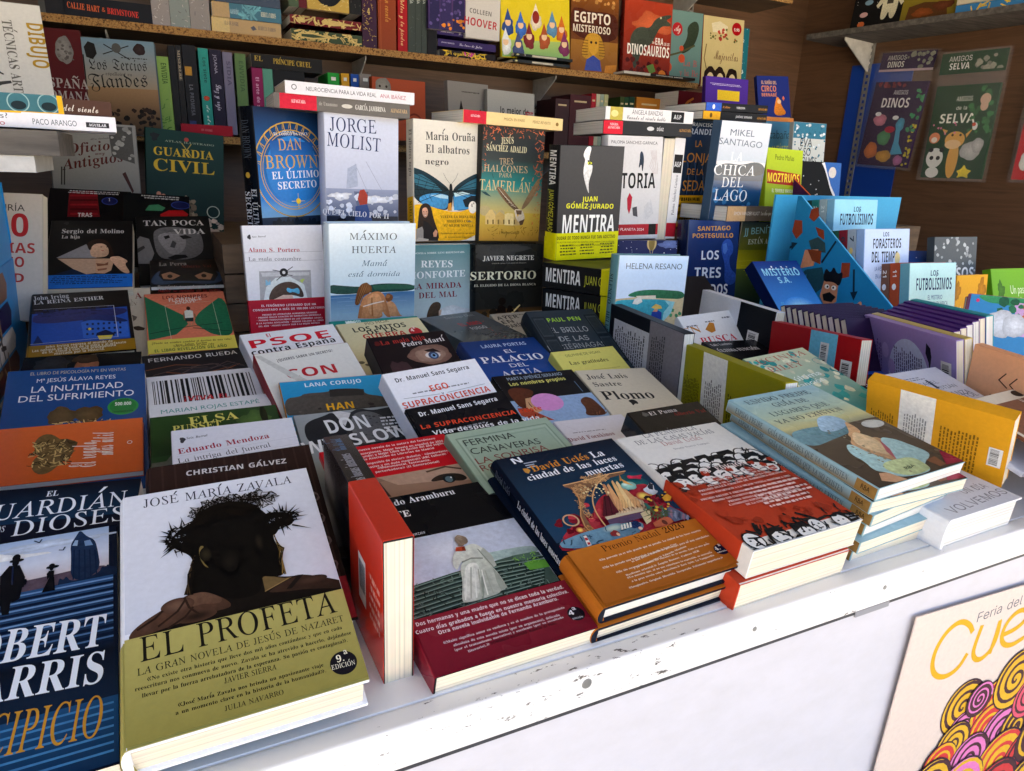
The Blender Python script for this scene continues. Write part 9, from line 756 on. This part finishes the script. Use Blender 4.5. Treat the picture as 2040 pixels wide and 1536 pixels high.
def thing_box(name, label, cat, x0, y0, z0, x1, y1, z1, mat, bevel=0):
    o = slab(name, x0, y0, z0, x1, y1, z1, mat); tag(o, label, cat)
    if bevel: b = o.modifiers.new('edge', 'BEVEL'); b.width = bevel; b.segments = 2
    return o
thing_box('back_wall', 'brown wood-grain back wall of the stall behind the shelves', 'wall', -.86, 2.9, 0, 3.06, 2.94, 2.75, M_WALL)
# right wall, flaring out toward the street
D0 = Vector((.139, -.99, 0)).normalized(); NR = Vector((-.99, -.139, 0)).normalized(); C0 = Vector((3.04, 2.9, 0))
yawR = math.atan2(D0.y, D0.x)
def wall_obj(name, s0, s1, z0, z1, d0, d1, mat, parent=None):
    """box along the right wall: s metres from the corner, d metres out from the wall face"""
    mb = MB(); P = lambda s, d, z: C0 + D0 * s + NR * d + Vector((0, 0, z))
    v = [P(s0, d0, z0), P(s1, d0, z0), P(s1, d1, z0), P(s0, d1, z0), P(s0, d0, z1), P(s1, d0, z1), P(s1, d1, z1), P(s0, d1, z1)]
    mb.add(v, [(0, 3, 2, 1), (4, 5, 6, 7), (0, 1, 5, 4), (1, 2, 6, 5), (2, 3, 7, 6), (3, 0, 4, 7)], (.5, .5, .5)); return mb.build(name, mat, parent)
tag(wall_obj('side_wall', 0, 2.55, 0, 2.75, -.04, 0, M_WALL), 'brown wood-grain side wall on the right with bagged cloth books hanging', 'wall')
thing_box('left_shade_wall', 'brown wood-grain left wall, mostly out of view, added to shade the left side', 'wall', -.86, .30, 0, -.82, 2.94, 2.75, M_WALL)  # wall added this close to darken the left columns
YE = -1.0  # front edge of the unseen roof, pulled forward to block blue light from overhead
rf = MB(); rf.add([(-1.95, 2.95, 2.3), (3.6, 2.95, 2.3), (3.6, YE, 2.66), (-1.95, YE, 2.66), (-1.95, 2.95, 2.34), (3.6, 2.95, 2.34), (3.6, YE, 2.70), (-1.95, YE, 2.70)], [(0, 3, 2, 1), (4, 5, 6, 7), (0, 1, 5, 4), (1, 2, 6, 5), (2, 3, 7, 6), (3, 0, 4, 7)], (.5, .5, .5))
tag(rf.build('stall_shade_roof', M_ROOF), 'unseen grey sheet roof of the stall, reach extended to block the high sky', 'roof')

# back shelves
def shelf(label, x0, x1, zt, y0=2.65, th=.021, brackets=(), mat=M_SHELF):
    r = empty('chipboard_shelf', ((x0 + x1) / 2, y0, zt)); tag(r, label, 'shelf')
    def pt(o): o.parent = r; o.matrix_parent_inverse = Matrix.Translation(r.location).inverted(); return o
    pt(slab('board', x0, y0 + .0015, zt - th, x1, 2.899, zt, mat)); pt(slab('front_edge', x0, y0, zt - th - .0008, x1, y0 + .0015, zt + .0008, M_CHIP))
    for x in brackets:
        m = MB(); a = .004
        q = [(x, 2.895, zt - th), (x, y0 + .05, zt - th), (x, y0 + .05, zt - th - .012), (x, 2.895, zt - th - .12)]
        q2 = [(x + a, *p[1:]) for p in q]
        m.face(q, (.5,) * 3); m.face(q2[::-1], (.5,) * 3)
        for j in range(4): k = (j + 1) % 4; m.face([q[j], q[k], q2[k], q2[j]], (.5,) * 3)
        pt(m.build('bracket', M_BRWHITE))
    return r
shelf('long upper chipboard shelf across the back wall, full of spines and face-out books', -1.85, 2.19, CAM_Z + .386, 2.65, .021, (-.09, .72, 1.5))
shelf('lower chipboard shelf across the back wall behind the upright novels', -1.85, 2.2, CAM_Z + .066, 2.60, .021, (.72, 1.5))
shelf('short chipboard shelf end high at the top right of the back wall', 1.9, 2.68, CAM_Z + .78, 2.65, .021, (2.2,))
for x, lab in ((-.10, 'left'), (.735, 'a'), (1.515, 'b'), (2.30, 'c')):
    r = empty('wall_rail', (x, 2.9, 1.2)); tag(r, {'left': 'grey slotted metal rail on the back wall above the blackletter atlas', 'a': 'grey slotted metal rail on the back wall above the orange animal book', 'b': 'grey slotted metal rail on the back wall left of the suited man cover', 'c': 'grey slotted metal rail on the back wall above the flowered-hat book'}[lab], 'rail')
    m = MB(); zz = .5
    m.box(-.014, -.012, -.7, -.007, -.001, 1.4); m.box(.007, -.012, -.7, .014, -.001, 1.4)
    while zz < 2.5: m.box(-.007, -.0125, zz - 1.2, .007, -.0015, zz - 1.2 + .014); zz += .028
    m.build('slotted_strip', M_STEEL, r)
# right wall shelf
sr = empty('side_shelf', C0 + Vector((0, 0, 1.9))); tag(sr, 'dark board shelf on the right wall carrying picture books', 'shelf')
def adopt(o, r): o.parent = r; o.matrix_parent_inverse = Matrix.Translation(r.location).inverted(); return o
adopt(wall_obj('board', .22, 1.7, CAM_Z + .62, CAM_Z + .643, .001, .285, M_DARKWOOD), sr)
for s_ in (.38, 1.3):
    m = MB(); zt = CAM_Z + .62
    P = lambda d, z, o: tuple(C0 + D0 * (s_ + o) + NR * d + Vector((0, 0, z)))
    q = [P(.002, zt, 0), P(.23, zt, 0), P(.23, zt - .012, 0), P(.002, zt - .13, 0)]; q2 = [P(.002, zt, .005), P(.23, zt, .005), P(.23, zt - .012, .005), P(.002, zt - .13, .005)]
    m.face(q, (.5,) * 3); m.face(q2[::-1], (.5,) * 3)
    for j in range(4): k = (j + 1) % 4; m.face([q[j], q[k], q2[k], q2[j]], (.5,) * 3)
    adopt(m.build('bracket', M_BRWHITE), sr)
r = empty('wall_rail', C0 + D0 * .385 + Vector((0, 0, 1.2))); tag(r, 'grey slotted metal rail on the right wall over the blue sheet', 'rail')
m = MB()
def wbx(s0, s1, z0, z1, d1):
    P = lambda s, d, z: tuple(D0 * s + NR * d + Vector((0, 0, z)))
    v = [P(s0, .001, z0), P(s1, .001, z0), P(s1, d1, z0), P(s0, d1, z0), P(s0, .001, z1), P(s1, .001, z1), P(s1, d1, z1), P(s0, d1, z1)]
    m.add(v, [(0, 3, 2, 1), (4, 5, 6, 7), (0, 1, 5, 4), (1, 2, 6, 5), (2, 3, 7, 6), (3, 0, 4, 7)], (.5, .5, .5))
wbx(-.014, -.007, -.5, 1.3, .012); wbx(.007, .014, -.5, 1.3, .012)
zz = -.48
while zz < 1.25: wbx(-.007, .007, zz, zz + .014, .0125); zz += .028
m.build('slotted_strip', M_STEEL, r)
bs = wall_obj('blue_sheet', .30, .60, CAM_Z - .28, CAM_Z + .53, .004, .008, plain('blue_plastic', '#16409a', .3)); tag(bs, 'plain blue plastic sheet hung on the right wall behind the purple bagged book', 'sheet')

# risers that the upright books stand on
def riser(label, x0, y0, x1, y1, zt):
    r = empty('wooden_riser', ((x0 + x1) / 2, y0, Zc)); tag(r, label, 'riser')
    n = max(2, int((zt - Zc) / .055)); hz = (zt - Zc) / n
    for k in range(n): adopt(slab('plank', x0, y0 + .002 * (k % 2), Zc + k * hz + .0015, x1, y1, Zc + (k + 1) * hz - .0015, M_CRATE), r)
    return r
riser('brown plank riser under the second row of upright novels', .10, 1.40, 1.60, 1.66, CAM_Z - .15)
riser('low brown plank riser under the dark books at the left back', -.42, 1.66, .09, 2.06, CAM_Z - .27)
riser('brown plank stand under the two atlases at the left back', -.55, 2.14, .35, 2.58, CAM_Z - .2)
thing_box('wooden_box', 'plain brown box under the right back picture books', 'box', 1.62, 1.60, Zc, 2.35, 2.2, CAM_Z - .14, M_CRATE)
thing_box('wooden_box', 'tall brown box at the right back under the violet and blue children\'s books', 'box', 1.85, 2.26, Zc, 2.5, 2.58, CAM_Z + .13, M_CRATE)

# blue cardboard counter display at the left edge
dp = empty('cardboard_display', (-.235, .8, Zc)); tag(dp, 'bright blue cardboard counter display printed with a pile of novels, left edge', 'display')
m = MB(); X = -.222
zt = CAM_Z - .03
m.box(X - .004, .60, Zc + .001, X, 1.42, zt - .14, lin('#1f86c9')); m.box(X - .006, .60, zt - .14, X - .002, 1.42, zt, lin('#2a92d4'))
cv = Canvas(m, (X, .60, zt - .14), (0, .82, 0), (0, 0, -(zt - .14 - Zc)), (1, 0, 0), 71)
for k, (c, y0, y1, s_) in enumerate((('#7a4a2c', 4, 24, 'EL CAMINO'), ('#2a1f4a', 26, 44, 'NOCHE'), ('#cfc6c0', 46, 62, 'LA CASA'), ('#5a1c1c', 64, 80, 'HISTORIAS'), ('#c9b9a0', 82, 98, 'VIAJE'))):
    cv.run([['p', c, [(4, y0), (86, y0), (88, (y0 + y1) / 2), (86, y1), (4, y1)]], ['s', '#a8865c' if k % 2 else '#3a2c2c', 8, y0 + 2, 80, y1 - 2, 18, 3, 1]])
cv = Canvas(m, (X - .002, .60, zt), (0, .82, 0), (0, 0, -.14), (1, 0, 0), 72)
cv.run([['p', '#b48ac9', [(4, 52), (84, 46), (86, 70), (4, 76)]], ['p', '#221a44', [(4, 78), (86, 72), (86, 96), (4, 98)]], ['p', '#d3ccd9', [(10, 30), (80, 22), (82, 42), (10, 50)]]])
o = m.build('printed_panel', printed(.3)); adopt(o, dp)
m = MB(); m.box(-.5, 1.42, Zc + .001, X, 1.424, zt - .02, lin('#1f86c9')); adopt(m.build('rear_panel', printed(.3)), dp)

# tiered children's bin with a printed blue side
bn = empty('cardboard_bin', (1.30, .9, Zc)); tag(bn, 'turquoise blue cardboard bin side printed with cartoon figures and arrows', 'display')
m = MB(); X = 1.30; A_ = CAM_Z - .036; F_ = CAM_Z - .242
side = [(1.19, A_), (1.18, A_), (.905, F_), (.905, Zc + .001), (1.19, Zc + .001)]
m.face([(X, y, z) for y, z in side], lin('#1d7fb5')); m.face([(X + .005, y, z) for y, z in side][::-1], lin('#1d7fb5'))
for j in range(5): k = (j + 1) % 5; m.face([(X, *side[j]), (X, *side[k]), (X + .005, *side[k]), (X + .005, *side[j])], lin('#4aa6d6'))
cv = Canvas(m, (X, 1.26, A_), (0, -.355 * .84, 0), (0, 0, -(A_ - Zc) * .78), (-1, 0, 0), 81, 8e-5, (23, 0, 140, 140))
sk, hr = '#c98a68', '#14161c'
cv.run([['p', '#8a3a22', [(38, 10), (44, 8), (46, 15), (42, 20), (37, 17)]], ['p', '#8a3a22', [(24, 20), (31, 20), (33, 30), (28, 36), (23, 30)]], ['p', '#8a3a22', [(44, 24), (52, 26), (54, 34), (48, 31)]], ['p', '#8a3a22', [(72, 50), (79, 49), (80, 60), (73, 63)]],
        ['l', '#122a3c', 1.6, [(4, 36), (18, 20)]], ['p', '#122a3c', [(15, 18), (22, 16), (19, 25)]], ['l', '#122a3c', 1.6, [(6, 54), (26, 42)]], ['p', '#122a3c', [(24, 39), (30, 39), (25, 46)]], ['l', '#122a3c', 1.6, [(83, 54), (86, 72)]], ['p', '#122a3c', [(83, 72), (89, 70), (87, 78)]], ['l', '#122a3c', 1.6, [(64, 34), (55, 52)]],
        ['p', '#2f4a50', [(40, 36), (48, 32), (55, 36), (57, 44), (44, 44)]], ['p', sk, [(38, 44), (50, 42), (48, 56), (36, 60)]], ['p', '#7a3a20', [(40, 43), (53, 43), (54, 54), (46, 52)]], ['p', '#1f4a5a', [(42, 60), (56, 56), (62, 70), (54, 78), (44, 70)]], ['l', '#1f4a5a', 3, [(42, 62), (34, 74), (40, 82)]],
        ['p', sk, [(60, 64), (72, 62), (73, 82), (64, 88), (58, 80)]], ['p', hr, [(58, 68), (59, 55), (64, 60), (66, 53), (70, 60), (75, 56), (74, 70), (68, 66)]], ['p', hr, [(60, 78), (66, 75), (72, 78), (69, 83), (62, 83)]], ['p', hr, [(64, 86), (69, 86), (69, 92), (65, 92)]], ['e', '#efe9e0', 63, 71, 2.2, 2, 0], ['e', '#efe9e0', 69, 71, 2.2, 2, 0], ['e', hr, 63.5, 71, .8, .9, 0], ['e', hr, 68.5, 71, .8, .9, 0],
        ['p', sk, [(46, 90), (62, 86), (82, 88), (88, 98), (66, 104), (46, 104)]], ['p', '#b8552c', [(62, 88), (74, 86), (78, 104), (62, 106)]], ['p', sk, [(88, 84), (93, 76), (95, 82), (99, 80), (98, 90), (92, 96), (84, 94)]]])
adopt(m.build('printed_side', printed(.35)), bn)
m = MB(); m.box(1.306, 1.26, Zc + .001, 1.75, 1.265, A_, lin('#3f9fcf')); adopt(m.build('back_board', printed(.35)), bn)
m = MB(); m.box(1.306, .93, Zc + .001, 1.60, .97, Zc + .012, lin('#2a8abf')); adopt(m.build('front_tier', printed(.35)), bn)
m = MB(); m.box(1.306, 1.0, Zc + .001, 1.60, 1.10, CAM_Z - .322, lin('#2a8abf')); adopt(m.build('middle_tier', printed(.35)), bn)
m = MB(); m.box(1.306, 1.13, Zc + .001, 1.60, 1.25, CAM_Z - .27, lin('#2a8abf')); adopt(m.build('rear_tier', printed(.35)), bn)
pb = empty('cardboard_bin', (1.52, 1.5, Zc)); tag(pb, 'sloping purple cardboard bin side with an orange edge behind the lime book', 'display')
m = MB(); X = 1.50
side = [(1.72, CAM_Z + .10), (1.55, CAM_Z + .10), (1.24, CAM_Z - .10), (1.24, Zc + .001), (1.72, Zc + .001)]
m.face([(X, y, z) for y, z in side], lin('#4a1f52')); m.face([(X + .006, y, z) for y, z in side][::-1], lin('#4a1f52'))
for j in range(5): k = (j + 1) % 5; m.face([(X, *side[j]), (X, *side[k]), (X + .006, *side[k]), (X + .006, *side[j])], lin('#c9521f'))
cv = Canvas(m, (X, 1.72, CAM_Z + .10), (0, -.48, 0), (0, 0, -.47), (-1, 0, 0), 83); cv.run([['l', '#7a4a86', 1, [(20, 8), (34, 14)]], ['l', '#7a4a86', 1, [(50, 40), (60, 52)]], ['e', '#7a4a86', 40, 24, 3, 3, 0]])
adopt(m.build('printed_side', printed(.35)), pb)

# file of purple-spined children's books, seen along their page ends
for k in range(11):
    u = k / 10
    x, y = 1.022 + .004 * u, .93 - .13 * u
    row = ['picture_book', 'thin dark purple-spined book in the leaning file beside the turquoise bin', 'div', '#2c1c3c', '#241730', 'dark purple-spined books filed in a leaning row', .35, [-6, 66, 0, x, y - .06, Zc + .002], [.165, .16, .0115], [], [], 0, 0, 0]
    make_book(700 + k, row)

# wooden arm with its books at the left
ar = empty('side_board', (-.3, 1.06, CAM_Z)); tag(ar, 'weathered grey board end at the far left carrying flat paperbacks', 'board')
adopt(slab('board', -.75, 1.055, CAM_Z - .005, -.10, 1.25, CAM_Z + .024, M_DARKWOOD), ar)
adopt(slab('white_foot', -.75, 1.06, CAM_Z - .025, -.128, 1.24, CAM_Z - .0055, M_BRWHITE), ar)
adopt(slab('leg', -.70, 1.08, Zc, -.62, 1.2, CAM_Z - .0255, M_DARKWOOD), ar)
